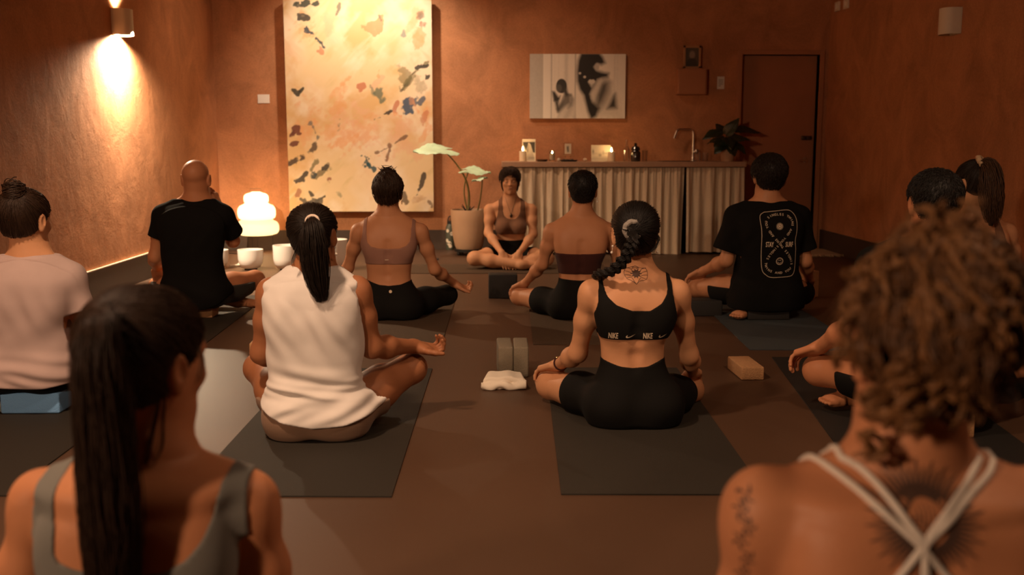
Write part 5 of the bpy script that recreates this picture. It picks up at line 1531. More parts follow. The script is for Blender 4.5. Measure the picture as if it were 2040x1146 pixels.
sh = p.shorts('bike_shorts', CL['black'], [(1150, 715), (1199, 719), (1235, 730), (1262, 733), (1290, 730), (1320, 719), (1380, 715)], (.60, .80), t=.005)
def pz(p, px, py): q = at(px, py, p.Y0 - .1); return float(q[0]), float(q[2])
pls = []
s1 = text2('NIKE', .031, .022)
tw = max(v[0] for v in s1[0]); th_ = max(v[1] for v in s1[0])
for xa, xb in ((1212, 1231), (1280.5, 1299.5)):
    a = pz(p, xa, 674.2); b_ = pz(p, xb, 662.6); pls.append(place2(s1, a[0], a[1], 0, (b_[0] - a[0]) / tw, (b_[1] - a[1]) / th_))
def swoosh(xa, xb, ya=665.5, yb=673):
    a = pz(p, xa, yb); b_ = pz(p, xb, ya); w_, h_ = b_[0] - a[0], b_[1] - a[1]
    up = [(1, 1), (.55, .48), (.28, .22), (.16, .28), (.13, .45), (.2, .72)]; lo = [(.1, .72), (.0, .35), (.04, .08), (.16, .0), (.34, .06), (.62, .34)]
    V = [(a[0] + u * w_, a[1] + v * h_) for u, v in [up[5], up[4], up[3], up[2], up[1], up[0], lo[5], lo[4], lo[3], lo[2], lo[1], lo[0]]]
    return V, [(0, 11, 10, 1), (1, 10, 9, 2), (2, 9, 8, 3), (3, 8, 7, 4), (4, 7, 6, 5)]
pls += [swoosh(1246, 1266), swoosh(1312, 1329), swoosh(1190, 1203)]
p.project('band_lettering', M['print'], pls, p.cbvh, off=.0012, parent=bra)
# lotus tattoo
L = lambda pts: [pz(p, 1200 + x / 5.457, 390 + y / 5.457) for x, y in pts]
pls = [stroke2(L(q), .0016, n=len(q) * 5) for q in (
    [(372, 778), (300, 800), (275, 812), (258, 860), (285, 918), (335, 940), (385, 976)], [(372, 778), (430, 800), (490, 808), (511, 860), (497, 925), (432, 940), (385, 976)],
    [(275, 800), (330, 815), (345, 850)], [(262, 835), (320, 850), (335, 870)], [(262, 880), (310, 880), (340, 895)], [(280, 915), (330, 905), (352, 925)], [(495, 800), (440, 815), (425, 850)], [(508, 835), (450, 850), (435, 870)], [(508, 880), (460, 880), (430, 895)], [(490, 920), (440, 905), (420, 925)],
    [(352, 925), (365, 950), (385, 976), (405, 950), (420, 925)], [(340, 800), (372, 778), (410, 800)], [(330, 815), (372, 795), (420, 815)])]
c0 = L([(385, 862)])[0]
pls += [disc(c0[0], c0[1], .0135, 14)]
for k in range(10):
    a = k * .628; pls.append(stroke2([(c0[0] + .010 * math.cos(a), c0[1] + .010 * math.sin(a)), (c0[0] + .0215 * math.cos(a), c0[1] + .0185 * math.sin(a))], [.008, .001], n=5))
p.project('back_tattoo', M['ink'], pls, off=.0006)['label'] = 'lotus flower tattoo between the shoulder blades'
p.cap('hair', HM['black'], .014, back=-.082, side=-.045, bulge=[(0, -.05, .05, .075, .07, .07)])
tie = at(1262, 458, p.Y0 - .125)
p.comb('hair_strands', HM['black'], tie, 650, .0010, .003)
ring('scrunchie', tie + np.array([0, .01, 0]), .030, .0105, M['tie_grey'], p.o, (0, -1, -.12), 'grey scrunchie', n=44, wob=.035, k=9)
bl = [tie, at(1262, 475, p.Y0 - .16), at(1258, 492, p.Y0 - .16), at(1247, 512, p.Y0 - .145), at(1232, 530, p.Y0 - .125), at(1214, 542, p.Y0 - .10), at(1194, 547, p.Y0 - .05), at(1186, 556, p.Y0 + .03)]
t = np.linspace(0, 1, 90); Pb = np.stack([smooth_interp(t, np.linspace(0, 1, len(bl)), np.array(bl)[:, i]) for i in range(3)], 1)
ps, rs = [], []
for k in range(3):   # plait of three
    ph = k * 2.0944; w = 2 * math.pi * 7 * t
    rr = np.interp(t, [0, .1, .8, 1], [.014, .017, .013, .009])
    T_ = unit(Pb[-1] - Pb[0]); N_ = unit(np.cross(T_, (0, 1, 0))); B_ = np.cross(T_, N_)
    cP = Pb + N_ * (np.sin(w / 2 + ph) * rr)[:, None] + B_ * (np.sin(w + 2 * ph) * rr * .55)[:, None]
    for j in range(26):
        a = j * 2.4; q = math.sqrt((j + .5) / 26) * .0115
        ps.append(cP + N_ * (q * math.cos(a)) + B_ * (q * math.sin(a))); rs.append(np.full(90, .0026) * np.interp(t, [0, .9, 1], [1, .8, .4]))
strands_obj('braid', ps, rs, HM['black'], p.o, 5)
ps, rs = [], []
for k in range(26):
    a0 = at(1300, 462, p.Y0 - .03) + rng.normal(0, .006, 3); a1 = at(1311 + rng.normal(0, 2), 474, p.Y0 - .04); a2 = at(1308 + rng.normal(0, 2), 490, p.Y0 - .05); a3 = at(1292 + rng.normal(0, 3), 503, p.Y0 - .06); a4 = at(1276, 500 + rng.normal(0, 4), p.Y0 - .08)
    P_ = np.array([a0, a1, a2, a3, a4]); tt = np.linspace(0, 1, 16); ps.append(np.stack([smooth_interp(tt, np.linspace(0, 1, 5), P_[:, i]) for i in range(3)], 1)); rs.append(np.full(16, .0008))
strands_obj('loose_strands', ps, rs, HM['dark'], p.o)
earring(p, -1, 'pearl'); earring(p, 1, 'pearl')
S_, E_, W_ = p.arms[-1]; dd = unit(W_ - E_)
ring('watch_strap', W_ - dd * .028, .0275, .0045, CL['maroon'], p.o, dd); m = MB(); q = W_ - dd * .028 + np.array([-.006, -.010, .026]); m.ball(q, (.014, .016, .006), 16, 8); m.build('watch_case', M['gold'], p.o)

# ================================================================== woman in white sleeveless top
p = Person(3.64, h=min(VOX, .0038))
p.setup([(548, 583, 664, 0, .055), (560, 562, 690, -.005, .075), (585, 547, 705, -.012, .09), (625, 548, 703, -.012, .098), (680, 551, 700, -.005, .095), (735, 556, 696, 0, .092), (785, 546, 712, 0, .105), (825, 536, 730, .005, .12), (852, 540, 728, .005, .115)],
        (626, 471), (624, 535, .005), pts=[at(500, 790, 3.95), at(870, 790, 3.95), at(480, 670, 4.0), at(880, 650, 4.0)])
p.torso([(541, 583), (709, 580)], bust=.9, neck_r=.05)
p.head(.97, yaw=-16, roll=-3)
p.arm(-1, (521, 704, .04), (548, 712, .27), r=1.06, hand=dict(d=(-.1, .9, -.2), n=(0, 0, -1)))
p.arm(1, (741, 692, .04), (826, 690, .25), r=1.08, hand=dict(d=(.75, .35, -.22), n=(.35, -.15, .85), pinch=True, curl=(48, 55, 35), size=1.02))
p.std_leg(-1, (517, 735, .32)); p.std_leg(1, (818, 735, .27))
p.body('person', SK['deep'], 'woman with ponytail in white sleeveless top and taupe shorts, seated on dark mat')
F = p.F; A = F.new()
st = []
for py, xl, xr, dy, dp in [(541, 590, 660, 0, .050), (549, 566, 684, -.005, .064), (557, 538, 711, -.01, .078), (580, 527, 718, -.012, .100), (620, 528, 723, -.012, .112), (680, 531, 727, -.005, .115), (722, 534, 722, 0, .118), (755, 541, 717, 0, .120), (790, 526, 733, 0, .128), (822, 521, 745, .0, .135), (856, 521, 745, .0, .136)]:
    a, b = at(xl, py, p.Y0 + dy), at(xr, py, p.Y0 + dy); st.append((a[2], (a[0] + b[0]) / 2, p.Y0 + dy, (b[0] - a[0]) / 2, dp))
F.loft(A, st, n=2.3)
for sd in (0, 1):
    S_ = p.sh[sd]; F.cone(A, p.nb * .7 + S_ * .3 + np.array([0, 0, .012]), p.nb * .15 + S_ * .85 + np.array([0, 0, .012]), .033, .029, k=.04)
A = smin(A, p.T - f4(.008), .02); A = smin(A, np.maximum(smin(p.T, p.thighs(), .03) - f4(.021), p.F.Y() - f4(p.Y0 + .03) + f4(.25) * (p.F.Z() - f4(.1))), .03)
sgx = F.X() - f4(st[3][1])
A = A + wrinkle(F, [(.0055, 10, 95, .4, p.zb(770), .055), (.004, -34, 70, 1.9, p.zb(800), .06), (.0030, 60, 22, .7, p.zb(690), .09), (.0022, 46, -28, 2.7, p.zb(600), .08), (.004, 22, 80, 3.1, p.zb(745), .035), (.0028, 18, 190, 1.0, p.zb(775), .03), (.0022, -60, 120, .3, p.zb(815), .04), (.0018, 90, 40, .3, p.zb(640), .10)])
hem = p.outline([(500, 806), (522, 822), (560, 840), (624, 852), (690, 846), (746, 829), (770, 815)], dy=-.12)
shl = p.outline([(500, 600), (524, 600), (531, 545), (533, 480), (711, 480), (714, 560), (724, 640), (728, 652), (760, 660)], dy=0)
reg = np.maximum(np.maximum(hem - F.Z(), F.Z() - shl), F.Z() - f4(p.nb[2] + .012))
p.cloth('sleeveless_top', CL['white'], A, 0.0, reg)
p.shorts('shorts', CL['taupe'], [(480, 812), (560, 822), (690, 822), (780, 812)], (.42, .45), t=.009, flare=.003)
p.cap('hair', HM['dark'], .013, back=-.075, side=-.035)
tie = at(622, 441, p.Y0 - .122)
p.comb('hair_strands', HM['dark'], tie, 700, .0010, .003)
ring('hair_tie', tie, .021, .0055, M['tie_white'], p.o, (.05, -.9, .4), 'thin pale hair tie')
bl = [tie, at(623, 455, p.Y0 - .165), at(624, 485, p.Y0 - .165), at(628, 525, p.Y0 - .155), at(634, 565, p.Y0 - .145), at(640, 590, p.Y0 - .14), at(643, 604, p.Y0 - .138)]
ps, rs = bundle(bl, [.018, .036, .050, .050, .040, .026, .016], 520, .0011, jitter=.35, wave=.0015, taper=.28)
strands_obj('ponytail', ps, rs, HM['dark'], p.o)
m = MB(); m.tube(bl[:6], [.014, .026, .036, .036, .028, .012], 14); m.build('ponytail_core', HM['dark'], p.o)
ps, rs = bundle([at(600, 470, p.Y0 - .06), at(592, 495, p.Y0 - .08), at(583, 520, p.Y0 - .09), at(586, 535, p.Y0 - .09)], [.003, .006, .008, .006], 14, .0007); strands_obj('loose_strands', ps, rs, HM['dark'], p.o)
earring(p, 1, 'pearl')
S_, E_, W_ = p.arms[1]; ring('bracelet', W_ - unit(W_ - E_) * .012, .027, .0022, M['gold'], p.o, W_ - E_)

# ================================================================== woman in dusty pink bra
p = Person(6.17)
p.setup([(430, 748, 800, 0, .05), (440, 730, 819, -.005, .068), (458, 717, 832, -.012, .088), (482, 722, 829, -.015, .098), (505, 728, 824, -.01, .098), (527, 730, 820, -.005, .092), (545, 732, 818, 0, .086), (560, 731, 819, 0, .087), (580, 722, 831, 0, .10), (605, 712, 842, .005, .115), (628, 715, 840, .005, .112)],
        (773, 385), (773, 427, .005), pts=[at(640, 600, 6.5), at(930, 600, 6.5), at(650, 540, 6.6), at(930, 540, 6.6)])
p.torso([(715, 461), (837, 461)], bust=.9, neck_r=.05)
p.head(1.0, yaw=2)
p.arm(-1, (693, 534, .08), (664, 566, .28), hand=dict(d=(-.6, .5, -.3), n=(-.2, -.1, .9), curl=(40, 45, 30)))
p.arm(1, (866, 537, .06), (905, 565, .27), hand=dict(d=(.70, .3, -.42), n=(.5, -.2, .7), pinch=True, curl=(48, 55, 35)))
p.std_leg(-1, (655, 590, .32)); p.std_leg(1, (890, 588, .30))
p.body('person', SK['tan'], 'woman with updo in dusty pink bra and black leggings, before the large painting')
top = p.outline([(690, 515), (715, 490), (719, 478), (722, 465), (723, 400), (729, 400), (730, 470), (733, 482), (740, 490), (755, 494), (775, 495), (797, 494), (810, 489), (817, 480), (819, 465), (819.5, 400), (826, 400), (827, 465), (830, 480), (836, 492), (860, 515)])
bra = p.cloth('sports_bra', CL['dusty'], p.trunk(), .005, np.maximum(p.F.Z() - top, p.outline([(690, 527), (860, 527)]) - p.F.Z()), bvh=True)
a = pz(p, 767, 518.6); b_ = pz(p, 774, 517.2)
p.project('bra_mark', M['print'], [([(a[0], a[1]), (b_[0], a[1]), (b_[0], b_[1]), (a[0], b_[1])], [(0, 1, 2, 3)])], p.cbvh, parent=bra)
Th = p.thighs()
base = smin(p.T, p.L, .03); zw = p.outline([(700, 556), (733, 560), (755, 567), (775, 569), (798, 567), (820, 559), (860, 552)])
feet = np.minimum(9, 9); reg = np.maximum(p.F.Z() - zw, f4(.003) - p.F.Z())
for sd, (Hp, K, N_) in p.legs.items():
    r = np.sqrt((p.F.X() - f4(N_[0] - sd * .09)) ** 2 + (p.F.Y() - f4(N_[1] - .02)) ** 2 + (p.F.Z() - f4(.04)) ** 2) - f4(.085); reg = np.maximum(reg, -r)
lg = p.cloth('leggings', CL['black'], base, .005, reg, bvh=True)
a = pz(p, 778, 581); p.project('waist_logo', M['print'], [disc(a[0], a[1], .0095, 18, .004), disc(a[0], a[1], .004, 12)], p.cbvh, parent=lg)
p.cap('hair', HM['brown'], .012, back=-.078, side=-.035, bulge=[(0, -.035, .085, .055, .06, .045)], noise=.003, nf=70)
tie = p.hw(0, -.03, .14)
p.comb('hair_strands', HM['brown'], tie, 620, .0015, .006, wave=.06, npt=14)
ps, rs = [], []
for k in range(110):
    a = rng.random() * 6.283; r0 = .02 + .03 * rng.random(); c = p.hw(.005, -.035, .122); t = np.linspace(0, 1, 14); w = rng.uniform(2.5, 5)
    ps.append(c + np.stack([r0 * np.cos(a + w * t), r0 * np.sin(a + w * t) * .9, .012 * rng.normal() + .03 * np.sin(math.pi * t) * rng.random()], 1)); rs.append(np.full(14, .0017) * np.interp(t, [0, .8, 1], [1, 1, .3]))
for k in range(30):
    a = rng.random() * 6.283; c = p.hw(.03 * math.cos(a), -.03 + .03 * math.sin(a), .135); d = np.array([math.cos(a) * .5, math.sin(a) * .3, .8]); t = np.linspace(0, 1, 7)[:, None]
    ps.append(c + d * t * rng.uniform(.015, .045) + np.array([math.cos(a), 0, -.5]) * t * t * .012); rs.append(np.linspace(.0012, .0004, 7))
strands_obj('updo', ps, rs, HM['brown'], p.o)
earring(p, 1, 'hoop')

# ================================================================== short haired woman in dark bandeau
p = Person(6.17)
p.setup([(430, 1133, 1180, 0, .05), (440, 1114, 1200, -.005, .068), (458, 1098, 1213, -.012, .09), (482, 1103, 1208, -.015, .10), (505, 1107, 1203, -.01, .10), (530, 1112, 1196, -.005, .093), (547, 1114, 1193, 0, .087), (558, 1114, 1194, 0, .088), (580, 1105, 1204, 0, .10), (605, 1095, 1215, .005, .115), (628, 1098, 1212, .005, .112)],
        (1161, 380), (1158, 428, .005), pts=[at(1005, 600, 6.5), at(1310, 600, 6.5), at(1010, 540, 6.6), at(1305, 540, 6.6)])
p.torso([(1099, 461), (1214, 461)], bust=.9, neck_r=.05)
p.head(1.02, yaw=-5)
p.arm(-1, (1080, 527, .06), (1045, 565, .25), hand=dict(d=(-.60, .55, -.40), n=(-.3, .0, -.85), curl=(26, 32, 22)))
p.arm(1, (1233, 527, .06), (1268, 565, .25), hand=dict(d=(.6, .55, -.4), n=(.3, 0, -.85), curl=(26, 32, 22)))
p.std_leg(-1, (1036, 590, .30)); p.std_leg(1, (1280, 590, .30))
p.body('person', SK['tan'], 'woman with short black hair in dark halter bandeau, seated before the curtained counter')
p.cloth('bandeau', CL['maroon'], p.trunk(), .005, np.maximum(p.F.Z() - p.outline([(1080, 497), (1108, 504), (1155, 506), (1203, 504), (1240, 497)]), p.outline([(1080, 547), (1240, 547)]) - p.F.Z()))
p.shorts('bike_shorts', CL['black'], [(1080, 553), (1115, 556), (1155, 559), (1195, 556), (1240, 553)], (.62, .62))
ring('halter_strap', p.nb + np.array([0, .004, .012]), .058, .0065, CL['maroon'], p.o, (0, -.55, .85))
p.cap('hair', HM['black'], .011, back=-.085, side=-.03, temple=-.005)
p.fuzz('hair_strands', HM['black'], 2600, .020, lambda q: (q[0] * 3, -.3 - q[1] * 2, -.6), .0011, .30)
earring(p, 1, 'pearl')

# ================================================================== man with printed black shirt
def tee(p, rows, sleeves, mat, hem, collar, wr=None, name='t_shirt', dyh=-.12, neck_r=None):
    F = p.F; A = F.new(); st = []
    for py, xl, xr, dy, dp in rows:
        a, b = at(xl, py, p.Y0 + dy), at(xr, py, p.Y0 + dy); st.append((a[2], (a[0] + b[0]) / 2, p.Y0 + dy, (b[0] - a[0]) / 2, dp))
    F.loft(A, st, n=2.35)
    A = smin(A, p.T - f4(.008), .02)
    if p.legs: A = smin(A, np.maximum(smin(p.T, p.thighs(1.1), .03) - f4(.026), (p.F.Y() - f4(p.Y0 + .02)) * f4(p.s) + f4(.25) * (p.F.Z() - f4(p.seat + .1))), .03)
    for sd, (hp_, r0, r1) in sleeves.items():
        S_ = p.sh[0 if sd < 0 else 1]; H_ = p.P(hp_); d = unit(H_ - S_)
        F.cone(A, p.nb * .45 + S_ * .55 + np.array([0, 0, .006]), S_, r0 * .8, r0, k=.04)
        F.cone(A, S_, H_, r0, r1, k=.035)
    if wr is not None: A = A + wr
    reg = np.maximum(hem - F.Z(), F.Z() - f4(collar))
    R_ = np.full_like(A, -1.0)
    for sd, (hp_, r0, r1) in sleeves.items():
        S_ = p.sh[0 if sd < 0 else 1]; H_ = p.P(hp_); d = unit(H_ - S_)
        dist = (F.X() - f4(H_[0])) * f4(d[0]) + (F.Y() - f4(H_[1])) * f4(d[1]) + (F.Z() - f4(H_[2])) * f4(d[2])
        ax = np.sqrt(np.maximum((F.X() - f4(H_[0])) ** 2 + (F.Y() - f4(H_[1])) ** 2 + (F.Z() - f4(H_[2])) ** 2 - dist ** 2, 0))
        near = ax - f4(r1 * 1.7)              # only cut near the sleeve
        R_ = np.maximum(R_, np.minimum(dist, -near + 0))
        F.cone(A, H_ - d * .03, H_ + d * .06, r1 * .80, r1 * .84, k=.004, op='s')   # hollow sleeve
    reg = np.maximum(reg, R_)
    return p.cloth(name, mat, A, 0.0, reg, bvh=True)
SB = {}
for o_ in list(bpy.data.objects):
    if o_.name.startswith(('yoga_block', 'bolster')): SB[o_['label']] = (o_.location.x, o_.location.y, max(v.co.x for v in o_.data.vertices) + .003, max(v.co.y for v in o_.data.vertices) + .003, o_.location.z + max(v.co.z for v in o_.data.vertices) + .001)
def sol(*keys): return [SB[k] for k in SB if any(q in k for q in keys)]
p = Person(6.15, seat=.095); p.solids = sol('printed shirt man')
p.setup([(404, 1503, 1554, 0, .055), (414, 1490, 1568, -.005, .08), (435, 1470, 1588, -.012, .108), (480, 1474, 1582, -.012, .118), (530, 1477, 1577, 0, .112), (570, 1471, 1584, 0, .115), (600, 1464, 1592, .005, .125)],
        (1531, 352), (1529, 402, .005), pts=[at(1355, 600, 6.5), at(1650, 600, 6.5), at(1360, 520, 6.6), at(1640, 520, 6.6)])
p.torso([(1466, 432), (1593, 432)], neck_r=.062, trap=.042, delt=.058)
p.head(1.08, yaw=3, jaw=1.15)
p.arm(-1, (1447, 519, .0), (1400, 541, .24), r=1.12, hand=dict(d=(-.55, .55, -.45), n=(-.35, .0, -.85), curl=(26, 32, 22), size=1.1))
p.arm(1, (1604, 520, .02), (1612, 556, .27), r=1.12, hand=dict(d=(.1, .75, -.5), n=(0, -.4, -.85), curl=(26, 32, 22), size=1.1))
p.std_leg(-1, (1389, 573, .33), r=1.08, ankle=(p.cx + .10, p.Y0 + .33, .06)); p.std_leg(1, (1604, 584, .38), r=1.08, ankle=(p.cx - .10, p.Y0 + .02, .05), toe=(p.cx - .24, p.Y0 - .13, .03))
p.body('person', SK['tan'], 'man in black shirt with cream back print and black shorts, before the door')
hem = p.outline([(1380, 616), (1460, 618), (1530, 622), (1600, 618), (1660, 616)], dy=-.12)
ts = tee(p, [(399, 1506, 1551, 0, .055), (407, 1490, 1567, -.003, .078), (418, 1470, 1589, -.008, .10), (440, 1460, 1598, -.012, .122), (475, 1462, 1594, -.012, .130), (510, 1464, 1591, -.005, .132), (545, 1460, 1588, 0, .132), (580, 1455, 1592, 0, .138), (618, 1450, 1600, 0, .142)],
    {-1: ((1442, 499, .0), .066, .072), 1: ((1609, 498, .0), .060, .058)}, CL['black2'], hem, p.nb[2] + .006, wrinkle(p.F, [(.004, 20, 60, .5, p.zb(560), .06), (.003, 50, -20, 1.5, p.zb(470), .07)]))
p.shorts('shorts', CL['black'], [(1380, 580), (1660, 580)], (.66, .9), r=1.1, t=.010, flare=.006)
K_ = 6.743
Lp = lambda x, y: pz(p, 1490 + x / K_, 400 + y / K_)
pls = [stroke2([Lp(x, y) for x, y in [(200, 150), (350, 135), (520, 122), (590, 155), (630, 240), (630, 400), (612, 540), (626, 660), (622, 900), (590, 980), (520, 1008), (300, 1020), (215, 985), (165, 910), (150, 700), (152, 400), (137, 250), (150, 185)]], .0028, closed=True, n=90)]
txt = 'YOU SINGLES TWINS AND YOU SINGLES TWINS AND YOU SINGLES TWINS AND '
tt = np.linspace(0, 2 * np.pi, 2000) + (2 * np.pi - 1.02); ex = 392 + 178 * np.sin(2 * tt) * 1.0; ey = 567 - 390 * np.cos(tt)
XZ = np.array([Lp(a, b) for a, b in zip(ex, ey)]); seg = np.concatenate([[0], np.cumsum(np.linalg.norm(np.diff(XZ, axis=0), axis=1))]); tot = seg[-1]
for i, ch in enumerate(txt):
    if ch == ' ': continue
    s_ = (i + .5) / len(txt) * tot; j = int(np.searchsorted(seg, s_)); j = min(max(j, 5), 1990)
    dv = XZ[min(j + 5, 1999)] - XZ[j - 5]; ang = math.atan2(dv[1], dv[0]); V_, F_ = text2(ch, .0195, .012); wd_ = max(v[0] for v in V_) if V_ else .01
    V_ = [(x - wd_ / 2, z - .0065) for x, z in V_]; pls.append(place2((V_, F_), XZ[j][0], XZ[j][1], ang))
for wtxt, x0_, x1_ in (('STAY', 205, 312), ('SURF', 471, 580)):
    V_, F_ = text2(wtxt, .03, .018); w_ = max(v[0] for v in V_); h_ = max(v[1] for v in V_); a = Lp(x0_, 608); b_ = Lp(x1_, 542)
    pls.append(place2((V_, F_), a[0], a[1], 0, (b_[0] - a[0]) / w_, (b_[1] - a[1]) / h_))
c = Lp(392, 335); pls.append(disc(c[0], c[1], .0062, 16))
for k in range(18):
    a = k * .349; pls.append(stroke2([(c[0] + .009 * math.cos(a), c[1] + .009 * math.sin(a)), (c[0] + .0225 * math.cos(a), c[1] + .0225 * math.sin(a))], [.0036, .0016], n=3))
c = Lp(397, 802); pls.append(disc(c[0], c[1], .0225, 28, .0200)); pls.append(disc(c[0], c[1], .0185, 28, .0172)); pls += [disc(c[0] - .005, c[1] + .006, .0028, 8), disc(c[0] + .005, c[1] + .006, .0028, 8)]
pls.append(stroke2([(c[0] + .012 * math.cos(a), c[1] - .000 + .012 * math.sin(a)) for a in np.linspace(3.5, 5.92, 9)], .002))
p.project('back_print', M['print'], pls, p.cbvh, off=.0015, parent=ts)
p.cap('hair', HM['dark'], .019, back=-.072, side=-.022, temple=-.01, noise=.002, nf=90)
p.fuzz('hair_strands', HM['dark'], 3400, .034, lambda q: (.35 + q[0] * 4, -.4 - q[1] * 3, -.8), .0012, .28, curlw=.002)

# ================================================================== bald man in black shirt
p = Person(6.25, seat=.08); p.solids = sol('under the bald man')
p.setup([(402, 370, 412, 0, .055), (412, 350, 428, -.005, .08), (432, 330, 446, -.012, .105), (476, 332, 440, -.012, .115), (530, 337, 437, 0, .108), (565, 338, 441, 0, .112), (598, 336, 446, .005, .122)],
        (391, 357), (391, 398, .005), pts=[at(285, 600, 6.6), at(540, 600, 6.6), at(290, 470, 6.6), at(530, 480, 6.6)])
p.torso([(325, 430), (444, 430)], neck_r=.064, trap=.040, delt=.058)
p.head(1.05, yaw=0, jaw=1.15)
p.arm(-1, (309, 512, .02), (313, 534, .22), r=1.1, hand=dict(d=(.05, .30, -.92), n=(.2, -.9, -.1), curl=(10, 14, 10), size=1.08))
p.arm(1, (464, 480, .13), (437, 413, .12), r=1.1, hand=dict(d=(-.36, .06, .92), n=(-.85, .1, -.35), curl=(16, 20, 14), size=1.08))
p.std_leg(-1, (316, 572, .36), ankle=(p.cx + .20, p.Y0 + .26, .06), toe=(p.cx + .38, p.Y0 + .16, .05), r=1.06); p.std_leg(1, (507, 558, .34), ankle=(p.cx + .02, p.Y0 + .36, .07), r=1.06)
p.body('person', SK['rose'], 'bald man in black t-shirt seated on cork block with one hand raised to face')
hem = p.outline([(290, 600), (345, 612), (385, 619), (410, 617), (434, 608), (455, 588), (500, 560)], dy=-.12)
tee(p, [(397, 371, 411, 0, .058), (404, 352, 424, -.003, .08), (415, 330, 445, -.008, .10), (440, 319, 452, -.012, .120), (478, 321, 446, -.012, .126), (515, 325, 442, -.005, .124), (551, 331, 449, 0, .130), (580, 336, 456, 0, .136), (622, 336, 456, 0, .138)],
    {-1: ((310, 473, .0), .060, .052), 1: ((464, 464, .11), .062, .066)}, CL['black2'], hem, p.nb[2] + .006, wrinkle(p.F, [(.004, 20, 60, .5, p.zb(570), .06), (.003, 50, -20, 1.5, p.zb(480), .07)]))
p.shorts('shorts', CL['olive'], [(260, 575), (560, 575)], (.80, .80), r=1.12, t=.010, flare=.008)

# ================================================================== woman in pale pink shirt (left edge)
p = Person(4.02, seat=.093); p.solids = sol('under the pink shirt')
p.setup([(512, 33, 88, 0, .055), (524, 5, 112, -.005, .072), (548, -20, 138, -.012, .092), (590, -18, 136, -.014, .10), (640, -12, 130, -.01, .10), (690, -8, 127, 0, .095), (735, -16, 134, 0, .108), (764, -24, 142, .005, .115)],
        (51, 440), (60, 508, .005), pts=[at(-140, 800, 4.4), at(260, 800, 4.4), at(-120, 650, 4.4), at(240, 640, 4.4)])
p.torso([(-22, 556), (139, 554)], neck_r=.052, trap=.036)
p.head(1.03, yaw=-15, pitch=-4)
p.arm(-1, (-52, 672, .06), (-84, 712, .26), hand=dict(d=(-.5, .6, -.3), n=(-.2, 0, -.9)))
p.arm(1, (171, 672, .06), (200, 714, .26), hand=dict(d=(.5, .6, -.3), n=(.2, 0, -.9)))
p.std_leg(-1, (-105, 778, .30)); p.std_leg(1, (226, 778, .30))
p.body('person', SK['fair'], 'woman with messy bun in pale pink t-shirt, seated on light blue block')
hem = p.outline([(-80, 762), (-40, 768), (20, 773), (90, 774), (150, 766), (190, 755)], dy=-.12)
tee(p, [(509, 32, 89, 0, .058), (516, 8, 112, -.003, .076), (527, -18, 136, -.008, .090), (548, -28, 148, -.012, .106), (595, -26, 144, -.014, .116), (640, -26, 144, -.01, .116), (667, -29, 150, -.005, .12), (700, -36, 157, 0, .126), (735, -41, 162, 0, .132), (778, -42, 163, 0, .136)],
    {-1: ((-46, 622, .0), .056, .054), 1: ((163, 620, .0), .056, .052)}, CL['pink'], hem, p.nb[2] + .004, wrinkle(p.F, [(.0048, 8, 105, .4, p.zb(725), .045), (.0035, -40, 30, 1.9, p.zb(640), .07), (.0030, 64, 14, .7, p.zb(610), .09), (.003, 30, 90, 2.2, p.zb(750), .03)]))
lgb = smin(p.T, p.L, .03); reg = np.maximum(p.F.Z() - p.outline([(-200, 758), (300, 758)]), f4(.003) - p.F.Z())
p.cloth('leggings', CL['black'], lgb, .005, reg)
p.cap('hair', HM['brown'], .013, back=-.072, side=-.035)
bc = at(28, 381, p.Y0 - .07)
p.comb('hair_strands', HM['brown'], bc + np.array([.01, 0, -.03]), 650, .0011, .004)
ps, rs = [], []
for k in range(170):
    a = rng.random() * 6.283; b_ = rng.normal(0, .5); r0 = rng.uniform(.020, .044); t = np.linspace(0, 1, 18); w = rng.uniform(3, 6); q = rng.uniform(-.7, .7)
    loc = np.stack([r0 * np.cos(a + w * t), r0 * np.sin(a + w * t) * math.cos(b_), r0 * np.sin(a + w * t) * math.sin(b_) + q * .028 + .008 * np.sin(9 * t + a)], 1)
    ps.append(bc + loc); rs.append(np.full(18, .0019) * np.interp(t, [0, .8, 1], [1, 1, .3]))
strands_obj('hair_bun', ps, rs, HM['brown'], p.o)
m = MB(); m.ball(bc, (.036, .034, .034)); m.build('bun_core', HM['brown'], p.o)

# ================================================================== man with short dark hair (behind the curly hair)
p = Person(3.68, seat=.094); p.solids = sol('under the short haired man')
p.setup([(482, 1822, 1902, 0, .06), (497, 1790, 1935, -.005, .085), (528, 1748, 1972, -.012, .11), (600, 1756, 1964, -.012, .12), (700, 1766, 1954, 0, .112), (760, 1758, 1962, 0, .118), (804, 1748, 1972, .005, .125)],
        (1860, 406), (1861, 474, .005), pts=[at(1560, 800, 4.0), at(2150, 800, 4.0), at(1570, 650, 4.0)])
p.torso([(1742, 528), (1978, 528)], neck_r=.062, trap=.040, delt=.058)
p.head(1.04, yaw=-3, jaw=1.15)
p.arm(-1, (1693, 652, .06), (1632, 692, .25), r=1.1, hand=dict(d=(-.60, .5, -.35), n=(-.3, .0, -.85), curl=(26, 32, 22), size=1.05))
p.arm(1, (2028, 652, .06), (2080, 692, .25), r=1.1, hand=dict(d=(.6, .5, -.35), n=(.3, 0, -.85), size=1.05))
p.std_leg(-1, (1634, 738, .30), r=1.06); p.std_leg(1, (2085, 745, .30), ankle=(p.cx - .16, p.Y0 + .30, .05), toe=(p.cx - .34, p.Y0 + .26, .04), r=1.06)
p.body('person', SK['rose'], 'man with short dark hair in black shirt, mostly hidden behind curly bronze hair')
hem = p.outline([(1600, 806), (2150, 806)], dy=-.12)
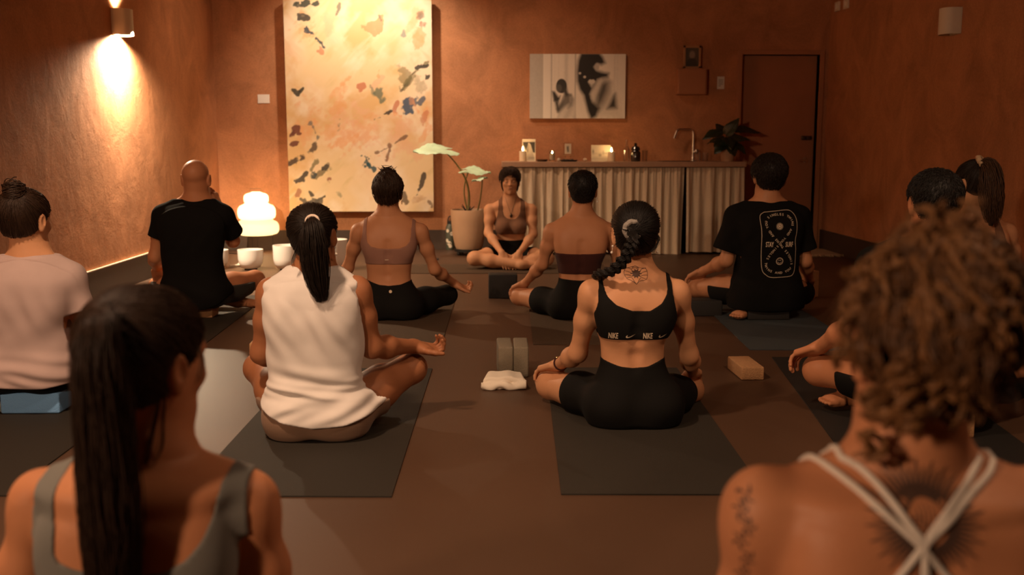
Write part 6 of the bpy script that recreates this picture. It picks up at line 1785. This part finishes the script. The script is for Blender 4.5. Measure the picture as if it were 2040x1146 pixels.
tee(p, [(478, 1822, 1902, 0, .06), (488, 1795, 1930, -.003, .08), (503, 1760, 1962, -.008, .10), (535, 1738, 1984, -.012, .122), (600, 1744, 1976, -.012, .13), (700, 1752, 1968, 0, .13), (808, 1742, 1980, 0, .14)],
    {-1: ((1712, 606, .02), .060, .058), 1: ((2009, 606, .02), .060, .058)}, CL['black2'], hem, p.nb[2] + .006, None)
p.shorts('shorts', CL['black'], [(1600, 770), (2150, 770)], (.72, .72), r=1.1, t=.008, flare=.004)
p.cap('hair', HM['black'], .012, back=-.055, side=-.012, temple=.0)
p.fuzz('hair_strands', HM['black'], 3400, .024, lambda q: (q[0] * 4 - .2, -.3 - q[1] * 3, -.8), .0011, .30)

# ================================================================== woman with scrunchie (far right)
p = Person(5.2, seat=.166); p.solids = sol('woman with the scrunchie')
p.setup([(434, 1922, 1972, 0, .05), (444, 1904, 1990, -.005, .068), (462, 1890, 2002, -.012, .088), (490, 1896, 1996, -.015, .098), (530, 1902, 1990, -.01, .095), (575, 1906, 1986, 0, .087), (605, 1896, 1996, 0, .10), (630, 1890, 2004, .005, .112)],
        (1938, 366), (1946, 428, .005), pts=[at(1830, 660, 5.5), at(2080, 660, 5.5), at(1830, 560, 5.5)])
p.torso([(1886, 464), (2006, 464)], neck_r=.05, bust=.9)
p.head(.98, yaw=24)
p.arm(-1, (1866, 545, .06), (1850, 600, .26), hand=dict(d=(-.4, .6, -.4), n=(-.2, 0, -.9)))
p.arm(1, (2028, 545, .06), (2040, 600, .26), hand=dict(d=(.4, .6, -.4), n=(.2, 0, -.9)))
p.std_leg(-1, (1830, 650, .32)); p.std_leg(1, (2062, 650, .32))
p.body('person', SK['fair'], 'woman with high ponytail and tan scrunchie, seated beside the right wall')
top = p.outline([(1850, 520), (1893, 480), (1898, 400), (1912, 400), (1915, 470), (1946, 484), (1980, 470), (1984, 400), (1996, 400), (2000, 480), (2060, 520)])
p.cloth('tank_top', CL['brown'], p.trunk(), .005, np.maximum(p.F.Z() - top, p.outline([(1850, 612), (2060, 612)]) - p.F.Z()))
p.shorts('bike_shorts', CL['black'], [(1800, 606), (2100, 606)], (.7, .7))
p.cap('hair', HM['dark'], .013, back=-.07, side=-.035)
tie = at(1957, 324, p.Y0 - .065)
p.comb('hair_strands', HM['dark'], tie, 420, .0012, .003)
ring('scrunchie', tie + np.array([.0, 0, .0]), .032, .013, M['tie_tan'], p.o, (.55, -.45, .55), 'tan scrunchie', n=44, wob=.10, k=9)
bl = [tie, at(1968, 330, p.Y0 - .09), at(1974, 355, p.Y0 - .12), at(1975, 390, p.Y0 - .13), at(1976, 425, p.Y0 - .13), at(1974, 450, p.Y0 - .125)]
ps, rs = bundle(bl, [.02, .045, .060, .060, .050, .025], 380, .0016, jitter=.4, wave=.004, taper=.35); strands_obj('ponytail', ps, rs, HM['mid'], p.o)
m = MB(); m.tube(bl, [.016, .034, .044, .042, .03, .01], 14); m.build('ponytail_core', HM['dark'], p.o)

# ================================================================== the teacher, facing the class
p = Person(8.92, s=-1, h=min(VOX, .0042))
p.setup([(401, 1003, 1033, 0, .05), (407, 990, 1046, -.0, .068), (420, 984, 1053, .005, .088), (437, 987, 1049, .008, .10), (452, 989, 1047, .005, .098), (466, 990, 1046, 0, .094), (478, 990, 1045, 0, .092), (498, 985, 1050, 0, .105), (514, 978, 1058, -.005, .118), (526, 980, 1056, -.005, .112)],
        (1016, 361, -.02), (1017, 399, 0), pts=[at(925, 535, 8.5), at(1110, 535, 8.5), at(925, 480, 8.5)])
p.torso([(976, 418), (1058, 418)], bust=1.15, neck_r=.045, spine=1)
p.head(1.0, yaw=0, pitch=-2)
p.arm(-1, (973, 464, -.06), (1000, 505, -.30), r=1.0, hand=dict(d=(.30, -.45, -.75), n=(.15, .6, -.65), curl=(12, 16, 10), spread=4))
p.arm(1, (1062, 467, -.06), (1034, 505, -.30), r=1.0, hand=dict(d=(-.25, -.45, -.75), n=(-.15, .6, -.65), curl=(12, 16, 10), spread=4))
p.std_leg(-1, (946, 515, -.26), r=1.05, ankle=(p.cx + .10, p.Y0 - .36, .05)); p.std_leg(1, (1088, 515, -.26), r=1.05, ankle=(p.cx - .02, p.Y0 - .30, .055))
p.body('person', SK['fair'], 'teacher with short dark hair in brown bra facing the class with closed eyes')
top = p.outline([(960, 470), (984, 448), (988, 440), (992, 425), (994, 380), (1000.5, 380), (1001.5, 420), (1004, 430), (1010, 435), (1018, 437), (1027, 436), (1033, 430), (1036.5, 420), (1038, 380), (1045.5, 380), (1047, 425), (1050, 440), (1054, 448), (1080, 470)], dy=-.1)
p.cloth('sports_bra', CL['brown'], p.trunk(), .005, np.maximum(p.F.Z() - top, p.outline([(960, 466), (1018, 467), (1080, 466)], dy=-.1) - p.F.Z()))
p.shorts('bike_shorts', CL['black'], [(960, 477), (1018, 479), (1080, 477)], (.55, .55))
p.cap('hair', HM['brown'], .013, back=-.085, side=-.05, front=.048, temple=-.012, bulge=[(0, .045, .095, .062, .045, .028)], noise=.003, nf=80)
p.fuzz('hair_strands', HM['brown'], 2000, .036, lambda q: (.25 + q[0] * 4, .8, -.3) if q[1] > .02 else (q[0] * 5, -.2, -.9), .0014, .30, curlw=.003)
# lashes, brows and mouth
m = MB()
for sg in (-1, 1): m.tube([p.face_pt(sg * (.031 + .013 * u), -.003 - .004 * (1 - u * u), .0004) for u in np.linspace(-1, 1, 9)], [.0006, .001, .0013, .0014, .0014, .0014, .0013, .001, .0006], 6)
m.build('eyelashes', HM['dark'], p.o)
m = MB()
for sg in (-1, 1): m.tube([p.face_pt(sg * (.032 + .018 * u), .021 + .004 * (1 - u * u), .0002) for u in np.linspace(-1, 1, 9)], [.001, .002, .0026, .0028, .0028, .0026, .002, .0016, .0008], 6)
m.build('eyebrows', HM['dark'], p.o)
M['lips'] = simple('lips', (.42, .16, .11), rough=.5)
m = MB(); m.tube([p.face_pt(.017 * u, -.0545 + .0012 * abs(u)) for u in np.linspace(-1, 1, 9)], [.0006, .0018, .0026, .0030, .0026, .0030, .0026, .0018, .0006], 8); m.tube([p.face_pt(.014 * u, -.0628) for u in np.linspace(-1, 1, 9)], [.0006, .002, .0030, .0036, .0038, .0036, .0030, .002, .0006], 8)
m.build('lips', M['lips'], p.o)
ps = [[p.nb + np.array([sg * .055, .0, .02]), p.nb + np.array([sg * .052, -.075, -.02]), p.nb + np.array([sg * .02, -.118, -.10]), p.nb + np.array([0, -.122, -.115])] for sg in (-1, 1)]
hitc = p.bvh.ray_cast(Vector(tuple(p.nb + np.array([0.004, -.5, -.125]))), Vector((0, 1, 0)))[0]
m = MB()
for sg in (-1, 1):
    pts = []
    for u in np.linspace(0, 1, 10):
        q = p.nb + np.array([sg * .05 * (1 - u) + .002, -.5, .03 - .15 * u]); h_ = p.bvh.ray_cast(Vector(tuple(q)), Vector((0, 1, 0)))[0]
        if h_ is not None: pts.append(np.array(h_) + [0, -.002, 0])
    if len(pts) > 2: m.tube(pts, .0011, 6)
if hitc is not None: m.ball(np.array(hitc) + [0, -.006, -.006], (.013, .006, .018), 14, 10)
m.build('necklace', M['steel_dark'], p.o)
ps, rs = [], []
for sg in (-1, 1):
    ps, rs = [], []; pp, rr = bundle([p.hw(sg * .072, .018, .0), p.hw(sg * .072, .008, -.04), p.hw(sg * .066, -.01, -.075), p.hw(sg * .060, -.02, -.10)], [.008, .010, .008, .004], 22, .0013); strands_obj('side_lock', pp, rr, HM['brown'], p.o)


# ================================================================== woman with long ponytail, near left
p = Person(1.60, h=min(VOX, .0036))
p.setup([(900, 248, 350, 0, .050), (918, 190, 400, -.004, .060), (940, 118, 462, -.010, .080), (1005, 100, 478, -.014, .096), (1080, 108, 470, -.012, .10), (1150, 112, 466, -.006, .10), (1240, 122, 452, 0, .092), (1320, 122, 452, 0, .092), (1410, 98, 478, .005, .112), (1480, 88, 488, .005, .118)],
        (292, 722), (298, 906, .005), pts=[at(-150, 1500, 1.9), at(720, 1500, 1.9), at(-60, 1300, 2.0)])
p.torso([(84, 996), (494, 1000)], neck_r=.050, trap=.026, bust=.9)
p.head(1.0, yaw=-30, pitch=-3, roll=3)
p.arm(-1, (12, 1290, .04), (20, 1380, .26), hand=dict(d=(-.3, .7, -.4), n=(-.1, 0, -.9)))
p.arm(1, (560, 1290, .04), (560, 1380, .26), hand=dict(d=(.3, .7, -.4), n=(.1, 0, -.9)))
p.std_leg(-1, (-90, 1440, .28)); p.std_leg(1, (660, 1440, .28))
p.body('person', SK['rose'], 'woman with long dark ponytail in grey tank top, near the camera at left')
top = p.outline([(-60, 1400), (40, 1240), (48, 1150), (51, 1060), (53, 1000), (56, 860), (104, 860), (106, 925), (94, 985), (86, 1030), (88, 1050), (104, 1082), (130, 1103), (162, 1116), (230, 1129), (296, 1132), (345, 1121), (381, 1101), (408, 1070), (423, 1032), (433, 980), (438, 930), (440, 860), (479, 860), (480, 931), (478, 1000), (480, 1069), (484, 1146), (494, 1240), (640, 1400)])
p.cloth('tank_top', CL['grey'], p.trunk(), .005, np.maximum(p.F.Z() - top, p.outline([(-60, 1390), (640, 1390)]) - p.F.Z()))
p.shorts('bike_shorts', CL['black'], [(-200, 1380), (900, 1380)], (.7, .7))
p.cap('hair', HM['brown'], .013, back=-.070, side=-.040, bulge=[(.02, -.05, .05, .075, .07, .07)])
tie = at(212, 632, p.Y0 - .085)
p.comb('hair_strands', HM['brown'], tie, 2600, .00075, .003, npt=12)
ring('hair_tie', tie, .022, .0085, CL['black'], p.o, (-.75, -.6, .3), 'black hair tie', n=36, wob=.08)
bl = [tie + np.array([.004, 0, 0]), at(200, 655, p.Y0 - .135), at(196, 720, p.Y0 - .145), at(205, 830, p.Y0 - .145), at(214, 950, p.Y0 - .145), at(222, 1060, p.Y0 - .145), at(226, 1180, p.Y0 - .14), at(226, 1270, p.Y0 - .135)]
ps, rs = bundle(bl, [.014, .026, .038, .042, .044, .044, .038, .022], 1500, .00085, jitter=.25, wave=.0015, npt=30, taper=.22)
strands_obj('ponytail', ps, rs, HM['brown'], p.o)
m = MB(); m.tube(bl, [.012, .020, .029, .032, .033, .032, .026, .01], 18); m.build('ponytail_core', HM['dark'], p.o)
ps, rs = [], []
for q in ([(395, 690), (402, 720), (398, 750), (388, 770)], [(330, 780), (325, 840), (322, 890), (300, 940)], [(318, 800), (300, 880), (290, 930), (285, 960)]):
    pp, rr = bundle([at(a, b, p.Y0 - .06) for a, b in q], [.002, .004, .005, .003], 9, .0006); ps += pp; rs += rr
strands_obj('loose_strands', ps, rs, HM['brown'], p.o)

# ================================================================== curly haired woman, near right
p = Person(1.20, seat=.10, h=min(VOX, .0036))
p.setup([(918, 1735, 1880, 0, .050), (936, 1660, 1955, -.004, .060), (958, 1590, 2025, -.010, .078), (1010, 1545, 2068, -.014, .092), (1080, 1540, 2072, -.014, .10), (1160, 1548, 2064, -.01, .10), (1300, 1562, 2052, 0, .095), (1450, 1572, 2042, 0, .092), (1600, 1540, 2078, .005, .112), (1710, 1525, 2090, .005, .118)],
        (1836, 700), (1803, 926, .005), pts=[at(1250, 1800, 1.5), at(2380, 1800, 1.5), at(1300, 1400, 1.6)])
p.torso([(1528, 1018), (2076, 1018)], neck_r=.049, trap=.028, scap=1.1)
p.head(1.0, yaw=2, pitch=-2, roll=4)
p.arm(-1, (1470, 1420, .03), (1480, 1480, .26), r=1.08, hand=dict(d=(-.3, .7, -.4), n=(-.1, 0, -.9)))
p.arm(1, (2145, 1420, .03), (2145, 1480, .26), r=1.08, hand=dict(d=(.3, .7, -.4), n=(.1, 0, -.9)))
p.std_leg(-1, (1310, 1560, .26)); p.std_leg(1, (2290, 1560, .26))
p.body('person', SK['rose'], 'woman with curly bronze hair and sun tattoo in white crossed straps, near the camera')
p.cloth('sports_bra', CL['strap'], p.trunk(), .004, np.maximum(p.F.Z() - p.outline([(1400, 1215), (1700, 1200), (1840, 1180), (1980, 1200), (2300, 1215)]), p.outline([(1400, 1300), (2300, 1300)]) - p.F.Z()))
p.shorts('bike_shorts', CL['black'], [(1200, 1600), (2500, 1600)], (.7, .7))
def on_back(px, py, off=.002):
    q = at(px, py, p.Y0); d = unit(q - np.array([0, 0, CAM_H])); h_ = p.bvh.ray_cast(Vector((0, 0, CAM_H)), Vector(d))
    return (np.array(h_[0]) + np.array(h_[1]) * 0 - d * off) if h_[0] is not None else q
for pts in ([(1622, 913), (1650, 930), (1700, 968), (1750, 1012), (1795, 1052), (1838, 1092), (1880, 1140), (1930, 1200)], [(1676, 911), (1710, 930), (1745, 962), (1785, 1010), (1815, 1050), (1842, 1088), (1842, 1140), (1840, 1195)], [(1951, 915), (1925, 965), (1890, 1018), (1862, 1056), (1838, 1092), (1800, 1140), (1750, 1200)], [(1978, 918), (1970, 945), (1935, 985), (1895, 1035), (1865, 1065), (1842, 1094), (1846, 1140), (1848, 1195)]):
    P_ = np.array([on_back(*q) for q in pts]); t = np.linspace(0, 1, 40); P_ = np.stack([smooth_interp(t, np.linspace(0, 1, len(pts)), P_[:, i]) for i in range(3)], 1)
    fr_ = []
    for k_ in (5, 4, 3, 2, 1):
        q0 = P_[0] + np.array([0, .016 * k_, .12]); h_ = p.bvh.ray_cast(Vector(q0), Vector((0, 0, -1)))[0]
        if h_ is not None and h_[2] < P_[0][2] + .022: fr_.append(np.array(h_) + [0, 0, .002])
    P_ = np.vstack(fr_ + [P_])
    m = MB(); m.tube(P_, .0046, 10); m.build('strap', CL['strap'], p.o)
c = on_back(1850, 1046); sc1 = 1.09 / FPX * 1.0
pls = []
cx_, cz_ = float(c[0]), float(c[2]); u1 = float(np.linalg.norm(on_back(1900, 1046) - c)) / 50
for k in range(46):
    a = k * 2 * math.pi / 46 + .05; r0, r1 = 58 * u1, (112 if k % 2 else 98) * u1
    pls.append(stroke2([(cx_ + r * math.cos(a) * 1.08, cz_ + r * math.sin(a)) for r in np.linspace(r0, r1, 7)], [.0042, .0046, .004, .0030, .0008]))
pls.append(disc(cx_, cz_, 62 * u1, 48, 42 * u1))
for k in range(9): pls.append(stroke2([(cx_ + (k - 4) * 9 * u1 + 3 * u1 * math.sin(v * 3), cz_ + v * math.sqrt(max(0, 40 ** 2 - ((k - 4) * 9) ** 2)) * u1) for v in np.linspace(-1, .9, 8)], [.0004, .0014, .0012, .0016, .0004]))
for k in range(46):
    a = (k + .5) * 2 * math.pi / 46; pls.append(stroke2([(cx_ + r * math.cos(a), cz_ + r * math.sin(a)) for r in np.linspace(44 * u1, 60 * u1, 3)], .0015))
for sg in (-1, 1):
    pls.append(stroke2([(cx_ + sg * 20 * u1 + 10 * u1 * math.cos(a), cz_ - 2 * u1 + 5 * u1 * math.sin(a)) for a in np.linspace(.2, 2.94, 7)], .0012)); pls.append(stroke2([(cx_ + sg * 20 * u1 + 12 * u1 * math.cos(a), cz_ + 6 * u1 + 7 * u1 * math.sin(a)) for a in np.linspace(.4, 2.7, 7)], .0014))
    pls.append(stroke2([(cx_ + sg * 3 * u1, cz_ + 4 * u1), (cx_ + sg * 6 * u1, cz_ - 16 * u1)], .001, n=4))
pls.append(stroke2([(cx_ + 12 * u1 * math.cos(a), cz_ - 24 * u1 + 5 * u1 * math.sin(a)) for a in np.linspace(3.3, 6.1, 7)], .0016))
p.project('back_tattoo', M['ink'], pls, off=.0007)['label'] = 'large sun tattoo on the upper back'
q = [on_back(1490, 1000), on_back(1480, 1060), on_back(1492, 1110)]
pls = []
for k, (bx, bz) in enumerate(((1486, 985), (1478, 1020), (1492, 1052), (1476, 1078), (1490, 1115), (1480, 1145))):
    b_ = on_back(bx, bz); 
    for j in range(5):
        a = j * 1.257 + k; pls.append(stroke2([(b_[0] + .009 * t_ * math.cos(a + .8 * t_), b_[2] + .014 * t_ * math.sin(a + .8 * t_)) for t_ in np.linspace(.15, 1, 6)], [.001, .003, .0026, .0008]))
p.project('arm_tattoo', M['ink'], pls, off=.0007)['label'] = 'floral tattoo on the left shoulder'
p.cap('hair', HM['curlbase'], .010, back=-.064, side=-.006, front=.05, bulge=[(0, -.055, .05, .075, .060, .075)], noise=.004, nf=55)
p.comb('hair_strands', HM['curly'], p.hw(.01, -.05, .16), 190, .0009, .006, npt=46, wave=.10, clump=12, cw=.0028)
p.comb('hair_locks', HM['curl_highlight'], p.hw(.01, -.05, .16), 60, .0009, .012, npt=46, wave=.12, clump=10, cw=.0025)
ps, rs = [], []
def curl(root, d, ln, rad, turns, r0, g=.5, ph=None):
    n = max(14, int(turns * 9)); t = np.linspace(0, 1, n); d = unit(d); a = unit(np.cross(d, (0.1, .3, 1))); b = np.cross(d, a); ph = rng.random() * 6.28 if ph is None else ph
    ax = root + d * (ln * t)[:, None] + np.array([0, 0, -1]) * (g * ln * t ** 2)[:, None]
    rr = rad * np.interp(t, [0, .15, 1], [.1, 1, .75]); w = turns * 2 * np.pi * t + ph
    return ax + a * (rr * np.cos(w))[:, None] + b * (rr * np.sin(w))[:, None], r0 * np.interp(t, [0, .1, .8, 1], [.6, 1, 1, .25])
Vh = p.hairV; hc = p.hw(0, -.01, .03); hid = rng.integers(0, len(Vh), 330)
for i in hid:
    v = Vh[i]; dn = unit(v - hc); q = p.HR.T @ (v - p.hc)
    if q[1] > .06 and q[2] < .02: continue
    if q[2] < .0 and (rng.random() < .5 or abs(q[0]) > .05): continue
    if abs(q[0]) > .055 and -.05 < q[1] < .04 and q[2] < .045: continue
    base_d = dn * rng.uniform(.1, .3) + np.array([rng.normal(0, .6), rng.normal(0, .3), rng.normal(.1, .6)])
    ln = rng.uniform(.03, .065); col_r = rng.uniform(.009, .016); root = v - dn * .014
    tn = rng.uniform(.6, 1.3); ph0 = rng.random() * 6.28
    for s_ in range(12):
        P_, R_ = curl(root + rng.normal(0, .0022, 3), base_d + rng.normal(0, .03, 3), ln * rng.uniform(.9, 1.1), col_r, tn, .0007, .35, ph0 + rng.normal(0, .2)); ps.append(P_); rs.append(R_)
strands_obj('curly_hair', ps, rs, HM['curly'], p.o)
# piled curls on the crown, fly-away ringlets at both sides and the nape
ps, rs = [], []
def tuft(px, py, dY, spread, n, lmin, lmax, dirv, rad=(.008, .016), g=.3):
    c_ = at(px, py, p.Y0 + dY)
    for k in range(n):
        root = c_ + rng.normal(0, spread, 3); dv = np.array(dirv) + rng.normal(0, .5, 3)
        cr = rng.uniform(*rad); ln = rng.uniform(lmin, lmax); tn = rng.uniform(.7, 1.5); ph0 = rng.random() * 6.28
        for s_ in range(12):
            P_, R_ = curl(root + rng.normal(0, .0021, 3), dv + rng.normal(0, .03, 3), ln, cr, tn, .0007, g, ph0 + rng.normal(0, .2)); ps.append(P_); rs.append(R_)
tuft(1865, 495, -.02, .016, 34, .02, .05, (0, 0, .3)); tuft(1815, 502, -.02, .013, 20, .02, .045, (-.4, 0, .2)); tuft(1925, 505, -.02, .015, 24, .02, .05, (.5, 0, .1)); tuft(1755, 550, -.02, .010, 12, .02, .035, (-.3, 0, .1))
tuft(1962, 548, -.02, .014, 26, .025, .05, (.8, -.1, 0)); tuft(1985, 600, -.02, .009, 12, .025, .045, (.6, -.2, -.2)); tuft(1722, 610, -.02, .008, 14, .015, .03, (-.1, -.1, -.2)); tuft(1712, 690, -.02, .005, 6, .02, .04, (0, -.2, -.8))
tuft(1865, 740, -.085, .014, 26, .02, .030, (-.1, -.2, -.7)); tuft(1800, 755, -.08, .016, 30, .02, .035, (-.1, -.2, -.8)); tuft(1752, 795, -.075, .008, 10, .025, .04, (0, -.2, -.9)); tuft(1835, 780, -.08, .014, 12, .015, .025, (0, -.2, -.9)); tuft(1738, 868, -.07, .002, 4, .02, .03, (0, -.1, -1)); tuft(1905, 700, -.06, .012, 16, .02, .035, (.1, -.3, -.5))
strands_obj('ringlets', ps, rs, HM['curl_highlight'], p.o)
# ------------------------------------------------------------------ lights
def spot(name, loc, target, energy, col, size, blend, soft=.03):
    l = bpy.data.lights.new(name, 'SPOT'); l.energy = energy; l.color = col; l.spot_size = math.radians(size); l.spot_blend = blend; l.shadow_soft_size = soft
    o = bpy.data.objects.new(name, l); C.objects.link(o); o.location = loc
    o.rotation_euler = (Vector(target) - Vector(loc)).to_track_quat('-Z', 'Y').to_euler(); return o
def area(name, loc, target, energy, col, sx, sy):
    l = bpy.data.lights.new(name, 'AREA'); l.energy = energy; l.color = col; l.shape = 'RECTANGLE'; l.size = sx; l.size_y = sy
    o = bpy.data.objects.new(name, l); C.objects.link(o); o.location = loc
    o.rotation_euler = (Vector(target) - Vector(loc)).to_track_quat('-Z', 'Y').to_euler(); return o
WARM = (1.0, .63, .39); WARM2 = (1.0, .76, .50)
sx, sy, sz = XL + .075, float(SCN[1]), float(SCN[2])
spot('sconce_down', (sx, sy, sz - .08), (sx + .02, sy, 0), 360, WARM2, 164, .5, .03)
spot('sconce_up', (sx, sy, sz + .08), (sx, sy, 4), 120, WARM2, 120, .6, .03)
spot('sconce_up_core', (sx - .01, sy, sz + .07), (sx - .03, sy, 3.2), 160, (1, .84, .66), 40, 1.0, .02)
spot('sconce_core', (sx - .01, sy, sz - .07), (sx - .03, sy, .8), 90, (1, .84, .66), 36, 1.0, .02)
spot('sconce_wash', (sx + .05, sy, sz - .07), (sx - .045, sy, 1.1), 330, (1, .80, .58), 120, 1.0, .02)
for dz in (-.09, .03, .13):
    l = bpy.data.lights.new('lantern_bulb', 'POINT'); l.energy = 3.0; l.color = (1, .68, .36); l.shadow_soft_size = .05
    o = bpy.data.objects.new('lantern_bulb', l); C.objects.link(o); o.location = (lc[0], YLN, zz(430) + dz)
# picture spot at the ceiling, over the large painting
xm = (px0 + px1) / 2
spot('picture_spot', (xm + .12, YB - 1.05, 3.1), (xm + .12, YP, 1.75), 165, (1.0, .80, .60), 100, .8, .05)
# ceiling downlights, dim
spot('downlight_aisle', (-1.3, 2.1, 3.2), (-1.0, 3.6, 0), 340, WARM, 110, .8, .10)
spot('downlight_right', (1.7, 1.8, 3.2), (1.3, 3.2, 0), 130, WARM, 110, .8, .10)
spot('downlight_front', (-.1, 8.3, 3.2), (-.1, 9.9, .6), 130, WARM, 100, .9, .12)
spot('downlight_corner', (-1.7, 8.6, 3.2), (-2.0, 9.9, .6), 60, WARM, 120, .9, .12)
spot('rear_left_sconce', (XL + .2, -1.0, 2.0), (0.1, 3.0, .3), 330, WARM, 84, .7, .15)
area('rear_right_sconce', (XR - .1, 1.9, 2.1), (1.2, 1.6, .8), 7, WARM, .25, .25)
wd = bpy.data.worlds.new('world'); sc.world = wd; wd.use_nodes = True
wd.node_tree.nodes['Background'].inputs['Color'].default_value = (.25, .12, .06, 1); wd.node_tree.nodes['Background'].inputs['Strength'].default_value = .02
vs = sc.view_settings
sc.display_settings.display_device = 'sRGB'
vs.view_transform = 'Standard'; vs.look = 'None'; vs.gamma = 1; vs.exposure = 0.0; vs.use_curve_mapping = False
sc.cycles.use_denoising = True
sc.cycles.max_bounces = 6; sc.cycles.diffuse_bounces = 3; sc.cycles.glossy_bounces = 2; sc.cycles.transmission_bounces = 5
sc.cycles.sample_clamp_indirect = 4.0; sc.cycles.caustics_reflective = False; sc.cycles.caustics_refractive = False
